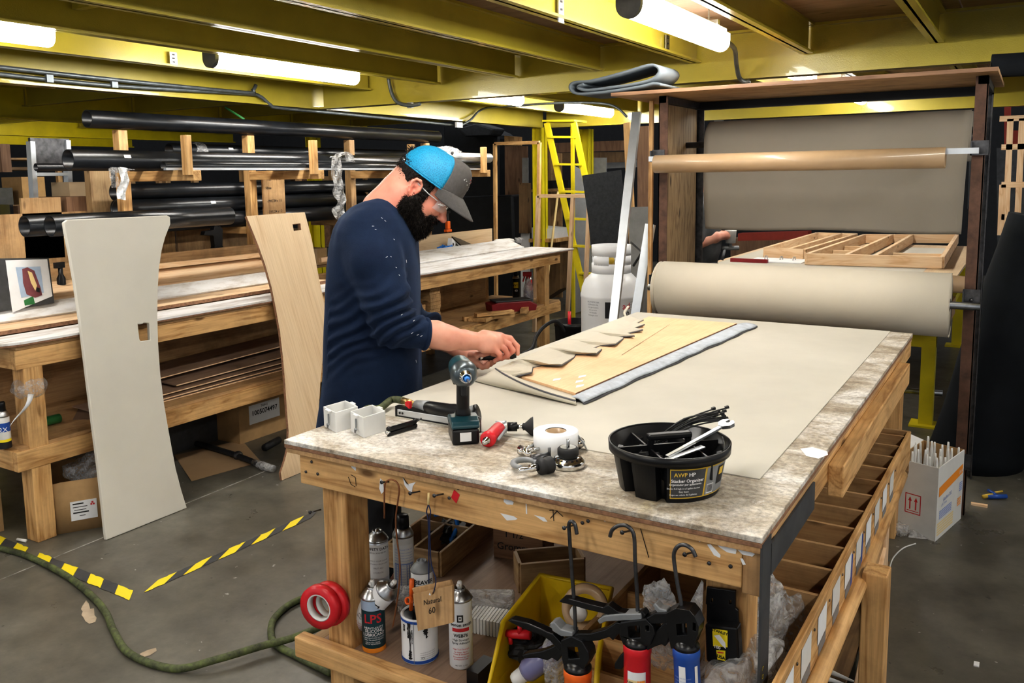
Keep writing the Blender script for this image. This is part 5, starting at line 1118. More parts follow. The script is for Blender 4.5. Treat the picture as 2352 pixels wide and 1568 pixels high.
# ------------------------------------------------------------------ the man at the table
DM = 3.0
Fh = V((math.cos(-YAW), math.sin(-YAW), 0)); Sh = V((math.sin(-YAW), -math.cos(-YAW), 0))    # facing; his right-hand side
MC = V((0, 0, CAMZ))+_ray(860, 650)*(DM/FPX)
def M(px, py, s=0.0):
    d = _ray(px, py); o = V((0, 0, CAMZ)); return o+d*((MC+Sh*s-o).dot(Sh)/d.dot(Sh))
MO = V((MC.x, MC.y, 0))
man = thing('person', 'bearded man in navy sweatshirt and blue and grey cap bending over the work table', 'person', MO)
def loc3(X, Y): return (X-MO.x)*Fh.x+(Y-MO.y)*Fh.y, (X-MO.x)*Sh.x+(Y-MO.y)*Sh.y
def fz(px, py): p = M(px, py); return (p-MO).dot(Fh), p.z
rows = [(452, 862, 890, .055), (462, 838, 908, .10), (478, 810, 925, .145), (500, 789, 938, .18), (525, 775, 950, .195), (560, 764, 958, .20), (610, 757, 963, .19), (670, 752, 965, .18), (740, 748, 965, .178), (800, 746, 967, .18), (850, 744, 968, .185), (900, 740, 968, .19), (940, 736, 966, .19), (985, 731, 958, .19)]
tz = []; tc = []; ta = []; tb = []
for py, xb, xf, wb in rows:
    fb, z = fz(xb, py); ff, _ = fz(xf, py); tz.append(z); tc.append((fb+ff)/2); ta.append((ff-fb)/2); tb.append(wb)
tz, tc, ta, tb = (np.array(v[::-1]) for v in (tz, tc, ta, tb))
def torso(shrink=0, ztop=None, zlow=None):
    def f(X, Y, Z):
        Fq, Sq = loc3(X, Y); zz = np.clip(Z, tz[0], tz[-1]); c = np.interp(zz, tz, tc); a = np.interp(zz, tz, ta)-shrink; b_ = np.interp(zz, tz, tb)-shrink
        p = 2.35; q = ((np.abs(Fq-c)/a)**p+(np.abs(Sq)/b_)**p)**(1/p); d = (q-1)*np.minimum(a, b_)
        d = np.maximum(d, Z-(tz[-1] if ztop is None else ztop)); return np.maximum(d, (tz[0] if zlow is None else zlow)-Z)
    return f
lo = MO+V((-.55, -.5, 0)); hi = MO+V((.6, .6, 1.8))
# --- sweatshirt
SW = Field((MO.x-.42, MO.y-.42, .68), (MO.x+.50, MO.y+.48, 1.60), .0052)
SW.fn((MO.x-.42, MO.y-.42, .68), (MO.x+.50, MO.y+.48, 1.60), torso(), k=0)
armR = [(M(838, 543, .125), .080), (M(858, 600, .175), .083), (M(884, 680, .195), .074), (M(903, 748, .195), .064), (M(978, 767, .155), .052)]
armL = [(M(862, 545, -.13), .080), (M(880, 610, -.18), .075), (M(915, 690, -.205), .066), (M(945, 742, -.20), .060), (M(990, 748, -.16), .050)]
SW.chain(armR, .035); SW.chain(armL, .03)
def cutplane(F_, p, n):
    def f(X, Y, Z): return -((X-p[0])*n[0]+(Y-p[1])*n[1]+(Z-p[2])*n[2])
    return f
cR = M(981, 767, .155); nR = (M(1060, 782, .11)-M(978, 764, .155)).normalized(); nR = (nR+V((0, 0, .12))).normalized()
for c_, n_, s0 in ((cR, nR, .155), (M(990, 748, -.16), (M(1062, 805, -.06)-M(985, 745, -.16)).normalized(), -.16)):
    SW.fn(c_-V((.09, .09, .09)), c_+V((.12, .12, .12)), lambda X, Y, Z, p=c_, n=n_: np.maximum(-((X-p[0])*n[0]+(Y-p[1])*n[1]+(Z-p[2])*n[2]), np.sqrt((X-p[0])**2+(Y-p[1])**2+(Z-p[2])**2)-.11), k=.006, op='sub')
# neck opening and hollow hem
nb, nt = M(893, 500, 0), M(925, 452, 0); SW.cap(nb+(nb-nt)*.3, nt+(nt-nb)*1.0, .060, .064, k=.006, op='sub')
P, F_ = SW.mesh(); N = vnormals(P, F_)
Fq, Sq = loc3(P[:, 0], P[:, 1])
# long soft folds on the body, tight creases round the elbow
w = .010*nz(P*np.array([1, 1, .2]), 8)+.004*nz(P*np.array([1, 1, .35]), 17, 5)
ea = armR[3][0]; el = np.linalg.norm(P-np.array(ea), axis=1); ax = (armR[3][0]-armR[1][0]).normalized(); t_ = (P-np.array(armR[1][0]))@np.array(ax)
nearArm = Sq > .13
cre = np.exp(-((t_-.20)/.10)**2)*nearArm; w += cre*(.0075*np.sin(t_*150+6*nz(P, 7, 3)+Fq*30)+.004*nz(P, 30, 9))
el2 = np.linalg.norm(P-np.array(armL[3][0]), axis=1); w += np.exp(-(el2/.12)**2)*.006*np.sin(t_*110)
low = np.clip((1.05-P[:, 2])/.3, 0, 1); w += low*.006*np.sin(Fq*26+Sq*18+2*nz(P, 4, 1))*.6; w *= np.clip((.30-np.abs(t_+.0)*0)/.3, 0, 1); dc = np.linalg.norm(P-np.array(cR), axis=1); w *= np.clip((dc-.03)/.06, .12, 1)
P = P+N*w[:, None]
np_object('sweatshirt', P, F_, ['navy'], man, MO)
def fleck(px, py, dx, dy):
    # small paint flecks lying on the cloth
    o_ = np.array((0, 0, CAMZ)); d_ = np.array(_ray(px, py).normalized()); rel = P-o_; tt = rel@d_; dist = np.linalg.norm(rel-tt[:, None]*d_, axis=1); ok = np.where(dist < .007)[0]
    if not len(ok): return
    i = ok[np.argmin(tt[ok])]; p = V(P[i]); n_ = V((o_-P[i])).normalized(); r1 = (V((_r.x, _r.y, _r.z))*dx-V((_u.x, _u.y, _u.z))*dy)*.0006; s1 = r1.cross(n_).normalized()*.0007; p += n_*.005; b.add([p-r1-s1, p+r1-s1*.4, p+r1+s1*.6, p-r1+s1], [(0, 1, 2, 3)])
b = MB('white_ink')
for q_ in ((856, 515, 6, 0), (863, 523, 5, 1), (893, 590, 5, -3), (902, 588, 3, 2), (913, 618, 4, 2), (920, 630, 3, 3), (955, 735, 5, -3), (949, 768, 5, -4), (962, 772, 6, -3), (972, 770, 6, -3), (938, 600, 1, 8), (880, 497, 4, 3), (886, 503, 4, 3), (960, 830, 2, 8), (906, 545, 3, 3), (925, 720, 5, -3)): fleck(*q_)
b.build('paint_flecks', man)['kind'] = 'stuff'
# ribbed collar, cuffs and hem
b = MB('navy'); ring = []
axn = (nt-nb).normalized(); u_ = (V(Sh)-axn*V(Sh).dot(axn)).normalized(); v_ = axn.cross(u_)
cc = M(897, 490, 0); ringp = []
for k in range(40):
    a = 2*PI*k/40; p = cc+u_*.066*math.cos(a)+v_*.068*math.sin(a); ringp.append(p)
b.tube(ringp, .010, 10, closed=True); b.build('collar', man)
for c_, n_, r_ in ((cR, nR, .0485), (M(990, 748, -.16), (M(1062, 805, -.06)-M(985, 745, -.16)).normalized(), .047)):
    u1 = V((0, 0, 1)); u1 = (u1-n_*u1.dot(n_)).normalized(); v1 = n_.cross(u1); b = MB('navy'); b.tube([c_-n_*.006+u1*r_*math.cos(2*PI*k/32)+v1*r_*math.sin(2*PI*k/32) for k in range(32)], .0085, 10, closed=True); b.build('cuff', man)
# --- trousers and boots
TR = Field((MO.x-.32, MO.y-.32, 0.05), (MO.x+.36, MO.y+.36, .98), .008)
hc = fz(848, 930)[0]
def W3(f, s, z): return MO+Fh*f+Sh*s+V((0, 0, z))
for s in (.095, -.095):
    TR.chain([(W3(hc+.01, s*.9, .80), .098), (W3(hc+.02, s*1.25, .52), .082), (W3(hc-.01, s*1.35, .12), .072)], .03)
P, F_ = TR.mesh(); N = vnormals(P, F_); P = P+N*(.006*nz(P*np.array([1, 1, 1.6]), 16))[:, None]; np_object('trousers', P, F_, ['trousers'], man, MO)
for s in (.13, -.13):
    B = Field(tuple(W3(hc, s, 0)-V((.25, .25, 0))), tuple(W3(hc, s, 0)+V((.3, .3, .2))), .008); B.chain([(W3(hc-.02, s, .14), .062), (W3(hc-.02, s, .06), .055), (W3(hc+.13, s*1.05, .05), .048)], .03); P, F_ = B.mesh(); P[:, 2] = np.maximum(P[:, 2], .001); np_object('boot', P, F_, ['black_rubber'], man, MO)
# --- head frame
E = M(957, 432, 0); uH = V((0, 0, 1)); fdir = (M(957+81, 432+59, 0)-E).normalized(); hs = V(Sh); updir = (hs.cross(fdir)); updir = -updir if updir.z < 0 else updir
def H(f, s, u): return E+fdir*f+hs*s+updir*u
K = 1.0
HF = Field(tuple(E-V((.27, .27, .30))), tuple(E+V((.25, .25, .22))), .003)
AX = [list(fdir), list(hs), list(updir)]
def e3(f, s, u, r, k=.015, op='add'): HF.ell(H(f, s, u), r, AX, k, op)
e3(.004, 0, .046, (.097, .077, .088), 0)
e3(.045, 0, -.018, (.072, .064, .085), .03)
e3(.045, 0, -.070, (.058, .056, .042), .03)
HF.cap(H(.092, 0, -.098), H(.092, 0, -.098), .021, k=.025)
HF.cap(H(.088, -.03, .028), H(.088, .03, .028), .017, k=.018)
for s in (-1, 1):
    e3(.076, s*.040, -.025, (.026, .022, .024), .02)
    e3(.108, s*.031, .004, (.013, .017, .011), .010, 'sub')
    HF.ell(H(.093, s*.031, .003), (.0125, .0125, .0125), None, .002)
    HF.cap(H(.102, s*.020, .0145), H(.094, s*.044, .011), .0045, k=.008)
    e3(.118, s*.0125, -.040, (.011, .0075, .008), .006)
    HF.cap(H(.02, s*.062, -.045), H(.075, s*.045, -.092), .018, k=.03)
HF.chain([(H(.105, 0, .016), .008), (H(.122, 0, -.012), .0095), (H(.136, 0, -.032), .0125)], .010)
HF.ell(H(.138, 0, -.036), (.0115, .012, .010), AX, .006)
HF.cap(H(.112, -.018, -.060), H(.112, .018, -.060), .0075, k=.008); HF.cap(H(.109, -.014, -.078), H(.109, .014, -.078), .0085, k=.008)
HF.cap(H(.100, -.030, -.068), H(.100, .030, -.068), .009, k=.012)
HF.ell(H(.121, 0, -.0685), (.014, .021, .0042), AX, .003, 'sub')
# ears
for s in (-1, 1):
    s0 = .074*s; o = .012*s
    rim = [(.010, -.012), (.014, .006), (.012, .024), (.000, .034), (-.014, .032), (-.022, .018), (-.020, .000), (-.012, -.016), (-.004, -.030), (.004, -.032), (.008, -.022)]
    pr = [H(f+.004, s0+o*(1.15 if 2 < i < 8 else .45), u) for i, (f, u) in enumerate(rim)]
    for a, c_ in zip(pr, pr[1:]): HF.cap(a, c_, .0046, k=.004)
    HF.ell(H(-.002, s0+o*.3, .003), (.016, .0055, .026), AX, .005); HF.cap(H(.004, s0+o*.5, -.026), H(-.002, s0+o*.6, -.024), .0075, k=.006)
    HF.cap(H(-.010, s0+o*.8, .018), H(-.006, s0+o*.75, -.010), .0035, k=.004); HF.cap(H(.012, s0+o*.35, -.004), H(.012, s0+o*.4, .002), .0045, k=.004)
    HF.ell(H(.002, s0+o*1.0, .000), (.007, .008, .008), AX, .004, 'sub')
# neck and upper back
HF.chain([(H(-.040, 0, -.005), .058), (M(922, 458, 0), .062), (M(893, 500, 0), .068), (M(868, 545, 0), .10)], .035)
HF.cap(M(905, 440, .0), M(872, 478, .0), .050, .060, k=.04)
HF.cap(M(962, 445, .045), M(915, 520, .035), .014, .012, k=.03)
P1, F1 = HF.mesh()
d = P1-np.array(E); hf = d@np.array(fdir); hsd = d@np.array(hs); hu = d@np.array(updir)
col1 = np.ones((len(P1), 3))
def tintby(m, c): col1[:] = col1*(1-m[:, None])+col1*np.array(c)*m[:, None]
tintby(np.exp(-((hf-.0)**2+(hu)**2)/.0012)*(np.abs(hsd) > .070), (1.05, .72, .70)); tintby(np.exp(-((hf-.137)**2+(hu+.036)**2+hsd**2)/.0005), (1.0, .72, .70)); tintby(np.exp(-((hf-.08)**2+(hu+.02)**2)/.0012), (1.02, .85, .82))
tintby(np.exp(-((hf+.01)**2/.003+(hu+.07)**2/.004)), (1.0, .80, .80)); tintby(np.exp(-((hf-.108)**2/.0002+(hu+.069)**2/.0003))*(np.abs(hsd) < .03), (.9, .55, .55))
eyem = ((hf-.093)**2+(np.abs(hsd)-.031)**2+(hu-.003)**2) < .0131**2; tintby(eyem.astype(float)*.9, (.55, .55, .6))
# --- arms and hands
HA = Field(tuple(MO+V((-.05, -.25, .80))), tuple(MO+V((.75, .55, 1.15))), .0032)
HA.chain([(M(905, 752, .195), .036), (M(970, 764, .163), .039), (M(1000, 768, .147), .0435), (M(1030, 776, .13), .040), (M(1068, 781, .105), .031), (M(1090, 783, .09), .027)], .02)
# right hand: palm then five fingers
pr = [(M(1090, 783, .09), .027), (M(1115, 783, .078), .029), (M(1140, 784, .068), .024)]
HA.chain(pr, .015)
HA.cap(M(1112, 798, .095), M(1128, 800, .092), .020, .016, k=.015); HA.cap(M(1112, 772, .060), M(1148, 773, .045), .022, .016, k=.015); HA.cap(M(1115, 790, .075), M(1138, 793, .07), .024, .019, k=.015)
fing = {'index': [(1152, 773, .040), (1172, 777, .036), (1188, 795, .036), (1189, 812, .040)], 'middle': [(1150, 781, .056), (1169, 791, .054), (1178, 805, .054), (1168, 815, .050)],
        'ring': [(1143, 790, .074), (1160, 802, .073), (1166, 815, .070), (1152, 824, .062)], 'pinky': [(1132, 800, .091), (1147, 812, .090), (1148, 822, .085), (1136, 828, .074)]}
for nme, q in fing.items():
    r = .0098 if nme != 'pinky' else .0086; pts = [M(*p) for p in q]
    HA.cap(pts[0], pts[1], r+.0018, r+.0008, k=.007); HA.cap(pts[1], pts[2], r+.0006, r, k=.003); HA.cap(pts[2], pts[3], r, r-.0018, k=.003)
HA.chain([(M(1108, 796, .035), .015), (M(1132, 810, .022), .0125), (M(1152, 818, .020), .011), (M(1168, 820, .022), .0095)], .006)
# left forearm and hand underneath
HA.chain([(M(945, 745, -.18), .046), (M(1000, 775, -.13), .040), (M(1050, 798, -.075), .030), (M(1070, 808, -.05), .025), (M(1088, 820, -.03), .026)], .02)
HA.cap(M(1082, 822, -.01), M(1098, 834, 0), .020, .016, k=.012); HA.cap(M(1085, 812, -.04), M(1108, 818, -.045), .018, .014, k=.012)
for q in ([(1096, 832, .006), (1108, 843, .022), (1119, 841, .030), (1121, 833, .030)], [(1102, 832, -.012), (1116, 841, .004), (1127, 836, .014), (1127, 829, .015)], [(1106, 828, -.028), (1124, 836, -.014), (1134, 831, -.004), (1133, 824, 0)], [(1108, 822, -.042), (1130, 829, -.030), (1141, 825, -.02), (1138, 818, -.014)]):
    pts = [M(*p) for p in q]; HA.cap(pts[0], pts[1], .0108, .0098, k=.006); HA.cap(pts[1], pts[2], .0095, .009, k=.003); HA.cap(pts[2], pts[3], .009, .008, k=.003)
HA.chain([(M(1082, 814, .005), .013), (M(1095, 815, .03), .0115), (M(1108, 813, .036), .0105), (M(1120, 812, .034), .009)], .006)
P2, F2 = HA.mesh(); col2 = np.ones((len(P2), 3)); kn = np.zeros(len(P2))
for q in fing.values():
    for j in (0, 1, 2): kn += np.exp(-np.sum((P2-np.array(M(*q[j])))**2, 1)/.00022)
kn = np.clip(kn, 0, 1); col2 = col2*(1-kn[:, None]*.8)+col2*np.array((1.0, .74, .72))*kn[:, None]*.8; wr = nz(P2, 45)*.0008; P2 = P2+vnormals(P2, F2)*wr[:, None]
# --- torso and legs under the clothes
TB = Field((MO.x-.42, MO.y-.42, 0.02), (MO.x+.5, MO.y+.48, 1.45), .012)
TB.fn((MO.x-.4, MO.y-.4, .8), (MO.x+.4, MO.y+.4, 1.42), torso(.04, 1.42, .84), k=0); TB.chain([(p, r-.025) for p, r in armR], .02); TB.chain([(p, r-.025) for p, r in armL], .02)
TB.cap(nb, nb+(nt-nb)*.4, .055, .055, k=.03)
for s in (.095, -.095): TB.chain([(W3(hc+.01, s*.8, .84), .072), (W3(hc+.02, s*1.25, .52), .062), (W3(hc-.01, s*1.35, .12), .05), (W3(hc+.10, s*1.38, .05), .035)], .02)
P3, F3 = TB.mesh()
PA = np.concatenate([P1, P2, P3]); FA = np.concatenate([F1, F2+len(P1), F3+len(P1)+len(P2)]); CA = np.concatenate([col1, col2, np.ones((len(P3), 3))])
np_object('body', PA, FA, ['skin'], man, MO, col=CA)
# --- hair and beard
def shellmesh(name, build, mat, rough_amp=.0025, strands=0, slen=.012, seed=1, dirn=None):
    G = Field(tuple(E-V((.24, .24, .28))), tuple(E+V((.24, .24, .22))), .0034); build(G); P, F_ = G.mesh(); N = vnormals(P, F_); a = nz(P, 90, seed)+.6*nz(P, 190, seed+3); P = P+N*(rough_amp*a)[:, None]
    n0 = len(P); rs = np.random.RandomState(seed); F_ = F_.tolist(); V_ = P.tolist()
    if strands:
        pick = rs.randint(0, n0, strands)
        for i in pick:
            p = P[i]; n_ = N[i]; t = n_*.6+np.array(dirn if dirn is not None else (0, 0, -1))*.8+rs.normal(0, .45, 3); t /= np.linalg.norm(t); s = np.cross(t, rs.normal(0, 1, 3)); s /= np.linalg.norm(s)+1e-9; L = slen*rs.uniform(.5, 1.3)
            b0 = len(V_); V_ += [(p-s*.0006).tolist(), (p+s*.0006).tolist(), (p+t*L*.6+s*.0004+n_*.001).tolist(), (p+t*L+n_*-.001).tolist()]; F_.append([b0, b0+1, b0+2, b0+3])
    np_object(name, np.array(V_), np.array(F_), [mat], man, MO)
def LC(X, Y, Z): x, y, z = X-E.x, Y-E.y, Z-E.z; return x*fdir.x+y*fdir.y+z*fdir.z, x*hs.x+y*hs.y+z*hs.z, x*updir.x+y*updir.y+z*updir.z
def inter(G, fnc):
    q = G._sub(G.lo, G.lo+G.h*(G.n-1), 0); sl, X, Y, Z = q; f, s, u = LC(X, Y, Z); G.f[sl] = np.maximum(G.f[sl], fnc(f, s, u)).astype(np.float32)
def hairb(G):
    G.ell(H(.004, 0, .046), (.104, .083, .094), AX, 0); G.ell(H(.02, 0, .0), (.085, .076, .075), AX, .02)
    # keep above the nape line, behind the face, and open round the ear
    inter(G, lambda f, s, u: np.maximum(np.maximum(-(u+.018+.35*f+.012*np.sin(f*60)), f-.068), u-.075)); inter(G, lambda f, s, u: -(np.sqrt(((f+.004)/.026)**2+((u-.002)/.036)**2)-1)*.03)
    inter(G, lambda f, s, u: np.where(f > .01, .004-(u-(.02-(f-.01)*.2)), -1)) if False else None
    inter(G, lambda f, s, u: np.where(f > .015, f-.052+.0*u, -1))
shellmesh('hair', hairb, 'hair', .0018, 5000, .010, 2, tuple(-fdir*.6-updir*.8))
def beardb(G):
    G.ell(H(.045, 0, -.018), (.079, .0725, .093), AX, 0); G.ell(H(.045, 0, -.070), (.066, .066, .052), AX, .02)
    for s in (-1, 1): G.cap(H(.02, s*.062, -.045), H(.075, s*.045, -.092), .028, k=.02); G.cap(H(.012, s*.064, -.02), H(.012, s*.064, -.07), .024, k=.02)
    G.ell(H(.060, 0, -.090), (.058, .068, .058), AX, 0); G.ell(H(.034, 0, -.064), (.054, .0735, .058), AX, .02); G.ell(H(.024, 0, -.022), (.030, .078, .052), AX, .02); G.ell(H(.076, 0, -.112), (.036, .040, .040), AX, .02)
    G.cap(H(.060, .045, -.135), H(.070, -.045, -.135), .006, k=.01); G.cap(H(.113, -.020, -.052), H(.113, .020, -.052), .0065, k=.006); G.cap(H(.108, .026, -.055), H(.098, .032, -.075), .008, k=.01); G.cap(H(.108, -.026, -.055), H(.098, -.032, -.075), .008, k=.01)
    # cheek line, clear mouth, clear ear
    inter(G, lambda f, s, u: np.minimum(u-(.000-1.05*np.clip(f-.016, 0, .05)-.35*np.clip(f-.066, 0, 1)), np.maximum(np.abs(f-.106)-.014, np.abs(u+.055)-.013)+0*s))
    inter(G, lambda f, s, u: -(np.sqrt(((f-.118)/.026)**2+(s/.030)**2+((u+.070)/.0125)**2)-1)*.01)
    inter(G, lambda f, s, u: -(np.sqrt(((f+.004)/.022)**2+((u-.0)/.034)**2)-1)*.03)
    inter(G, lambda f, s, u: -(f-(-.008+.25*np.clip(-u-.07, 0, 1))))
shellmesh('beard', beardb, 'hair', .004, 14000, .015, 5, tuple(-updir*.7+fdir*.2))
b = MB('hair'); R4 = random.Random(4)
for k in range(160):
    p = M(948, 356, R4.uniform(-.02, .02))+V((R4.uniform(-.012, .012), 0, R4.uniform(-.012, .012))); q = p+V((R4.uniform(-.02, .012), R4.uniform(-.01, .01), R4.uniform(-.005, .026))); b.tube([p, (p+q)/2+V((.003, 0, .003)), q], [.0022, .0018, .0006], 4)
b.build('hair_tuft', man)
b = MB('hair')
for s in (-1, 1): b.tube([H(.104, s*.012, .020), H(.104, s*.028, .026), H(.092, s*.048, .018)], [.0035, .004, .002], 6)
b.build('eyebrows', man)
b = MB('white_paint'); b.box((0, 0, 0), (0, 0, 0)) if False else None
vs = []; 
for i in range(9): t = (i/8-.5)*.030; vs += [H(.1125-.9*t*t*10, t, -.0655), H(.1125-.9*t*t*10, t, -.0705)]
b.add(vs, [(2*i, 2*i+2, 2*i+3, 2*i+1) for i in range(8)]); b.build('teeth', man)
# --- cap
prof = [(-.088, .050), (-.090, .083), (-.076, .117), (-.047, .145), (-.018, .160), (.030, .171), (.070, .165), (.112, .142), (.140, .110), (.150, .078), (.150, .066)]
ps = spline([V((f, 0, u)) for f, u in prof], 4)
def capsurf(name, cond, mat, th=.0):
    b = MB(mat); n = len(ps); m = 24; vs = []; cen = V((.030, 0, .055))
    top = ps
    # sweep: for each lateral angle the profile is pulled toward the side rim
    G = []
    for i, p in enumerate(top):
        row = []
        for j in range(m+1):
            a = -PI/2+PI*j/m; sc_ = math.cos(a)
            f = cen.x+(p.x-cen.x)*(sc_**.55 if sc_ > 0 else 0)*1.0; hh = max(0, (p.z-.052)); u = .052+hh*(max(sc_, 0)**.62); s = .088*math.sin(a)
            # rim plane ellipse limit
            row.append((f, s, u))
        G.append(row)
    return G
# polar construction: azimuth round the head, height from the rim to the button
def prof_r(az):
    # rim radius and crown shape by azimuth (0 = front)
    c = math.cos(az); a = .122 if c > 0 else .122; b_ = .091; return 1/math.sqrt((c/a)**2+(math.sin(az)/b_)**2)
def cap_pt(az, t):
    r = prof_r(az); c = math.cos(az); e = t*PI/2; hgt = .108
    front = max(0, c)**1.5; pw = .75-.30*front
    rr = r*(max(0, math.cos(e))**pw); hh = hgt*math.sin(e)**(1.0-.22*front)
    tilt = .024
    return (.026+rr*math.cos(az)+.012*hh/.1*0, rr*math.sin(az), .052+hh+(.018*front*(1-t) if False else 0)+.014*max(0, rr*math.cos(az))/.1*math.sin(e))
def cap_grid(mat, a0, a1, name):
    b = MB(mat); na = 40; nt_ = 22; vs = []
    for i in range(na+1):
        for j in range(nt_+1):
            az = a0+(a1-a0)*i/na; f, s, u = cap_pt(az, j/nt_)
            seam = .0012*abs(math.sin(az*3))**.3; vs.append(H(f, s, u))
    b.add(vs, [(i*(nt_+1)+j, (i+1)*(nt_+1)+j, (i+1)*(nt_+1)+j+1, i*(nt_+1)+j+1) for i in range(na) for j in range(nt_)], True); return b
capo = bpy.data.objects.new('cap', None)
SA = 1.02
b = cap_grid('cap_grey', -SA, SA, 'x'); c0 = b.build('cap', man, solid=.003)
b = cap_grid('cap_blue', SA, 2*PI-SA, 'x'); b.build('mesh_back', c0, solid=.0028)
b = MB('cap_blue'); b.tube([H(*cap_pt(SA+(2*PI-2*SA)*k/40, 0.0)) for k in range(41)], .0028, 8); b.build('sweatband', c0)
b = MB('cap_grey'); b.ball(H(.030+.0, 0, .170), .006, 10) ; b.build('button', c0)
b = MB('cap_grey'); NV, NTt = 28, 10; vs = []
for i in range(NV+1):
    v = -1+2*i/NV; az = v*1.12; rf, rs_, ru = cap_pt(az, 0.0); lenf = math.cos(v*PI/2)**.55
    for j in range(NTt+1):
        t = j/NTt; f = rf+(.078*lenf)*t*(1-.0*t); s = rs_*(1-.10*t*abs(v)); drop = .030*(abs(v)**2)*t+.034*t**1.2*lenf; u = ru+.014*(1-abs(v))**.5*0+.012*lenf*(1-t)-drop*.95
        vs.append(H(f, s, u))
b.add(vs, [(i*(NTt+1)+j, (i+1)*(NTt+1)+j, (i+1)*(NTt+1)+j+1, i*(NTt+1)+j+1) for i in range(NV) for j in range(NTt)], True); b.build('brim', c0, solid=.004)
# embroidered badge on the cap front
b = MB('white_ink')
def on_cap(az, t, off=.003):
    f, s, u = cap_pt(az, t); f2, s2, u2 = cap_pt(az+.01, t); f3, s3, u3 = cap_pt(az, t+.01); n = (V((f2-f, s2-s, u2-u)).cross(V((f3-f, s3-s, u3-u)))).normalized(); p = V((f, s, u))+n*off*(1 if n.x > 0 else -1); return H(*p)
R5 = random.Random(8)
for mt, cells in (('white_ink', 26), ('red_ink', 8)):
    b.mat(mt)
    for k in range(cells):
        az = R5.uniform(-.55, .55) if mt == 'white_ink' else R5.uniform(-.18, .18); t = R5.uniform(.12, .55) if mt == 'white_ink' else R5.uniform(.30, .42); w_, h_ = R5.uniform(.02, .06), R5.uniform(.01, .03)
        b.add([on_cap(az, t), on_cap(az+w_, t+h_*.3), on_cap(az+w_*.7, t+h_), on_cap(az-.02, t+h_*.8)], [(0, 1, 2, 3)])
b.build('badge', c0)
b = MB('white_plastic'); b.tube([H(*cap_pt(PI-.35+.7*k/8, .03)) for k in range(9)], .0035, 6); b.build('strap', c0)
# --- safety glasses
b = MB('lens'); vs = []; nn = 18
for i in range(nn+1):
    a = -1+2*i/nn; s = .068*math.sin(a*1.35)/math.sin(1.35); f = .128-.040*(abs(a)**2.2)
    for u in (-.020, -.008, .006, .020): vs.append(H(f-.004*(u < -.015), s, u+.002))
b.add(vs, [(i*4+j, (i+1)*4+j, (i+1)*4+j+1, i*4+j+1) for i in range(nn) for j in range(3)], True); g0 = b.build('safety_glasses', man, solid=.0018)
b = MB('chrome')
for s in (-1, 1): b = MB('film_thick'); b.tube([H(.088, s*.070, .012), H(.05, s*.078, .014), H(.0, s*.083, .022)], .0022, 6); b.build('temple', g0)
b = MB('white_ink'); q0 = H(.098, .0665, .006)
for k in range(2): b.add([H(.099-.004*k, .067, .010-.005*k), H(.118-.004*k, .058, .015-.005*k), H(.118-.004*k, .058, .0125-.005*k), H(.099-.004*k, .067, .0075-.005*k)], [(0, 1, 2, 3)])
b.build('side_mark', g0)
# --- the tool in his hands
b = MB('black_plastic'); a, c_ = M(1100, 820, .015), M(1186, 817, .02); b.tube([a, a+(c_-a)*.3, a+(c_-a)*.9, c_], [.012, .013, .011, .007], 12); b.mat('chrome'); b.at(a).ball((0, 0, 0), .007, 10); b.M = Matrix(); b.tube([M(1104, 818, .032), M(1108, 824, .036)], .007, 10)
solo(b, 'hand_tool', 'black staple puller held between the two hands of the man', 'hand tool')
plain('case_metal', (.10, .12, .13), .3, metal=.6, var=.3)
# ================================================================== things on the work table
TT = TZ+.0002; CT = TZ+.0027     # bare top; top of the cream sheet
def plate(b, pts, y, th, holes=()):
    q = lambda p: (SY(p[0], p[1], y).x, SY(p[0], p[1], y).z)
    P = [q(p) for p in pts]; n = len(P); ar = sum(P[i][0]*P[(i+1) % n][1]-P[(i+1) % n][0]*P[i][1] for i in range(n))
    if ar < 0: P = P[::-1]
    b.prism(P, -th/2, th/2, holes=[[q(p) for p in h] for h in holes], axes=(V((0, y, 0)), V((1, 0, 0)), V((0, 0, 1)), V((0, -1, 0)))); return b
def open_box(A, L, Rr, h, th, lab):
    t = thing('plastic_container', lab, 'container', tuple(A)); D = L+Rr-A; z = V((0, 0, 1)); c = (L+Rr)/2; Q = [A, Rr, D, L]
    b = MB('white_plastic'); I = [p+(c-p).normalized()*th*1.4 for p in Q]; vs = Q+[p+z*h for p in Q]+[p+z*h for p in I]+[p+z*.004 for p in I]; fs = [(3, 2, 1, 0)]
    for i in range(4): j = (i+1) % 4; fs += [(i, j, 4+j, 4+i), (4+i, 4+j, 8+j, 8+i), (8+i, 8+j, 12+j, 12+i)]
    fs.append((12, 13, 14, 15)); b.add(vs, fs); b.build('shell', t, bevel=.003)
    m = (A+L)/2; e = (L-A).normalized(); n = -((Rr-A).normalized())
    for s, w in ((m, .014), ((Rr+D)/2, .014)):
        nn = n if s is m else -n; b = MB('white_plastic'); b.add([s+e*w+z*(h-.004), s-e*w+z*(h-.004), s-e*w+z*h, s+e*w+z*h, s+e*w*.8+nn*.009+z*(h-.004), s-e*w*.8+nn*.009+z*(h-.004), s-e*w*.8+nn*.009+z*h, s+e*w*.8+nn*.009+z*h], [(0, 1, 5, 4), (3, 7, 6, 2), (4, 5, 6, 7), (0, 4, 7, 3), (1, 2, 6, 5)]); b.build('lip', t)
    p = m+n*.004; b = MB('tool_grey'); b.tube([p+z*(h-.012), p+z*(h-.036), p+e*-.004+z*(h-.048)+n*.006, p-e*.014+z*(h-.034)+n*.012, p-e*.026+z*(h-.034)+n*.013], .0024, 6); b.build('wire_hook', t); return t
A, L, Rr = SZ(836, 1006, TT), SZ(806, 990, TT), SZ(887, 989, TT); open_box(A, L, Rr, .058, .003, 'white open plastic container nearer the tool row, in front of its twin')
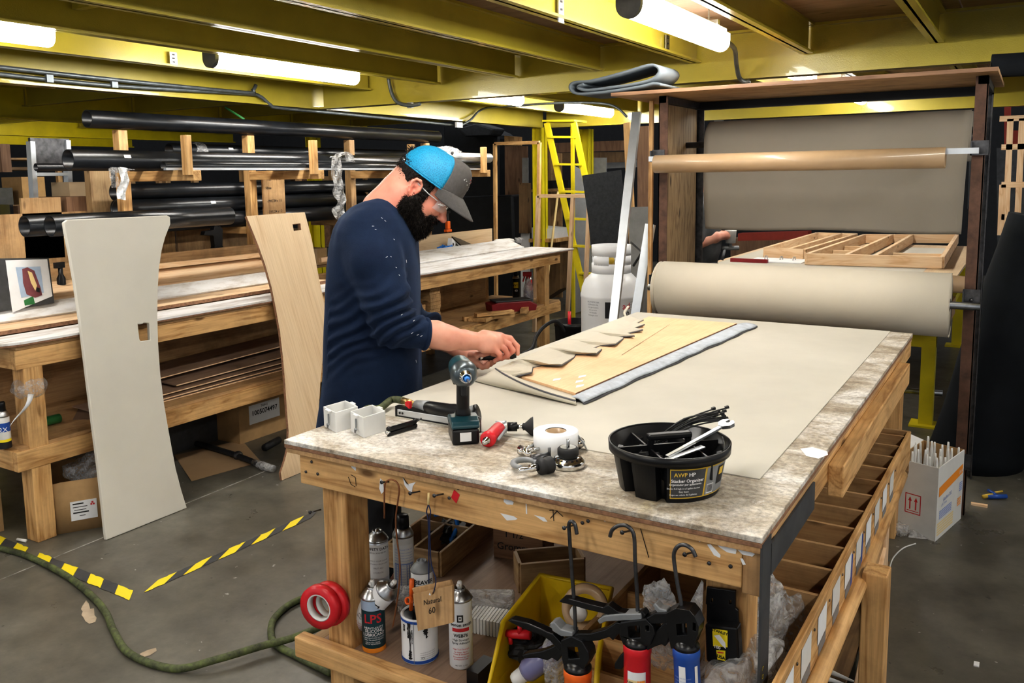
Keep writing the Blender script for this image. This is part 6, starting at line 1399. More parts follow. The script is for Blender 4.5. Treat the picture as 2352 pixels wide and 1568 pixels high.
dlt = SZ(772, 994, TT)-A; open_box(A+dlt, L+dlt, Rr+dlt, .058, .003, 'white open plastic container at the table corner, behind its twin')
t = thing('hex_key_set', 'black folding hex key set lying beside the white containers', 'hex keys', tuple(SZ(925, 985, TT)))
a, c = SZ(893, 992, TT+.012), SZ(953, 974, TT+.012); d = (c-a).normalized(); s = V((-d.y, d.x, 0))
for k, z in ((0, .0), (1, .013)):
    b = MB('black_plastic'); b.beam(a+V((0, 0, z-.005)), c+V((0, 0, z-.005)), .011, .008); b.ball(tuple(a+V((0, 0, z-.004))), .0075, 10); b.ball(tuple(c+V((0, 0, z-.004))), .0075, 10); b.build('handle', t)
b = MB('dark_steel'); b.tube([a+V((0, 0, .003)), c+V((0, 0, .003))], .003, 6); b.tube([c+V((0, 0, .004)), SZ(968, 960, TT+.03)], .0022, 6); b.build('hex_key', t)
b = MB('chrome'); b.tube([a-d*.008, a+d*.002], .006, 10); b.build('end_screw', t)
# pneumatic stapler
t = thing('stapler_gun', 'black and silver air stapler lying on the cream sheet with a green hose', 'staple gun', tuple(SZ(990, 955, CT)))
zc = CT+.0
def Q(x, y, h): return SZ(x, y, CT+h)
a, c = Q(915, 945, .012), Q(1036, 965, .012)
b = MB('alu'); b.beam(a, c, .016, .022); b.build('magazine', t, bevel=.002)
b = MB('black_plastic'); b.beam(a+V((0, 0, .015)), c+V((0, 0, .015)), .018, .009); b.beam(a+V((0, 0, -.010)), c+V((0, 0, -.010)), .018, .004); dd = (c-a).normalized(); b.beam(a-dd*.004+V((0, 0, .002)), a+dd*.002+V((0, 0, .002)), .020, .034); b.mat('black_ink')
nf = V((dd.y, -dd.x, 0))
for k in (.012, .022): b.at(a+dd*k+nf*.0085, rz=math.atan2(dd.y, dd.x), rx=PI/2).lathe([(.0035, 0), (.0035, .001), (0, .001)], 10)
b.M = Matrix(); b.build('magazine_rail', t)
b = MB('red'); plate(b, [(933, 922), (943, 922), (943, 938), (934, 930)], a.y-.012, .012); b.build('latch', t)
b = MB('black_plastic'); g0, g1, g2 = Q(968, 932, .035), Q(1010, 938, .045), Q(1062, 945, .045); b.tube(spline([g0, g1, g2], 5), [.015]*3+[.018]*5+[.020]*3, 14); b.build('grip', t)
b = MB('tool_grey'); b.tube([g0-(g1-g0)*.25, g0+(g1-g0)*.35], [.016, .019], 14); b.build('end_cap', t)
b = MB('tool_grey'); h0, h1 = Q(1050, 960, .03), Q(1092, 950, .045); b.tube([h0, h0+(h1-h0)*.2, h1, h1+(h1-h0)*.06], [.020, .024, .025, .020], 20); b.mat('black_plastic'); e_ = (h1-h0).normalized(); b.tube([h1+e_*.002, h1+e_*.008], [.026, .026], 20); b.build('cylinder_head', t)
b = MB('dark_steel'); b.beam(Q(1036, 962, .02), Q(1060, 960, .03), .03, .035); b.build('nose', t, bevel=.004)
b = MB('brass'); f0 = Q(926, 920, .035); b.tube([f0, f0+(g0-f0)*.4, f0+(g0-f0)*.42, f0+(g0-f0)*.8], [.011, .011, .008, .008], 6); b.build('hose_fitting', t)
b = MB('hose'); b.tube(spline([V((-1.86, 1.98, .2)), V((-1.80, 1.96, .55)), V((-1.745, 1.95, .86)), Q(872, 938, .016), Q(900, 918, .025), f0], 6), .011, 12); solo(b, 'air_hose', 'green hose rising over the table edge to the air stapler', 'hose')
# cordless impact driver standing on its battery
t = thing('impact_driver', 'teal and black cordless impact driver standing on its battery facing the camera', 'cordless driver', tuple(SZ(1066, 1005, TT)))
bp = SZ(1066, 1010, TT); ang = math.atan2(-bp.y, -bp.x)+.12     # nose toward the camera
def D(f, s, z): return (f, s, z)
b = MB('black_plastic'); b.at((bp.x, bp.y, TT), rz=ang); b.box((-.060, -.036, 0), (.045, .036, .042)); b.build('battery', t, bevel=.006)
b = MB('paper'); b.at((bp.x, bp.y, TT), rz=ang); b.box((.0455, -.016, .010), (.0462, .014, .034)); b.build('battery_label', t)
b = MB('teal'); b.at((bp.x, bp.y, TT), rz=ang); b.prism([(-.058, .043), (.046, .043), (.048, .050), (.040, .062), (.012, .068), (-.030, .066), (-.058, .058)], -.037, .037, axes=(V((0, 0, 0)), V((1, 0, 0)), V((0, 0, 1)), V((0, -1, 0)))); b.build('foot', t, bevel=.006)
b = MB('black_plastic'); b.at((bp.x, bp.y, TT), rz=ang)
b.tube(spline([(-.012, 0, .06), (-.010, 0, .085), (-.004, 0, .12), (.000, 0, .15), (.002, 0, .168)], 4), [.021]*4+[.0175]*9+[.019]*4, 18); b.build('grip', t)
b = MB('black_rubber'); b.at((bp.x, bp.y, TT), rz=ang); b.box((.014, -.008, .125), (.026, .008, .155)); b.build('trigger', t, bevel=.004)
b = MB('teal'); b.at((bp.x, bp.y, TT+.188), rz=ang, ry=PI/2); b.lathe([(.012, -.080), (.030, -.072), (.032, -.05), (.032, .015), (.031, .02)], 32); b.build('motor_housing', t)
b = MB('case_metal'); b.at((bp.x, bp.y, TT+.188), rz=ang, ry=PI/2); b.lathe([(.0345, .018), (.037, .022), (.0355, .034), (.029, .050), (.024, .056), (.017, .058)], 32); b.mat('chrome'); b.lathe([(.0165, .056), (.0165, .062), (.0135, .064), (.0135, .082), (.010, .084), (.008, .080)], 24, cap=False); b.build('hammer_case', t)
b = MB('light_blue'); b.at((bp.x, bp.y, TT+.188), rz=ang, ry=PI/2); b.lathe([(.0075, .074), (.0075, .094), (.005, .098)], 6); b.mat('dark_steel'); b.lathe([(.0035, .095), (.0033, .125), (.0015, .133)], 6); b.build('bit', t)
b = MB('black_plastic'); b.at((bp.x, bp.y, TT+.160), rz=ang); b.box((-.02, -.027, -.004), (.012, .027, .006)); b.build('direction_switch', t, bevel=.002)
b = MB('steel'); b.at((bp.x, bp.y, TT+.05), rz=ang); b.tube([(-.01, .038, .01), (-.01, .047, .005), (-.01, .047, -.035), (-.015, .039, -.038)], .002, 6); b.build('belt_clip', t)
# red die grinder
t = thing('die_grinder', 'red air angle grinder with a black sanding disc lying beside the driver', 'air grinder', tuple(SZ(1130, 1000, TT)))
a, c = SZ(1119, 1010, TT+.021), SZ(1146, 984, TT+.024)
b = MB('red'); d = (c-a).normalized(); b.tube([a, a+d*.003, a+(c-a)*.15, a+(c-a)*.25, c], [.016, .021, .021, .018, .0185], 24); b.build('body', t)
b = MB('chrome'); b.tube([a-d*.026, a-d*.022, a-d*.02, a-d*.008, a-d*.006, a], [.004, .005, .0075, .0075, .010, .010], 12); b.build('air_inlet', t)
b = MB('alu'); h = SZ(1150, 980, TT+.026); hx = V((_r.x, _r.y, 0)).normalized(); b.tube([c, h], [.017, .0165], 18); b.tube([h-hx*.014, h+hx*.016], [.0165, .0165], 18); b.build('gear_head', t)
b = MB('black_plastic'); b.tube([h+hx*.018, h+hx*.045], .0125, 18); b.mat('chrome'); b.tube([h+hx*.045, h+hx*.062], .0065, 12); b.build('collet', t)
b = MB('black_rubber'); b.tube([h+hx*.060, h+hx*.066, h+hx*.082, h+hx*.086], [.010, .010, .024, .0255], 28); b.build('pad_holder', t)
b = MB('dark_grey'); b.tube([h+hx*.0862, h+hx*.0885], .0262, 32); b.build('sanding_disc', t)
b = MB('tool_grey'); up = V((0, 0, 1)); b.tube([h+hx*.012-d*.005+up*.0, h+hx*.02-d*.02-up*.002, a+hx*.028+up*.0], [.004, .005, .0035], 8); b.build('lever', t)
# label roll, grinder parts
b = MB('paper'); c = SZ(1277, 1033, TT); b.at((c.x, c.y, TT)); b.lathe([(.026, 0), (.058, 0), (.058, .052), (.052, .0525), (.0515, .0515), (.040, .0525), (.0395, .0515), (.027, .052)], 48, cap=False); b.mat('kraft'); b.lathe([(.027, .001), (.027, .0505), (.0235, .051), (.0235, .001), (.027, .001)], 36, cap=False); b.M = Matrix()
solo(b, 'label_roll', 'roll of white labels with brown core lying flat on the table', 'label roll')
b = MB('paper'); p = V((c.x, c.y, TT+.05)); hx2 = V((_r.x, _r.y, 0)); b.grid(lambda u, v: p+hx2*(.045+.035*u)+V((0, 0, -.045*u*u-.012*v+0))+V((-hx2.y, hx2.x, 0))*(-.02+.02*v), 6, 3); solo(b, 'label_strip', 'loose end of the white label roll curling down', 'label strip', solid=.0005)
b = MB('black_plastic'); a, c2 = SZ(1256, 1000, TT+.012), SZ(1302, 985, TT+.030); b.beam(a, c2, .035, .008); b.mat('chrome'); b.beam(a+V((.01, .01, -.006)), c2+V((.01, .01, -.006)), .015, .004); solo(b, 'tool_stub', 'black and silver tool handle sticking out behind the label roll', 'tool', bevel=.003)
b = MB('chrome'); a = SZ(1330, 1016, TT+.02); b.ball(tuple(a), .016, 14, (1, 1, .9)); b.mat('black_plastic'); b.beam(a-hx2*.02-V((0, 0, .012)), a-hx2*.005, .02, .03); solo(b, 'knob', 'small metal knob at the right of the label roll', 'knob')
b = MB('chrome')
for (x0, y0, x1, y1, r) in ((1192, 1038, 1232, 1018, .007), (1196, 1030, 1215, 1042, .010), (1205, 1036, 1240, 1030, .006)): b.tube([SZ(x0, y0, TT+.012), SZ(x1, y1, TT+.016)], [r, r*.7], 10)
solo(b, 'air_fitting', 'shiny metal air fittings lying left of the label roll', 'fitting')
b = MB('tool_grey'); c = SZ(1205, 1064, TT+.014); ring = [c+V((math.cos(a_)*.028, math.sin(a_)*.028, .0)) for a_ in [(.6+k*4.4/14) for k in range(15)]]; b.tube(ring, [.005+.003*math.sin(k/14*PI) for k in range(15)], 8); solo(b, 'guard_ring', 'grey open clamp ring lying left of the sanding pads', 'clamp ring')
b = MB('black_rubber'); a, c = SZ(1236, 1072, TT+.020), SZ(1268, 1066, TT+.021); d = (c-a).normalized(); b.tube([a, a+d*.004, a+d*.014, a+d*.018, a+d*.022, a+d*.034, c, c+d*.004], [.016, .020, .020, .017, .020, .020, .019, .014], 20); b.mat('chrome'); b.tube([a-d*.050, a-d*.048, a-d*.022, a-d*.021, a], [.006, .007, .007, .009, .009], 12); b.build
solo(b, 'drill_arbor', 'black chuck with a silver shaft lying in front of the label roll', 'arbor')
b = MB('dark_steel'); a, c = SZ(1222, 1055, TT+.016), SZ(1262, 1046, TT+.018); b.tube([a, c], [.012, .009], 12); b.tube([c, c+V((0, 0, .02))], .004, 8); solo(b, 'hose_coupler', 'dark coupler lying between the clamp ring and the label roll', 'coupler')
t = thing('backing_pad', 'steel disc pad with black rubber hub and upright bolt on the table', 'disc pad', tuple(SZ(1306, 1072, TT)))
c = SZ(1305, 1070, TT); b = MB('chrome'); b.at((c.x, c.y, TT)).lathe([(.001, .001), (.040, 0), (.0415, .002), (.0415, .014), (.039, .017), (.030, .024), (.018, .026), (0, .026)], 40); b.mat('black_ink')
for k in range(16):
    a_ = 2*PI*k/16; b.at((c.x+.033*math.cos(a_), c.y+.033*math.sin(a_), TT+.0205), rz=a_, ry=.75).lathe([(.0035, .001), (0, .001)], 8)
b.M = Matrix(); b.build('disc', t)
b = MB('black_rubber'); b.at((c.x, c.y, TT)).lathe([(.022, .024), (.026, .030), (.026, .044), (.022, .048)], 28); b.mat('steel'); b.lathe([(.019, .0485), (0, .049)], 24, cap=False); b.lathe([(.004, .048), (.004, .068), (0, .069)], 10); b.M = Matrix(); b.build('hub', t)
# ------------------------------------------------------------------ black bucket organizer
t = thing('tool_organizer', 'round black plastic tool organizer with a yellow-edged label on the near table corner', 'organizer', tuple(SZ(1540, 1100, TT)))
c0, c1 = SZ(1470, 1128, TT), SZ(1620, 1125, TT)
cx_, cy_ = SZ(1536, 1112, TT).x, SZ(1536, 1112, TT).y
OR_ = .137; OH = .105; OB = .112
fc = math.atan2(-cy_, -cx_)
b = MB('black_plastic'); n = 96; lev = [(0, 0.0), (.3, .3), (.78, .78), (.80, .80), (1, 1.0)]; vs = []; fs = []
def orad(a, z):
    r = OB+(OR_-.006-OB)*z
    k = math.cos(8*(a-fc)+.5); 
    rel = (a-fc+PI) % (2*PI)-PI
    groove = (1 if k > .55 else 0) if not (-.05 < rel < 1.35) else 0
    return r-(.022*groove if z < .79 else 0)
zs = [0, .2, .5, .775, .80, 1.0]
for z in zs:
    for k in range(n): a = 2*PI*k/n; r = orad(a, z); vs.append((r*math.cos(a), r*math.sin(a), z*OH))
fs = [(i*n+k, i*n+(k+1) % n, (i+1)*n+(k+1) % n, (i+1)*n+k) for i in range(len(zs)-1) for k in range(n)]+[tuple(range(n))[::-1]]
b.at((cx_, cy_, TT)).add(vs, fs, False); b.lathe([(OR_-.007, OH*.80), (OR_-.001, OH*.81), (OR_, OH), (OR_-.003, OH+.001), (OR_-.006, OH-.002), (OB-.03, OH*.35), (0, OH*.33)], 72, cap=False); b.M = Matrix(); b.build('bowl', t)
# dividers, handle
hd = V((_r.x*.92+.0, _r.y*.92+.25, 0)).normalized(); hn = V((-hd.y, hd.x, 0)); C0 = V((cx_, cy_, TT))
b = MB('black_plastic'); b.beam(C0+hd*-.118+V((0, 0, .072)), C0+hd*.118+V((0, 0, .072)), .006, .05)
for s in (-1, 1): b.beam(C0+hn*.02*s+hd*.05*s+V((0, 0, .07)), C0+hn*.118*s+hd*.05*s+V((0, 0, .07)), .004, .045); b.beam(C0+hn*.02*s-hd*.05*s+V((0, 0, .07)), C0+hn*.118*s-hd*.05*s+V((0, 0, .07)), .004, .045)
b.build('divider', t)
b = MB('black_plastic'); 
for s in (-.045, .045): b.beam(C0+hd*s+V((0, 0, .07)), C0+hd*s+V((0, 0, .112)), .014, .014, up=hd)
b.beam(C0-hd*.052+V((0, 0, .115)), C0+hd*.052+V((0, 0, .115)), .022, .014); b.build('handle', t, bevel=.004)
b = MB('dark_grey'); rr = orad(fc+.5, .4)+.003
def lq(b, mat, a0, a1, z0, z1, off=0.0):
    b.mat(mat); m = 14; vs = []
    for k in range(m+1):
        a = fc+a0+(a1-a0)*k/m
        for z in (z0, z1): r = OB+(OR_-.006-OB)*z+.0012+off; vs.append((r*math.cos(a), r*math.sin(a), z*OH))
    b.add(vs, [(2*k, 2*k+2, 2*k+3, 2*k+1) for k in range(m)], True)
b.at((cx_, cy_, TT)); lq(b, 'amber', .02, 1.30, .10, .76); lq(b, 'dark_grey', .035, .66, .125, .735, .0006); lq(b, 'tool_grey', .70, 1.285, .125, .735, .0006); lq(b, 'paper', .73, .90, .15, .36, .0012)
for k in range(9): lq(b, 'black_ink', .74+k*.017, .748+k*.017, .18, .35, .0018)
lq(b, 'black_ink', .98, 1.2, .3, .7, .0012); lq(b, 'amber', 1.02, 1.15, .5, .66, .0018)
lt = lambda s, size, a, z, bold=0.0: b.wraptext(s, size, OB+(OR_-.006-OB)*z+.0026, fc+a, z*OH, bold)
b.mat('amber'); lt('AWP', .013, .20, .635, .015); b.mat('white_ink'); lt('HP', .012, .40, .632, .015); lt('Stacker Organizer', .0100, .335, .50, .01); lt('Organizador por apilamiento', .0062, .30, .42, .01)
for k, s_ in enumerate(('Stacks 4-6 high in a 5 gallon bucket', 'Easy Stack', 'Cupo en cubeta de 5 galones')): lt(s_, .0052, .27, .33-k*.07)
b.M = Matrix(); b.build('label', t)
b = MB('black_rubber'); 
def OP(f, n_, z): return C0+hd*f+hn*n_+V((0, 0, z))
R6 = random.Random(9)
g = 'black zip ties in the organizer'
for k in range(16):
    o1 = R6.uniform(-.012, .012); o2 = R6.uniform(-.02, .02); a = OP(-.02, .03+o1, .085+R6.uniform(0, .015)); c = OP(.155+R6.uniform(-.02, .012), .075+o2, .135+R6.uniform(-.012, .016)); b = MB('black_rubber'); m = (a+c)/2+V((0, 0, .012+R6.uniform(0, .008)))
    b.tube(spline([a, m, c], 4), .0019, 5); b.beam(c-V((.003, 0, 0)), c+(c-a).normalized()*.007, .007, .006); solo(b, 'zip_tie', 'black zip tie fanned out over the right rim of the organizer', 'zip tie', g)
b = MB('black_rubber')
for k in range(7): p = OP(-.085+R6.uniform(0, .05), -.01+R6.uniform(-.03, .03), .075+R6.uniform(0, .012)); b = MB('black_rubber'); b.beam(p, p+V((R6.uniform(-.02, .02), R6.uniform(-.02, .02), .006)), .009, .008); solo(b, 'wire_connector', 'small black connector in the left part of the organizer', 'connector', 'black connectors in the organizer')
t2 = thing('combination_wrench', 'shiny combination wrench resting across the right side of the organizer', 'wrench', tuple(OP(.08, 0, .09)))
a, c = OP(-.03, -.062, .088), OP(.125, -.005, .128); d = (c-a).normalized(); s = d.cross(V((0, 0, 1))).normalized(); w_ = s.cross(d)
b = MB('steel'); b.beam(a, c, .011, .0055); b.build('shank', t2, bevel=.001)
b = MB('steel'); pts = [(-.004, .006), (.008, .018), (.022, .018), (.030, .010), (.030, .004), (.018, .006), (.014, 0), (.018, -.006), (.030, -.004), (.030, -.010), (.022, -.018), (.008, -.018), (-.004, -.006)]
b.prism(pts[::-1], -.004, .004, axes=(c, d, s, w_)); b.build('open_end', t2)
b = MB('steel'); a, c = OP(-.045, -.075, .083), OP(.06, -.05, .100); b.beam(a, c, .016, .003); solo(b, 'putty_knife', 'flat steel blade lying in the near part of the organizer', 'blade')
# ------------------------------------------------------------------ the panel being covered
WZ = CT+.004
t = thing('upholstered_panel', 'half-covered plywood panel lying face down with notched cream flaps', 'panel', tuple(SZ(1400, 830, CT)))
nL, nR, fR, fL = SZ(1180, 868, WZ), SZ(1322, 912, WZ), SZ(1692, 749, WZ), SZ(1490, 733, WZ)
def S4(u, v, z=0): return (nL*(1-u)+nR*u)*(1-v)+(fL*(1-u)+fR*u)*v+V((0, 0, z))
b = MB('panel_wood'); P = [nL, nR, fR, fL]; z = V((0, 0, .014)); b.add(P+[p+z for p in P], [(3, 2, 1, 0), (4, 5, 6, 7), (0, 1, 5, 4), (1, 2, 6, 5), (2, 3, 7, 6), (3, 0, 4, 7)], g=[(p.y, p.x, p.z) for p in P]*2); b.mat('ply_edge'); P2_ = [nR+V((.0006, -.0006, 0)), fR+V((.0006, 0, 0))]; b.add([P2_[0], P2_[1], P2_[1]+z*.95, P2_[0]+z*.95], [(0, 1, 2, 3)]); b.build('board', t)
plain('glue_stain', (.60, .40, .20), .45, var=.15); b = MB('glue_stain')
R7 = random.Random(2)
for k in range(12):
    break
    v = .18+k*.065; w0 = R7.uniform(.16, .34); b.add([S4(.985, v, .0145), S4(.985, v+.028, .0145), S4(.985-w0*.5, v+.034, .0145), S4(.985-w0, v+.020, .0145), S4(.985-w0*.6, v+.004, .0145)], [(0, 1, 2, 3, 4)])
b.mat('white_ink')
for u, v in ((.80, .06), (.72, .10), (.55, .03), (.9, .03)):
    q = S4(u, v, .0148); b.add([q, q+V((.012, .03, 0)), q+V((.004, .055, 0)), q+V((-.012, .03, 0))], [(0, 1, 2, 3)])
b.mat('pine_shade'); b.add([S4(.62, .38, .0149), S4(.63, .38, .0149), S4(.40, .88, .0149), S4(.395, .88, .0149)], [(0, 1, 2, 3)]); b.build('glue_marks', t)['kind'] = 'stuff'
# the cream cover: left edge folded over the board and cut into notches, near end curling up
edge = [(1180, 864), (1221, 854), (1223, 843), (1245, 838), (1290, 837), (1318, 820), (1322, 813), (1345, 813), (1370, 811), (1382, 801), (1362, 799), (1378, 793), (1414, 789), (1432, 776), (1420, 773), (1457, 770), (1440, 765), (1476, 756), (1456, 753), (1480, 744), (1462, 742), (1478, 734)]
NE = len(edge); foldA, foldB = SZ(1138, 847, CT+.05), SZ(1437, 726, CT+.03)
vs = []; fs = []; ev = []
for i, (x, c) in enumerate(edge):
    f_ = min(1, max(0, (x-1180)/300)); q = (864-c)/130; tip = i in (1, 4, 8, 12, 15, 17, 19); e = SZ(x, c, CT+.021+(.012 if tip else 0)); fo = foldA+(foldB-foldA)*q**1.25 if q > 0 else foldA
    vs += [fo, fo*.66+e*.34+V((0, 0, .002)), fo*.3+e*.7-V((0, 0, .004)), e]; ev.append(e)
for i in range(NE-1):
    for j in range(3): fs.append((4*i+j, 4*(i+1)+j, 4*(i+1)+j+1, 4*i+j+1))
b = MB('cream'); b.add(vs, fs); b.build('notched_flap', t, solid=.004)
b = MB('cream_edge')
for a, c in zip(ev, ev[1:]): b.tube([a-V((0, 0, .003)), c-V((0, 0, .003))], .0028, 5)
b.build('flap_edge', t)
b = MB('cream'); out = [fo for fo in vs[0::4]]; lows = [SZ(1085, 873, CT+.003)+(V((foldB.x-.05, foldB.y, CT+.003))-SZ(1085, 873, CT+.003))*(i/(NE-1)) for i in range(NE)]
b.add([p for pr in zip(out, lows) for p in (pr[0], pr[0]*.5+pr[1]*.5-V((0, 0, .006)), pr[1])], [(3*i+j, 3*i+j+1, 3*i+j+4, 3*i+j+3) for i in range(NE-1) for j in (0, 1)], True); b.build('folded_side', t, solid=.004)
top = [(1138, 847, .05), (1160, 861, .046), (1200, 881, .034), (1250, 900, .024), (1290, 912, .018), (1322, 921, .014)]; low = [(1085, 873), (1135, 886), (1195, 899), (1250, 911), (1290, 920), (1325, 927)]
T_ = spline([SZ(x, c, CT+h) for x, c, h in top], 4); L_ = spline([SZ(x, c, CT+.003) for x, c in low], 4)
b = MB('cream'); b.add([p for a, c in zip(T_, L_) for p in (a, a*.5+c*.5+V((.004, -.008, -.004)), c)], [(3*i+j, 3*i+j+1, 3*i+j+4, 3*i+j+3) for i in range(len(T_)-1) for j in (0, 1)], True); b.build('near_curl', t, solid=.004)
b = MB('cream_edge'); b.tube([p+V((0, 0, .001)) for p in T_], .0032, 6); b.build('curl_edge', t)
b = MB('cream'); I_ = [S4(max(0, .05+.95*k/(len(T_)-1)), 0, .004) for k in range(len(T_))]; b.add([p for a, c in zip(T_, I_) for p in (a, c)], [(2*i, 2*i+1, 2*i+3, 2*i+2) for i in range(len(T_)-1)], True); b.build('curl_lining', t, solid=.003)
b = MB('foam_blue'); b.grid(lambda u, v: S4(1.0+.19*u+.006*math.sin(v*19)*u+.006*math.sin(v*47)*u, -.02+1.04*v, .004+.008*math.sin(u*PI)+.003*math.sin(v*31)*u), 8, 60); b.build('foam_edge', t, solid=.008)
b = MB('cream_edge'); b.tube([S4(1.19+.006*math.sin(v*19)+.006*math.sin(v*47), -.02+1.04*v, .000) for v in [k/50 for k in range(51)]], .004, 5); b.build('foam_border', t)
b = MB('cream'); b.tube(spline([SZ(1437, 726, CT+.02), SZ(1434, 718, CT+.03), SZ(1440, 708, CT+.045), SZ(1443, 704, CT+.05)], 4), [.006]*13, 6); b.build('far_curl', t)
# far-left bench clutter behind the hand
# ================================================================== under the work table
SZH = .3005
def shelf_pt(x, y): return SZ(x, y, SZH)
c = shelf_pt(860, 1485)
can(c.x, c.y, SZH, .0325, .150, {'body': 'teal', 'dome': 'steel', 'bands': [('orange_ink', .0, .013), ('sky_ink', .122, .150)], 'text': [('LPS', .036, -.002, .098, 'red_ink', .02), ('HEAVY-DUTY', .0095, 0, .073, 'white_ink', .01), ('SILICONE', .0125, 0, .064, 'white_ink', .01), ('LUBRICANT', .0125, 0, .053, 'white_ink', .01), ('LUBRICANTE DE SILICONA', .0055, 0, .044, 'white_ink'), ('PARA TRABAJO PESADO', .0055, 0, .038, 'white_ink'), ('DIELECTRIC SPRAY', .005, -.004, .031, 'white_ink'), ('NSF H1 REGISTERED', .005, -.004, .026, 'white_ink'), ('INDUSTRIAL', .007, 0, .119, 'black_ink')]},
    'teal and white lubricant spray can with red letters on the table shelf', cap='nozzle')
c = shelf_pt(955, 1512); x, y = c.x, c.y+.02; fa = math.atan2(-y, -x)
t = thing('adhesive_can', 'dented white tin with black drips and a blue base band on the table shelf', 'paint can', (x, y, SZH)); b = MB('white_paint'); b.at((x, y, SZH)); r = .0495
b.lathe([(.001, .003), (r, 0), (r+.001, .003), (r, .006), (r, .122), (r+.001, .125), (r-.002, .128), (r-.006, .126), (r-.010, .120), (.022, .120)], 48, cap=False); b.mat('blue'); b.wrapquad(0, 2*PI, .003, .012, r+.0012, 48); b.wrapquad(0, 2*PI, .116, .123, r+.0012, 48); b.mat('tool_grey'); b.wrapquad(fa-.35, fa-.32, .003, .122, r+.0014, 2)
b.mat('grey_ink'); b.wraptext('IPS', .008, r+.0014, fa+.15, .020, .02)
for k in range(4): b.wraptext('ADHESIVE SOLVENT CEMENT', .0035, r+.0014, fa+.45, .034-k*.006)
b.mat('black_ink')
R8 = random.Random(12)
def drip(a0, z0, z1, w):
    m = 12; L = []; Rt = []
    for k in range(m+1): z = z0+(z1-z0)*k/m; ww = w*R8.uniform(.35, 1.3); j = R8.uniform(-.02, .02); L.append(((r+.0018)*math.cos(fa+a0-ww+j), (r+.0018)*math.sin(fa+a0-ww+j), z)); Rt.append(((r+.0018)*math.cos(fa+a0+ww+j), (r+.0018)*math.sin(fa+a0+ww+j), z))
    b.add(L+Rt, [(k, k+1, m+2+k, m+1+k) for k in range(m)])
drip(-.55, .118, .018, .07); drip(-.65, .118, .075, .05); drip(-.42, .10, .06, .03); drip(-.55, .04, .015, .10); drip(.32, .118, .085, .14); drip(.36, .095, .075, .05); drip(-.95, .11, .09, .06)
b.M = Matrix(); b.build('body', t); b = MB('black_plastic'); b.at((x, y, SZH)); b.lathe([(r-.004, .1255), (r-.012, .122), (.02, .126), (0, .127)], 32, cap=False); b.lathe([(.016, .124), (.016, .136), (0, .137)], 14); b.M = Matrix(); b.build('lid', t)
web = {'body': 'white_paint', 'text': [('boron smith', .013, .002, .128, 'black_ink', .02), ('WEB76', .013, 0, .098, 'black_ink', .02), ('High Strength', .0085, 0, .086, 'black_ink'), ('Spray Adhesive', .0085, 0, .077, 'black_ink'), ('High Tack Strength', .006, 0, .060, 'red_ink'), ('for foam, fabric,', .006, 0, .052, 'red_ink'), ('wood & insulation', .006, 0, .046, 'red_ink'), ('Formulated for the', .006, 0, .038, 'red_ink'), ('professional user', .006, 0, .032, 'red_ink'), ('NET WT. 12 OZ', .0048, 0, .014, 'black_ink')],
       'quads': [('red_ink', -.75, .75, .109, .119), ('black_ink', -.30, .22, .136, .156), ('white_ink', -.18, .10, .140, .152), ('black_ink', -.1, .02, .1435, .1485)]}
c = shelf_pt(1057, 1527); can(c.x, c.y+.006, SZH, .0315, .188, web, 'white upright spray adhesive can with a red stripe beside the hanging wood tags', cap='nozzle')
c = shelf_pt(872, 1388); can(c.x, c.y, SZH, .0325, .21, {'body': 'alu', 'quads': [('paper', -1.4, 1.4, .10, .205)], 'text': [('SAFETY DATA', .012, 0, .192, 'black_ink', .02), ('SEE SDS FOR DETAIL', .006, 0, .180, 'black_ink'), ('ALWAYS WEAR GLOVES', .006, 0, .155, 'grey_ink'), ('KEEP AWAY FROM HEAT', .006, 0, .145, 'grey_ink'), ('FIRST AID', .007, 0, .132, 'grey_ink'), ('STORAGE', .007, 0, .118, 'grey_ink')]}, 'tall grey spray can with a faded data label, rearmost at the left', cap='dome')
c = shelf_pt(930, 1368); can(c.x, c.y, SZH, .0325, .20, {'body': 'white_plastic', 'quads': [('blue_ink', -1.0, 1.0, .02, .12), ('paper', -.9, .9, .024, .116), ('paper', -1.0, 1.0, .13, .18)], 'text': [('DIRECTIONS FOR USE', .006, 0, .165, 'blue_ink')]+[('shake well before using spray', .0052, 0, .155-.0085*k, 'blue_ink') for k in range(14)]}, 'tall white spray can with a black cap behind the others', cap='cap')
c = shelf_pt(972, 1418); can(c.x, c.y, SZH, .0325, .150, {'body': 'white_paint', 'dome': 'tool_grey', 'text': [('BEAVER', .018, .006, .125, 'black_ink', .02), ('GLUE SUPPLY', .007, .002, .112, 'black_ink'), ('SLICK', .021, .0, .088, 'red_ink', .03)], 'quads': [('black_ink', -.82, -.62, .108, .134)]}, 'white spray can printed with black and red words behind the wood tags', cap='dome')
a = SZ(812, 1436, .335); c = SY(938, 1302, a.y); dz = (c-a).normalized(); q = V((0, 0, 1)).rotation_difference(dz).to_matrix().to_4x4()
w2_ = dict(web); can(a.x, a.y, a.z, .0325, .188, web, 'white spray adhesive can leaning diagonally behind the teal can', cap='nozzle', tilt=q, face=math.atan2(-1.8, 1.6)-.2)
bag('plastic_bag', tuple(SY(932, 1385, 1.84)), .034, 101, 'film', 'clear plastic bag crumpled between the leaning can and the wood tags', (.9, .6, 1.5))
b = MB('orange'); p, q_ = SY(946, 1330, 1.70), SY(944, 1400, 1.71); b.tube([p, p+(q_-p)*.45, p+(q_-p)*.46, q_], [.0065, .0065, .0055, .0055], 12); solo(b, 'orange_marker', 'orange marker standing upright left of the wood tags', 'marker')
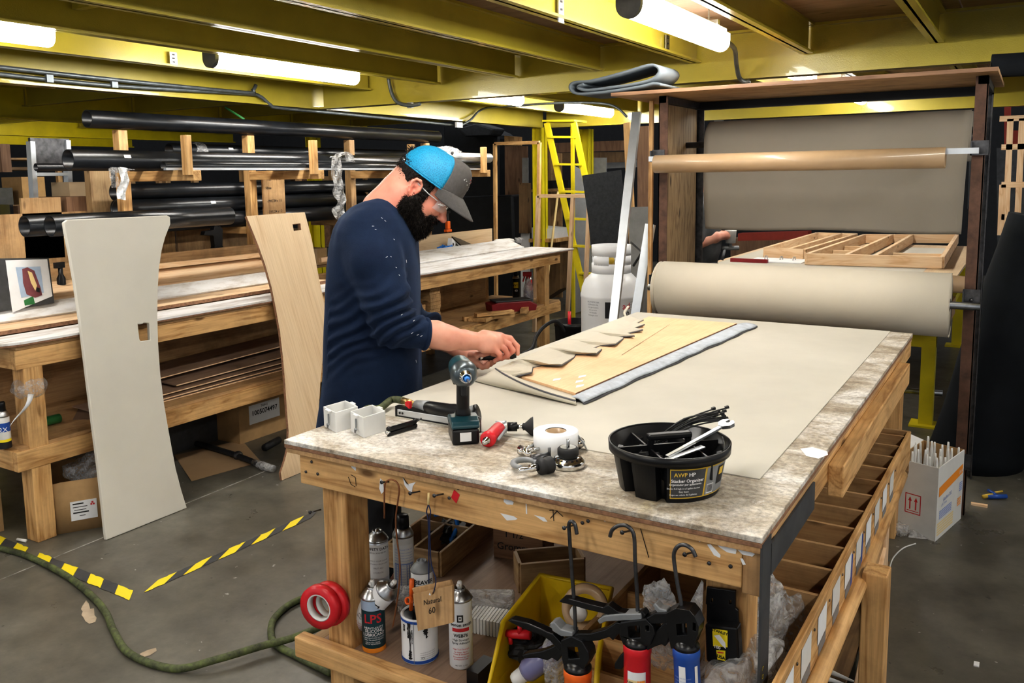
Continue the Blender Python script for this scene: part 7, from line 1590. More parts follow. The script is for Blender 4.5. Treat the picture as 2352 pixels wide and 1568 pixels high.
b = MB('orange'); c = SY(942, 1378, 1.69); b.at(c, rx=PI/2-.3); b.lathe([(.010, 0), (.010, .012), (.007, .012), (.007, 0), (.010, 0)], 20, cap=False); b.M = Matrix(); solo(b, 'orange_ring', 'orange ring cap lying on the drip tin', 'cap')
# wood tags on a blue cord
t = thing('wood_tag', 'square plywood tag with handwriting hanging in front on a blue cord', 'wood tag', tuple(SY(997, 1447, 1.595)))
b = MB('ply'); plate(b, [(950, 1362), (1041, 1343), (1042, 1428), (962, 1447)], 1.60, .007, holes=[[(994, 1359), (999, 1358), (999, 1363), (994, 1364)]]); b.mat('black_ink'); m = SY(993, 1380, 1.5955); rt = (SY(1041, 1430, 1.59)-SY(962, 1446, 1.59)); b.text('Natural', .020, m, right=rt); m = SY(992, 1402, 1.5955); b.text('60', .024, m, right=rt); b.mat('white_ink'); plate(b, [(985, 1366), (987, 1360), (990, 1367)], 1.5956, .0002); b.build('tag', t, bevel=.001)
b = MB('ply'); plate(b, [(948, 1350), (1036, 1331), (1040, 1342), (952, 1361)], 1.612, .007); b.build('tag', t, bevel=.001)
for pts in ([(984, 1158), (980, 1175), (984, 1200), (985, 1280), (985, 1338)], [(984, 1158), (989, 1175), (987, 1200), (990, 1290), (1001, 1330), (996, 1360)]):
    b = MB('navy_cord'); b.tube(spline([SY(x, y, 1.594) for x, y in pts], 5), .0016, 6); b.build('cord', t)
b = MB('tan_ink'); b.tube([SY(985, 1132, 1.592), SY(984, 1158, 1.592)], .003, 8); b.build('cord_wrap', t)
b = MB('copper'); b.tube(spline([SY(x, y, 1.594) for x, y in [(883, 1190), (883, 1130), (886, 1108), (898, 1101), (912, 1108), (917, 1125), (914, 1150), (909, 1190), (911, 1230), (918, 1290), (917, 1340), (909, 1400), (902, 1440)]], 5), .0022, 8); solo(b, 'copper_wire', 'bent copper wire hooked over a nail on the table front', 'wire')
# two rolls of red tape on the leg
for k, (px, py, y, lab) in enumerate(((737, 1392, 1.600, 'red tape roll with white core hanging on the front table leg, outer one'), (757, 1385, 1.628, 'red tape roll behind the outer one on the front table leg'))):
    c = SY(px, py, y); b = MB('red'); b.at(c, rx=PI/2, rz=.14); b.lathe([(.0385, -.011), (.060, -.0115), (.0605, 0), (.060, .0115), (.0385, .011)], 56, cap=False); b.mat('white_plastic'); b.lathe([(.0385, -.0105), (.0385, .0105), (.0345, .0108), (.0345, -.0108), (.0385, -.0105)], 40, cap=False); b.M = Matrix(); solo(b, 'tape_roll', lab, 'tape roll')
# wooden boxes
def crate(A, B_, depth, h, th, name, lab, mat='ply_dark', div=(), text=None, z0=SZH):
    d = (B_-A).normalized(); L = (B_-A).length; n = V((-d.y, d.x, 0)); t = thing(name, lab, 'wooden box', tuple(A)); z = V((0, 0, 1)); A = V((A.x, A.y, z0))
    def wl(p, q, nm='side'): b = MB(mat); b.beam(p+z*h/2, q+z*h/2, th, h); b.build(nm, t, bevel=.0015)
    wl(A, A+d*L); wl(A+n*depth, A+n*depth+d*L); wl(A+n*th/2, A+n*(depth-th/2)); wl(A+d*L+n*th/2, A+d*L+n*(depth-th/2))
    for f, ax_ in div:
        if ax_ == 'd': wl(A+d*L*f+n*th/2, A+d*L*f+n*(depth-th/2), 'divider')
        else: wl(A+n*depth*f+d*th/2, A+n*depth*f+d*(L-th/2), 'divider')
    b = MB(mat); b.beam(A+n*depth/2+z*.003, A+d*L+n*depth/2+z*.003, depth, .006); b.build('bottom', t)
    if text:
        b = MB('black_ink')
        for s_, sz_, u, v in text: b.text(s_, sz_, A+d*L*u-n*(th/2+.001)+z*v, right=d, up=z, bold=.005)
        b.build('handwriting', t)
    return t
A, B_ = shelf_pt(1012, 1325), shelf_pt(1136, 1215); crate(A, B_, .20, .085, .010, 'divided_box', 'divided plywood box full of small parts behind the spray cans', 'pine_shade', [(.52, 'd'), (.5, 'n')])
bag('cable_bundle', tuple((A+B_)/2+V((-.10, .02, .05))), .045, 111, 'black_rubber', 'tangle of black parts in the divided box', (1.2, 1.2, .6), 'parts', 18, .6)
b = MB('light_blue'); pz_ = (A*.6+B_*.4)+V((-.10, .05, .09)); b.tube(spline([pz_+V((-.06, .0, .01)), pz_+V((0, .02, .02)), pz_+V((.04, 0, -.01)), pz_+V((.03, -.04, -.06))], 5), .008, 8); solo(b, 'blue_strap', 'blue beaded strap hanging into the divided box', 'strap')
A, B_ = shelf_pt(1136, 1278), shelf_pt(1248, 1293); A, B_ = V((A.x, A.y, 0)), V((B_.x, B_.y, 0)); crate(A, B_, .12, .125, .012, 'labelled_box', 'upright plywood box with handwritten grommet label', 'stile', [], [('1 1/2"', .034, .45, .090), ('Grommets', .036, .52, .045)])
A, B_ = shelf_pt(1196, 1364), shelf_pt(1342, 1350); crate(A, B_, .10, .10, .012, 'small_box', 'small empty open wooden box beside the yellow bin', 'pine_shade')
b = MB('clear'); c = shelf_pt(1128, 1405); b.at((c.x, c.y, SZH), rz=.5); b.box((-.07, -.05, 0), (.07, .05, .05)); b.mats = ['film_thick']; b.M = Matrix(); solo(b, 'clear_tub', 'cloudy plastic tub lying behind the ribbed tray', 'tub', bevel=.006)
b = MB('white_plastic'); c = shelf_pt(1128, 1452); b.at((c.x, c.y+.02, SZH), rz=.2)
for k in range(14): b.box((-.07+k*.01, -.04, 0), (-.063+k*.01, .04, .045))
b.box((-.072, -.035, 0), (.07, .035, .043)); b.M = Matrix(); solo(b, 'ribbed_tray', 'grey-white ribbed tray between the adhesive can and the yellow bin', 'tray')
# yellow bin
t = thing('storage_bin', 'large yellow plastic bin full of bottles and tools on the table shelf', 'storage bin', tuple(shelf_pt(1250, 1520)))
zb = SZH; A, B_ = V((-1.10, 1.665, 0)), V((-.735, 1.60, 0))
b_z = lambda p, z: V((p.x, p.y, z))
nl, nr, fl, fr = V((-1.13, 1.63, 0)), V((-.84, 1.60, 0)), V((-1.075, 2.02, 0)), V((-.80, 1.98, 0))
tl = SY(1118, 1478, 1.63); bl = SY(1240, 1320, 2.02); brr = SY(1405, 1352, 1.98)
H0, H1 = .36, bl.z
def pan(P, nm, mat='bin_yellow'): b = MB(mat); b.add(P, [tuple(range(len(P)))]); b.build(nm, t, solid=.006)
nl2, nr2 = V((tl.x, 1.63, tl.z)), V((tl.x+.30, 1.60, tl.z)); fl2, fr2 = V((bl.x, 2.02, bl.z)), V((brr.x, 1.98, brr.z))
nlb, nrb, flb, frb = V((tl.x+.015, 1.64, zb+.004)), V((tl.x+.28, 1.61, zb+.004)), V((bl.x+.012, 2.0, zb+.004)), V((brr.x-.012, 1.965, zb+.004))
nl3 = V((tl.x, 1.63, .345)); nr3 = V((tl.x+.30, 1.60, .345)); ml = nl2*.5+fl2*.5
pan([nlb, flb, fl2, nl2*.72+fl2*.28, nl3], 'side'); pan([frb, nrb, nr3, nr2*.72+fr2*.28, fr2], 'side'); pan([flb, frb, fr2, fl2], 'back'); pan([nlb, nrb, nr3, nl3], 'front'); pan([nlb, nrb, frb, flb], 'bottom')
b = MB('bin_yellow'); b.tube([nr3, nl3, nl2*.72+fl2*.28, fl2, fr2, nr2*.72+fr2*.28, nr3], .007, 8); b.build('rim', t)
def item(x, y, Y, fn, name, lab, cat): p = SY(x, y, Y); b = fn(p); return solo(b, name, lab, cat)
def bott(p):
    b = MB('purple_liquid'); d = V((.5, .25, .45)).normalized(); b.tube([p, p+d*.01, p+d*.12], [.022, .028, .028], 18); b.mat('white_plastic'); b.tube([p-d*.035, p-d*.03, p], [.015, .018, .02], 16); b.mat('white_ink'); return b
item(1205, 1545, 1.70, bott, 'glue_bottle', 'bottle with white cap and dark print lying in the yellow bin', 'bottle')
item(1190, 1462, 1.75, lambda p: MB('red').tube([p+V((-.035, 0, 0)), p+V((-.02, 0, .002)), p+V((.03, .01, .01))], [.009, .011, .013], 12).tube([p+V((.005, 0, .01)), p+V((.005, 0, .035))], .006, 8).tube([p+V((-.025, 0, 0)), p+V((-.022, 0, -.025))], .006, 8), 'red_nozzle', 'red plastic nozzle fitting in the yellow bin', 'fitting')
item(1345, 1392, 1.86, lambda p: MB('kraft').at(p, rx=1.2, rz=.4).lathe([(.035, 0), (.058, 0), (.058, .045), (.035, .045), (.035, 0)], 36, cap=False), 'tape_roll', 'roll of brown packing tape in the back of the yellow bin', 'tape roll')
item(1330, 1405, 1.80, lambda p: MB('white_plastic').at(p, rx=PI/2, rz=.2).lathe([(.022, 0), (.022, .01), (0, .012)], 20), 'bottle_stopper', 'round white bottle cap in the yellow bin', 'cap')
bag('plastic_bag', tuple(SY(1275, 1510, 1.68)), .045, 121, 'film', 'clear bag sticking up in the yellow bin', (.6, .6, 1.9)); bag('black_fittings', tuple(SY(1215, 1480, 1.80)), .045, 125, 'black_rubber', 'dark jumble of fittings in the yellow bin', (1, 1, .9), 'fittings', 18, .6)
b = MB('black_plastic'); p = SY(1098, 1545, 1.70); b.box((p.x-.015, p.y-.03, SZH), (p.x+.02, p.y+.05, p.z+.02)); solo(b, 'black_box', 'small black box squeezed left of the yellow bin', 'box')
# wooden bin row right of the yellow bin
t = thing('bin_row', 'open pine bin row with dividers between the yellow bin and the corner leg', 'wooden bins', (-.73, 2.1, .30))
b = MB('pine_old'); b.box((-.882, 1.76, .302), (-.870, 2.75, .50)); b.build('side', t); b = MB('pine_old'); b.box((-.62, 1.76, .302), (-.61, 2.75, .46)); b.build('side', t)
for k in range(5):
    y = 1.76+k*.24; b = MB('pine'); b.box((-.869, y, .302), (-.621, y+.012, .49-.0*k)); b.build('divider', t)
b = MB('ply'); b.box((-.86, 1.70, .3015), (-.62, 1.71, .44)); b.build('front_board', t)
# caulking guns
plain('gun_black', (.007, .007, .008), .3, var=.5, bump=.1)
def hookrod(pts, y, r=.0042): b = MB('dark_steel'); b.tube(spline([SY(a, c, y) for a, c in pts], 5), r, 10); return b
def barrel(x0, x1, ytop, y, mat, tilt=0, bands=()):
    # runs down past the frame; the barrel hangs to just above the shelf
    a = SY((x0+x1)/2, ytop, y); r = (SY(x1, ytop, y).x-SY(x0, ytop, y).x)/2*.96; bot = .075
    bt = MB(mat); bt.at(a, rx=0, ry=tilt); L = .235; bt.lathe([(r*.55, .003), (r, 0), (r+.0015, -.004), (r+.0015, -.018), (r, -.020), (r, -L), (r+.0015, -L), (r*.4, -L-.003)], 36); fa_ = math.atan2(-y, -a.x)
    for mt, a0, a1, z0, z1 in bands: bt.mat(mt); bt.wrapquad(fa_+a0, fa_+a1, z0, z1, r+.0008, 12)
    return bt, a, r, fa_
YG = 1.563
def gun(lab, hook, plates, bar, extra=None):
    t = thing('caulking_gun', lab, 'caulking gun', tuple(SY(bar[0], 1500, YG)))
    hookrod(hook, YG).build('hook_rod', t)
    for nm, mt, pts, th, holes in plates: b = MB(mt); plate(b, pts, YG, th, holes); b.build(nm, t, bevel=.0022)
    b, a, r, f_ = barrel(bar[0], bar[1], bar[2], YG, bar[3], bar[4], bar[5])
    if extra: extra(b, r, f_)
    b.M = Matrix(); b.build('barrel', t)
    b = MB('gun_black'); b.at(a); b.lathe([(r+.0012, 0), (r*1.02, .006), (r*.8, .014), (r*.55, .018)], 30); b.M = Matrix(); b.build('end_cap', t); return t
gun('caulking gun with orange barrel, leftmost of the three hanging guns', [(1325, 1226), (1321, 1205), (1313, 1197), (1307, 1203), (1308, 1230), (1314, 1320), (1320, 1400), (1323, 1480)],
    [('lever', 'gun_black', [(1171, 1420), (1180, 1417), (1215, 1425), (1250, 1440), (1262, 1446), (1275, 1450), (1292, 1468), (1300, 1480), (1290, 1490), (1268, 1466), (1250, 1455), (1210, 1440), (1185, 1428)], .022, ()),
     ('trigger', 'gun_black', [(1203, 1500), (1215, 1496), (1250, 1490), (1275, 1480), (1290, 1470), (1305, 1478), (1300, 1495), (1285, 1514), (1272, 1506), (1262, 1512), (1240, 1506), (1210, 1508)], .020, ()),
     ('frame', 'gun_black', [(1296, 1462), (1320, 1452), (1345, 1464), (1360, 1490), (1362, 1505), (1350, 1528), (1305, 1528), (1298, 1505)], .034, ([(1312, 1478), (1334, 1478), (1338, 1502), (1314, 1504)],)),
     ('grip', 'tool_grey', [(1270, 1424), (1280, 1422), (1295, 1438), (1322, 1445), (1322, 1455), (1296, 1454), (1276, 1442)], .030, ())],
    (1298, 1356, 1533, 'orange', .0, [('black_ink', -.1, .45, -.24, -.05), ('paper', -.6, -.25, -.24, -.03)]))
gun('caulking gun with red barrel and orange cartridge label, middle of the three', [(1401, 1232), (1406, 1217), (1420, 1207), (1436, 1206), (1450, 1216), (1457, 1235), (1459, 1290), (1463, 1360), (1467, 1450)],
    [('lever', 'gun_black', [(1289, 1376), (1296, 1370), (1312, 1370), (1350, 1380), (1390, 1390), (1402, 1384), (1425, 1400), (1460, 1406), (1480, 1398), (1488, 1408), (1478, 1422), (1440, 1420), (1395, 1404), (1350, 1394), (1310, 1382), (1298, 1380)], .022, ()),
     ('trigger', 'gun_black', [(1312, 1456), (1330, 1450), (1360, 1450), (1395, 1440), (1420, 1424), (1440, 1430), (1436, 1448), (1424, 1452), (1412, 1466), (1404, 1458), (1380, 1466), (1345, 1470), (1318, 1472)], .020, ()),
     ('grip', 'tool_grey', [(1378, 1418), (1392, 1407), (1430, 1403), (1478, 1402), (1480, 1416), (1440, 1418), (1398, 1420), (1384, 1426)], .030, ()),
     ('frame', 'gun_black', [(1432, 1420), (1490, 1412), (1508, 1430), (1512, 1446), (1500, 1474), (1440, 1474), (1430, 1450)], .036, ([(1450, 1430), (1476, 1428), (1478, 1454), (1452, 1456)], [(1490, 1428), (1497, 1428), (1498, 1440), (1491, 1440)]))],
    (1434, 1494, 1476, 'red', .0, [('paper', -.75, .65, -.24, -.050), ('orange_ink', .0, .62, -.105, -.068), ('tan_ink', -.72, .0, -.105, -.068)]), lambda b, r, f_: (b.mat('black_ink'), b.wraptext('SUPER ME', .006, r+.0014, f_-.36, -.074, .02), b.mat('white_ink'), b.wraptext('aapc', .009, r+.0014, f_+.32, -.080, .03), b.mat('blue_ink'), b.wraptext('Super SL', .010, r+.0014, f_-.2, -.118)))
gun('caulking gun with blue barrel, rightmost of the three beside the black dispenser', [(1598, 1278), (1590, 1262), (1576, 1252), (1561, 1252), (1550, 1264), (1548, 1285), (1556, 1340), (1566, 1395), (1572, 1470)],
    [('lever', 'gun_black', [(1416, 1530), (1416, 1518), (1428, 1500), (1455, 1480), (1490, 1462), (1515, 1440), (1530, 1424), (1548, 1432), (1545, 1450), (1532, 1480), (1524, 1474), (1508, 1480), (1480, 1494), (1450, 1510), (1432, 1532)], .022, ()),
     ('frame', 'gun_black', [(1536, 1400), (1560, 1388), (1590, 1392), (1602, 1406), (1612, 1430), (1610, 1448), (1598, 1478), (1548, 1480), (1540, 1440)], .036, ([(1560, 1424), (1584, 1422), (1586, 1448), (1562, 1450)], [(1598, 1420), (1605, 1422), (1605, 1440), (1598, 1438)])),
     ('grip', 'gun_black', [(1490, 1412), (1510, 1400), (1545, 1400), (1580, 1400), (1580, 1414), (1540, 1424), (1500, 1426)], .030, ()),
     ('thumb_plate', 'tool_grey', [(1503, 1384), (1509, 1380), (1520, 1392), (1536, 1396), (1536, 1404), (1514, 1402)], .022, ())],
    (1546, 1606, 1484, 'blue', -.05, [('paper', -.62, -.1, -.24, -.030), ('paper', .62, .9, -.24, -.03)]), lambda b, r, f_: (b.mat('blue_ink'), [b.wraptext('AMERICAN SEALANT', .004, r+.0014, f_-.36, -.055-.007*k) for k in range(8)]))
bag('plastic_bag', tuple(SY(1515, 1380, 1.62)), .035, 131, 'film', 'clear plastic wrapping behind the two right caulking guns', (1, .4, 1.3)); bag('plastic_bag', tuple(SY(1520, 1478, 1.66)), .045, 133, 'film', 'clear plastic hanging low between the red and blue guns', (1, .5, 1.2))
b = MB('film_thick'); plate(b, [(1576, 1400), (1612, 1331), (1616, 1338), (1612, 1430), (1600, 1420)], 1.64, .001); solo(b, 'paper_scrap', 'white paper scrap tucked behind the corner leg', 'scrap')
# blade dispenser on the leg
t = thing('blade_dispenser', 'black blade dispenser with a yellow label screwed to the corner leg', 'dispenser', tuple(SY(1662, 1520, 1.63)))
YD = 1.655
b = MB('black_plastic'); plate(b, [(1624, 1346), (1690, 1355), (1690, 1395), (1696, 1400), (1698, 1434), (1624, 1428), (1624, 1386), (1622, 1384)], YD, .008, holes=[[(1634, 1372), (1639, 1372), (1639, 1382), (1634, 1382)], [(1676, 1376), (1681, 1376), (1681, 1386), (1676, 1386)]]); b.build('back_plate', t, bevel=.002)
b = MB('black_plastic'); plate(b, [(1624, 1426), (1698, 1434), (1703, 1516), (1680, 1526), (1638, 1520), (1627, 1508)], YD-.014, .030); b.build('body', t, bevel=.004)
b = MB('yellow_ink'); ys = YD-.0305; plate(b, [(1636, 1443), (1671, 1448), (1671, 1486), (1638, 1483)], ys, .0012); b.mat('black_ink'); b.text('STANLEY', .0082, SY(1653, 1451, ys-.001), right=(1, 0, -.06), bold=.03); b.mat('white_ink'); plate(b, [(1640, 1459), (1652, 1457), (1666, 1476), (1667, 1490), (1656, 1479)], ys-.001, .0006)
b.text('100', .0095, SY(1647, 1486, ys-.001), right=(1, 0, -.05), bold=.03); b.mat('yellow_ink'); plate(b, [(1645, 1492), (1666, 1494), (1666, 1517), (1648, 1514)], ys, .0012); b.mat('black_ink'); b.text('USA', .0095, SY(1656, 1509, ys-.001), right=(1, 0, -.05), bold=.04); b.mat('red_ink'); plate(b, [(1648, 1496), (1662, 1498), (1662, 1500), (1648, 1499)], ys-.001, .0005); b.build('label', t)
# ================================================================== things farther back
plain('near_black', (.010, .011, .013), .45, var=.4); plain('red_steel', (.30, .035, .02), .5); plain('gold_paint', (.50, .38, .02), .4)
def bm(mat, segs, w, h, up=(0, 0, 1)):
    b = MB(mat)
    for a, c in segs: b.beam(a, c, w, h, up=up)
    return b
def timber_frame(segs, lab, w=.035, h=.035, mat='pine'):
    t = thing('timber_frame', lab, 'wooden frame', tuple(min((p for s in segs for p in s), key=lambda p: p.z)))
    for a, c in segs: bm(mat, [(a, c)], w, h, up=(0, 1, 0)).build('frame_bar', t)
    return t
y = 8.0; f = lambda x, c, Y=y: SY(x, c, Y)
def down(p, dx=0): return V((p.x+dx, p.y, .0))
a, c = f(1137, 330), f(1239, 327); timber_frame([(a, c), (a, down(a, -.02)), (c, down(c, -.05))], 'tall thin pine frame standing behind the bench, farther and taller one', mat='pine')
a, c, m = f(1236, 450, 7.55), f(1354, 450, 7.55), f(1316, 450, 7.55); timber_frame([(a, c), (a, down(a, -.06)), (c, down(c, -.07)), (m, down(m, -.08))], 'lower thin pine frame standing in front of the yellow ladder', mat='pine_new')
t = thing('step_ladder', 'tall yellow step ladder standing beside the yellow corner column', 'ladder', tuple(SZ(1370, 745, 0)))
yl = 8.22
def rail(x0, y0, x1, y1, Y, w=.062): p, q = SY(x0, y0, Y), SY(x1, y1, Y); d = (q-p); q = p+d*(p.z/(p.z-q.z)); b = bm('yellow_bright', [(q, p)], w, .03, up=(0, 1, 0)); b.build('rail', t); return p, q
p1, q1 = rail(1256, 282, 1352, 720, yl); p2, q2 = rail(1318, 282, 1385, 600, yl); rail(1315, 278, 1317, 700, 8.5, .035)
for k in range(7):
    s_ = .07+k*.135; b = bm('yellow_bright', [(p1+(q1-p1)*s_, p2+(q2-p2)*(s_-.0))], .07, .022); b.build('step', t)
b = MB('yellow_bright'); b.beam(p1+V((-.03, .1, .02)), p2+V((.03, .1, .02)), .30, .02); b.build('top_cap', t)
b = MB('tan_ink'); b.tube([SY(1245, 745, 8.4), SY(1282, 440, 8.7)], .013, 8); solo(b, 'broom_handle', 'pale yellow broom pole leaning left of the ladder', 'broom')
def slab(pts, Y, th, mat, name, lab, cat, foot=True, **k):
    b = MB(mat); plate(b, pts, Y, th); return solo(b, name, lab, cat, **k)
slab([(1338, 403), (1426, 390), (1434, 470), (1446, 700), (1375, 760), (1352, 500)], 7.0, .02, 'char', 'felt_board', 'dark grey-green felt board leaning behind the gas cylinder', 'board')
slab([(1333, 362), (1393, 362), (1392, 690), (1350, 690), (1346, 408), (1336, 409)], 9.6, .02, 'concrete_block', 'grey_sheet', 'pale grey sheet hung high to the right of the ladder', 'panel')
slab([(1318, 380), (1350, 400), (1372, 560), (1378, 700), (1318, 720)], 8.8, .02, 'alu', 'metal_sheet', 'stained silver sheet standing behind the ladder', 'sheet')
slab([(1240, 330), (1450, 322), (1450, 345), (1240, 352)], 10.2, .08, 'stile', 'timber_beam', 'brown timber running across the far wall behind the ladder', 'timber')
slab([(1240, 352), (1450, 348), (1450, 372), (1240, 376)], 10.6, .06, 'ply_dark', 'timber_beam', 'darker lower timber on the far wall behind the ladder', 'timber')
slab([(1330, 372), (1460, 368), (1460, 384), (1330, 390)], 10.9, .1, 'concrete_block', 'block_course', 'grey block strip on the far wall right of the ladder', 'block')
slab([(1245, 340), (1262, 340), (1264, 740), (1245, 745)], 9.4, .05, 'ply_dark', 'wood_plank', 'dark brown plank upright between the column and the ladder', 'plank')
slab([(1266, 350), (1290, 352), (1292, 690), (1266, 690)], 9.9, .03, 'ply', 'plywood_offcut', 'brown plywood piece between the column and the ladder', 'plywood')
slab([(1243, 416), (1288, 414), (1288, 432), (1243, 434)], 9.5, .4, 'near_black', 'shelf_item', 'black case on the shelf between column and ladder', 'case')
slab([(1243, 434), (1300, 432), (1300, 438), (1243, 440)], 9.5, .5, 'pine_old', 'wall_shelf', 'narrow shelf between the column and the ladder', 'shelf')
slab([(1240, 520), (1292, 524), (1292, 545), (1240, 545)], 9.0, .4, 'paper', 'paper_stack', 'white stack on the low shelf behind the broom pole', 'paper'); slab([(1238, 545), (1300, 545), (1300, 553), (1238, 553)], 9.0, .5, 'pine', 'wall_shelf', 'low pale shelf behind the broom pole', 'shelf'); slab([(1238, 553), (1300, 553), (1300, 660), (1238, 700)], 9.3, .3, 'ply_dark', 'wood_box', 'dark wooden crate under the low shelf behind the ladder', 'crate')
slab([(1160, 335), (1212, 335), (1213, 690), (1163, 690)], 9.98, .02, 'stile', 'plywood_sheet', 'reddish plywood sheet with screws left of the yellow column', 'plywood'); slab([(1168, 312), (1190, 314), (1190, 334), (1168, 334)], 9.35, .2, 'pine', 'wood_box', 'small pale box on top of the reddish plywood', 'box')
slab([(1200, 362), (1213, 362), (1214, 700), (1202, 700)], 9.05, .02, 'concrete_block', 'grey_sheet', 'narrow grey panel beside the reddish plywood', 'panel'); slab([(1197, 420), (1215, 420), (1217, 535), (1197, 535)], 8.9, .1, 'ply_dark', 'wood_plank', 'dark plank left of the yellow column', 'plank'); slab([(1197, 535), (1217, 535), (1217, 720), (1197, 720)], 8.95, .02, 'paper', 'white_sheet', 'white ribbed panel low beside the yellow column', 'panel')
slab([(1050, 452), (1200, 446), (1203, 540), (1195, 700), (1040, 700), (1045, 500)], 9.6, .5, 'near_black', 'black_tub', 'large glossy black tub behind the bench clutter', 'tub', bevel=.03); slab([(1040, 290), (1110, 285), (1165, 310), (1160, 680), (1050, 680)], 10.4, .5, 'near_black', 'black_cover', 'tall dark covered shape behind the tube rack right end', 'cover', bevel=.06)
slab([(1060, 296), (1110, 284), (1150, 296), (1140, 312), (1080, 314)], 10.05, .3, 'dark_grey', 'grey_cover', 'grey curved cover on top of the dark shape', 'cover', bevel=.03)
# shelving far behind the tube rack
def shelving(x, y0, y1, z1, lab, seed):
    t = thing('shelving_unit', lab, 'shelving', (x, (y0+y1)/2, 0)); RR = random.Random(seed)
    for yy in (y0, y1):
        for xx in (x, x-.5): b = MB('pine_old'); b.box((xx, yy, 0), (xx+.05, yy+.05, z1)); b.build('upright', t)
    zz = [.1+k*(z1-.15)/3 for k in range(4)]
    for z in zz: b = MB('ply_dark'); b.box((x-.5, y0, z), (x+.06, y1+.05, z+.02)); b.build('shelf', t)
    for z in zz[:3]:
        yy = y0+.08
        while yy < y1-.35:
            w_ = RR.uniform(.18, .4); h_ = RR.uniform(.14, .38); mt = RR.choice(['cardboard', 'cardboard', 'ply_dark', 'near_black', 'stile', 'dark_grey']); b = MB(mt); b.box((x-.42, yy, z+.0205), (x-.02, yy+w_, z+.02+h_)); b.mat('kraft'); b.box((x-.0199, yy+w_*.4, z+.0205), (x-.0195, yy+w_*.6, z+.02+h_)) if mt == 'cardboard' else None
            col_ = {'cardboard': 'brown cardboard box', 'ply_dark': 'dark wooden box', 'near_black': 'black case', 'stile': 'reddish wooden box', 'dark_grey': 'grey case'}[mt]
            o = solo(b, 'stored_box', col_+' stored on the '+lab.split(',')[0], 'box', 'boxes on the '+lab.split(',')[0]); yy += w_+RR.uniform(.02, .2)
    return t
shelving(-6.6, 3.1, 4.9, 1.75, 'shelving behind the left part of the tube rack', 1); shelving(-6.6, 5.2, 7.0, 1.8, 'shelving behind the right part of the tube rack', 2); shelving(-8.2, 7.6, 9.4, 1.9, 'farthest shelving near the yellow column', 3); shelving(-9.4, 3.4, 5.6, 1.9, 'low lit shelving at the far left', 4)
# left cluster: ladder, cabinets
t = thing('aluminium_ladder', 'dull aluminium ladder and its tray standing behind the black tube ends', 'ladder', tuple(SX(120, 600, -5.35)))
xl = -5.35
for (a, c) in (((70, 325), (85, 700)), ((152, 322), (162, 700))): b = MB('alu'); p, q = SX(*a, xl), SX(*c, xl); q = V((q.x, q.y, 0)); b.beam(q, p, .03, .05, up=(1, 0, 0)); b.build('rail', t)
for yy in (400, 460): p, q = SX(78, yy, xl), SX(156, yy, xl); b = MB('alu'); b.beam(p, q, .06, .02); b.build('step', t)
p, q = SX(68, 316, xl), SX(137, 316, xl); b = MB('dark_steel'); b.box((xl-.02, p.y, SX(70, 375, xl).z), (xl+.005, q.y+.06, p.z)); b.build('top_plate', t)
slab2 = lambda pts, X, th, mat, name, lab, cat: solo(MB(mat).box((X-th, min(SX(*p, X).y for p in pts), min(SX(*p, X).z for p in pts)), (X, max(SX(*p, X).y for p in pts), max(SX(*p, X).z for p in pts))), name, lab, cat)
slab2([(48, 455), (150, 590)], -5.1, .02, 'ply', 'cabinet_panel', 'knotty plywood cabinet side left of the cream board', 'cabinet'); slab2([(152, 452), (232, 560)], -5.12, .3, 'stile', 'wood_cabinet', 'reddish wooden cabinet left of the tube bundle', 'cabinet')
slab2([(158, 418), (206, 452)], -5.3, .2, 'cardboard_lt', 'cardboard_box', 'orange-brown cardboard box on the wooden cabinet', 'cardboard box'); slab2([(22, 470), (50, 700)], -5.2, .3, 'near_black', 'black_cabinet', 'tall black cabinet at the far left edge', 'cabinet')
for k, (a, c) in enumerate((((0, 478), (18, 508)), ((3, 530), (20, 562)))): slab2([a, c], -5.38, .003, 'tan_ink', 'paper_note', ['upper paper note taped to the yellow column at left', 'lower paper note taped to the yellow column at left'][k], 'note')
slab2([(0, 330), (28, 395)], -5.9, .1, 'stile', 'wood_box', 'brown box behind the yellow column at left', 'box'); slab2([(206, 392), (262, 500)], -5.0, .06, 'pine_shade', 'wood_post', 'weathered wood post left of the tube bundle', 'post')
# far right
yf = 9.0
timber_frame([(SY(2296, 273, yf), SY(2420, 268, yf)), (SY(2321, 273, yf), V((SY(2312, 500, yf).x, yf, .9))), (SY(2348, 272, yf), V((SY(2338, 500, yf).x, yf, .9))), (SY(2300, 338, yf), SY(2420, 334, yf))], 'pale slatted wooden frame beyond the rack at the right edge', .05, .03, 'pine_new')
timber_frame([(SY(2300, 424, 8.5), SY(2420, 424, 8.5)), (SY(2303, 424, 8.5), SY(2298, 540, 8.5)), (SY(2300, 498, 8.5), SY(2420, 500, 8.5))], 'lower pale wooden frame beyond the rack at the right edge', .05, .03, 'pine_new')
slab([(2307, 232), (2322, 232), (2322, 338), (2307, 338)], 11, .15, 'red_steel', 'red_column', 'red steel upright beyond the rack at the right', 'upright'); slab([(2322, 300), (2420, 300), (2420, 332), (2322, 334)], 11.4, .15, 'red_steel', 'red_beam', 'red storage beam beyond the pale frames', 'beam')
slab([(2290, 340), (2420, 345), (2420, 610), (2292, 610)], 12.5, .3, 'dark_grey', 'grey_crate', 'grey crate beyond the pale wooden frames', 'crate')
slab([(1700, 535), (1860, 530), (1860, 548), (1700, 552)], 11, .2, 'red_steel', 'red_beam', 'red-brown beam behind the far table', 'beam'); slab([(1690, 545), (1900, 545), (1900, 640), (1690, 640)], 12, .5, 'stile', 'wood_crate', 'dark wooden crate behind the far table', 'crate')
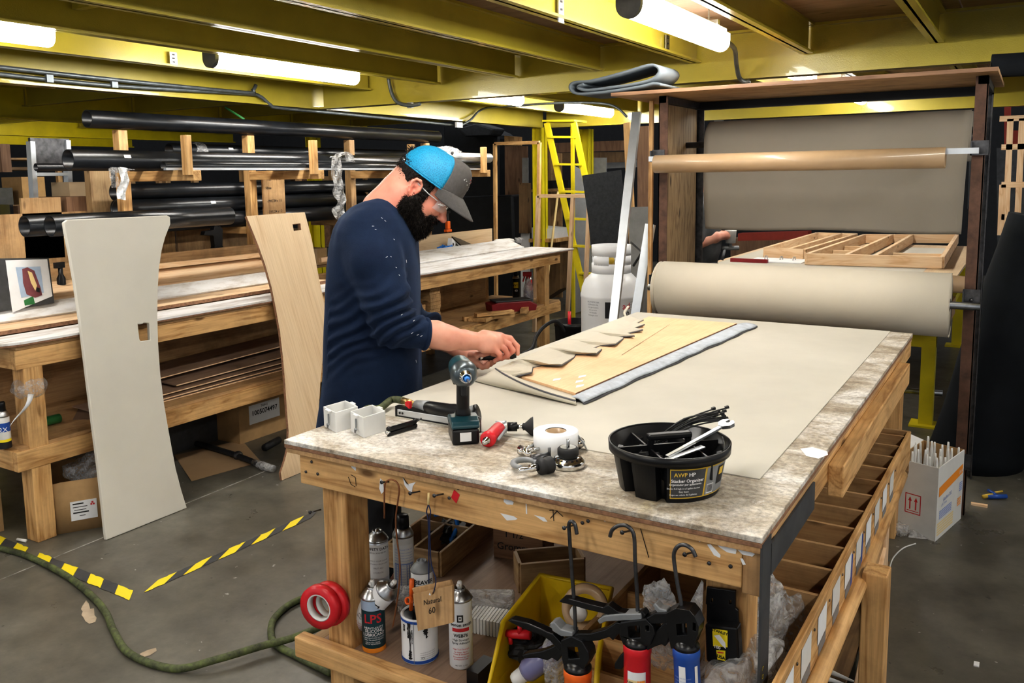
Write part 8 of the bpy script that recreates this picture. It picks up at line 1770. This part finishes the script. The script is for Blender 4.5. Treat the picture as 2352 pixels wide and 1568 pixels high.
slab([(1940, 530), (2060, 530), (2060, 640), (1940, 640)], 12, .5, 'near_black', 'black_case', 'black case behind the far table under the hanging sheet', 'case'); slab([(1648, 262), (1668, 262), (1640, 320), (1625, 320)], 9.8, .05, 'alu', 'metal_strut', 'pale diagonal strut seen left of the hanging taupe sheet', 'strut')
# ------------------------------------------------------------------ second worker beyond the rack
pm = SZ(1648, 800, 0); d2_ = 6.1; pc = V((0, 0, CAMZ))+_ray(1632, 600)*(d2_/FPX); O2 = V((pc.x, pc.y, 0))
w2m = thing('person', 'worker in grey shirt half hidden behind the rack holding a spray gun with white cup', 'person', O2)
def Mq(px, py, s=0.0): d = _ray(px, py); o = V((0, 0, CAMZ)); return o+d*((pc+Sh*s-o).dot(Sh)/d.dot(Sh))
G = Field(tuple(O2-V((.5, .5, 0))), tuple(O2+V((.6, .6, 1.9))), .011)
hd2 = Mq(1622, 418); G.ell(hd2, (.082, .080, .115), None, 0); G.cap(hd2+V((.0, 0, -.06)), Mq(1610, 470), .055, .065, .03); nose = hd2+Fh*.088; G.cap(nose+V((0, 0, .01)), nose+V((0, 0, -.02))+Fh*.012, .010, .013, .01)
for s in (-.17, .17): G.chain([(Mq(1600, 480, s), .055), (Mq(1596, 560, s*1.2), .045), (Mq(1640, 545, s*.9), .038), (Mq(1662, 540, s*.5), .028), (Mq(1672, 541, s*.4), .032)], .02)
for j in range(4): G.chain([(Mq(1674, 535+3*j, .07-.01*j), .010), (Mq(1684, 536+3*j, .06-.01*j), .009), (Mq(1682, 541+3*j, .05-.01*j), .008)], .004)
G.ell(Mq(1602, 545), (.15, .19, .32), [list(Fh), list(Sh), [0, 0, 1]], .03)
for s in (-.1, .1): G.chain([(O2+Fh*-.05+Sh*s+V((0, 0, .85)), .10), (O2+Fh*-.02+Sh*s+V((0, 0, .48)), .065), (O2+Fh*-.04+Sh*s+V((0, 0, .1)), .045), (O2+Fh*.08+Sh*s+V((0, 0, .045)), .04)], .02)
P, F_ = G.mesh(); np_object('body', P, F_, ['skin'], w2m, O2, col=np.ones((len(P), 3)))
G = Field(tuple(O2-V((.5, .5, 0))), tuple(O2+V((.6, .6, 1.9))), .011); G.ell(Mq(1602, 545), (.165, .205, .34), [list(Fh), list(Sh), [0, 0, 1]], 0)
for s in (-.17, .17): G.chain([(Mq(1600, 480, s), .070), (Mq(1597, 545, s*1.2), .062)], .03)
P, F_ = G.mesh(); np_object('shirt', P+vnormals(P, F_)*(.008*nz(P, 10))[:, None], F_, ['dark_grey'], w2m, O2)
G = Field(tuple(O2-V((.5, .5, 0))), tuple(O2+V((.6, .6, 1.2))), .012)
for s in (-.1, .1): G.chain([(O2+Fh*-.05+Sh*s+V((0, 0, .88)), .125), (O2+Fh*-.02+Sh*s+V((0, 0, .55)), .085)], .03)
P, F_ = G.mesh(); np_object('shorts', P, F_, ['near_black'], w2m, O2)
G = Field(tuple(hd2-V((.2, .2, .2))), tuple(hd2+V((.2, .2, .2))), .009); G.ell(hd2+V((0, 0, .03))-Fh*.01, (.094, .092, .110), None, 0); G.fn(G.lo, G.lo+G.h*G.n, lambda X, Y, Z: (hd2.z+.045)-Z, 0, 'add') if False else None
q = G._sub(G.lo, G.lo+G.h*(G.n-1), 0); sl, X, Y, Z = q; G.f[sl] = np.maximum(G.f[sl], (hd2.z+.035)-Z).astype(np.float32); G.cap(hd2+Fh*.05+V((0, 0, .045)), hd2+Fh*.13+V((0, 0, .035)), .014, .012, .01)
P, F_ = G.mesh(); np_object('cap', P, F_, ['near_black'], w2m, O2)
b = MB('hair')
for s in (-1, 1): b.ball(tuple(hd2+Fh*.074+Sh*.03*s+V((0, 0, .01))), .009, 8)
b.tube([hd2+Fh*.080+Sh*-.02+V((0, 0, -.05)), hd2+Fh*.086+V((0, 0, -.052)), hd2+Fh*.080+Sh*.02+V((0, 0, -.05))], .004, 6); b.build('face_detail', w2m)
t = thing('spray_gun', 'spray gun with white paint cup held by the worker beyond the rack', 'spray gun', tuple(Mq(1680, 560)))
p = Mq(1678, 545, .06); b = MB('white_plastic'); b.at(p).lathe([(.001, -.04), (.035, -.04), (.040, .045), (.042, .05), (0, .05)], 20); b.M = Matrix(); b.build('cup', t)
b = MB('tool_grey'); b.tube([p+V((0, 0, -.045)), p+V((0, 0, -.09))], .012, 10); b.tube([p+V((0, 0, -.075))-Fh*.07, p+V((0, 0, -.075))+Fh*.06], .016, 10); b.tube([p+V((0, 0, -.08))-Fh*.04, p+V((0, 0, -.16))-Fh*.06], .013, 10); b.build('gun_body', t)
# ------------------------------------------------------------------ world and finish
w = bpy.data.worlds.new('world'); sc.world = w; w.use_nodes = True
bg = w.node_tree.nodes['Background']; bg.inputs['Color'].default_value = (.95, .97, 1.0, 1); bg.inputs['Strength'].default_value = .60
sc.view_settings.view_transform = 'Standard'; sc.view_settings.look = 'Medium High Contrast'; sc.view_settings.exposure = 0.10
sc.cycles.diffuse_bounces = 3; sc.cycles.glossy_bounces = 3; sc.cycles.transparent_max_bounces = 8; sc.cycles.adaptive_threshold = .08; sc.cycles.adaptive_min_samples = 20; sc.cycles.max_bounces = 5; sc.cycles.sample_clamp_indirect = 8
for o in bpy.data.objects:
    if '_o' in o: del o['_o']
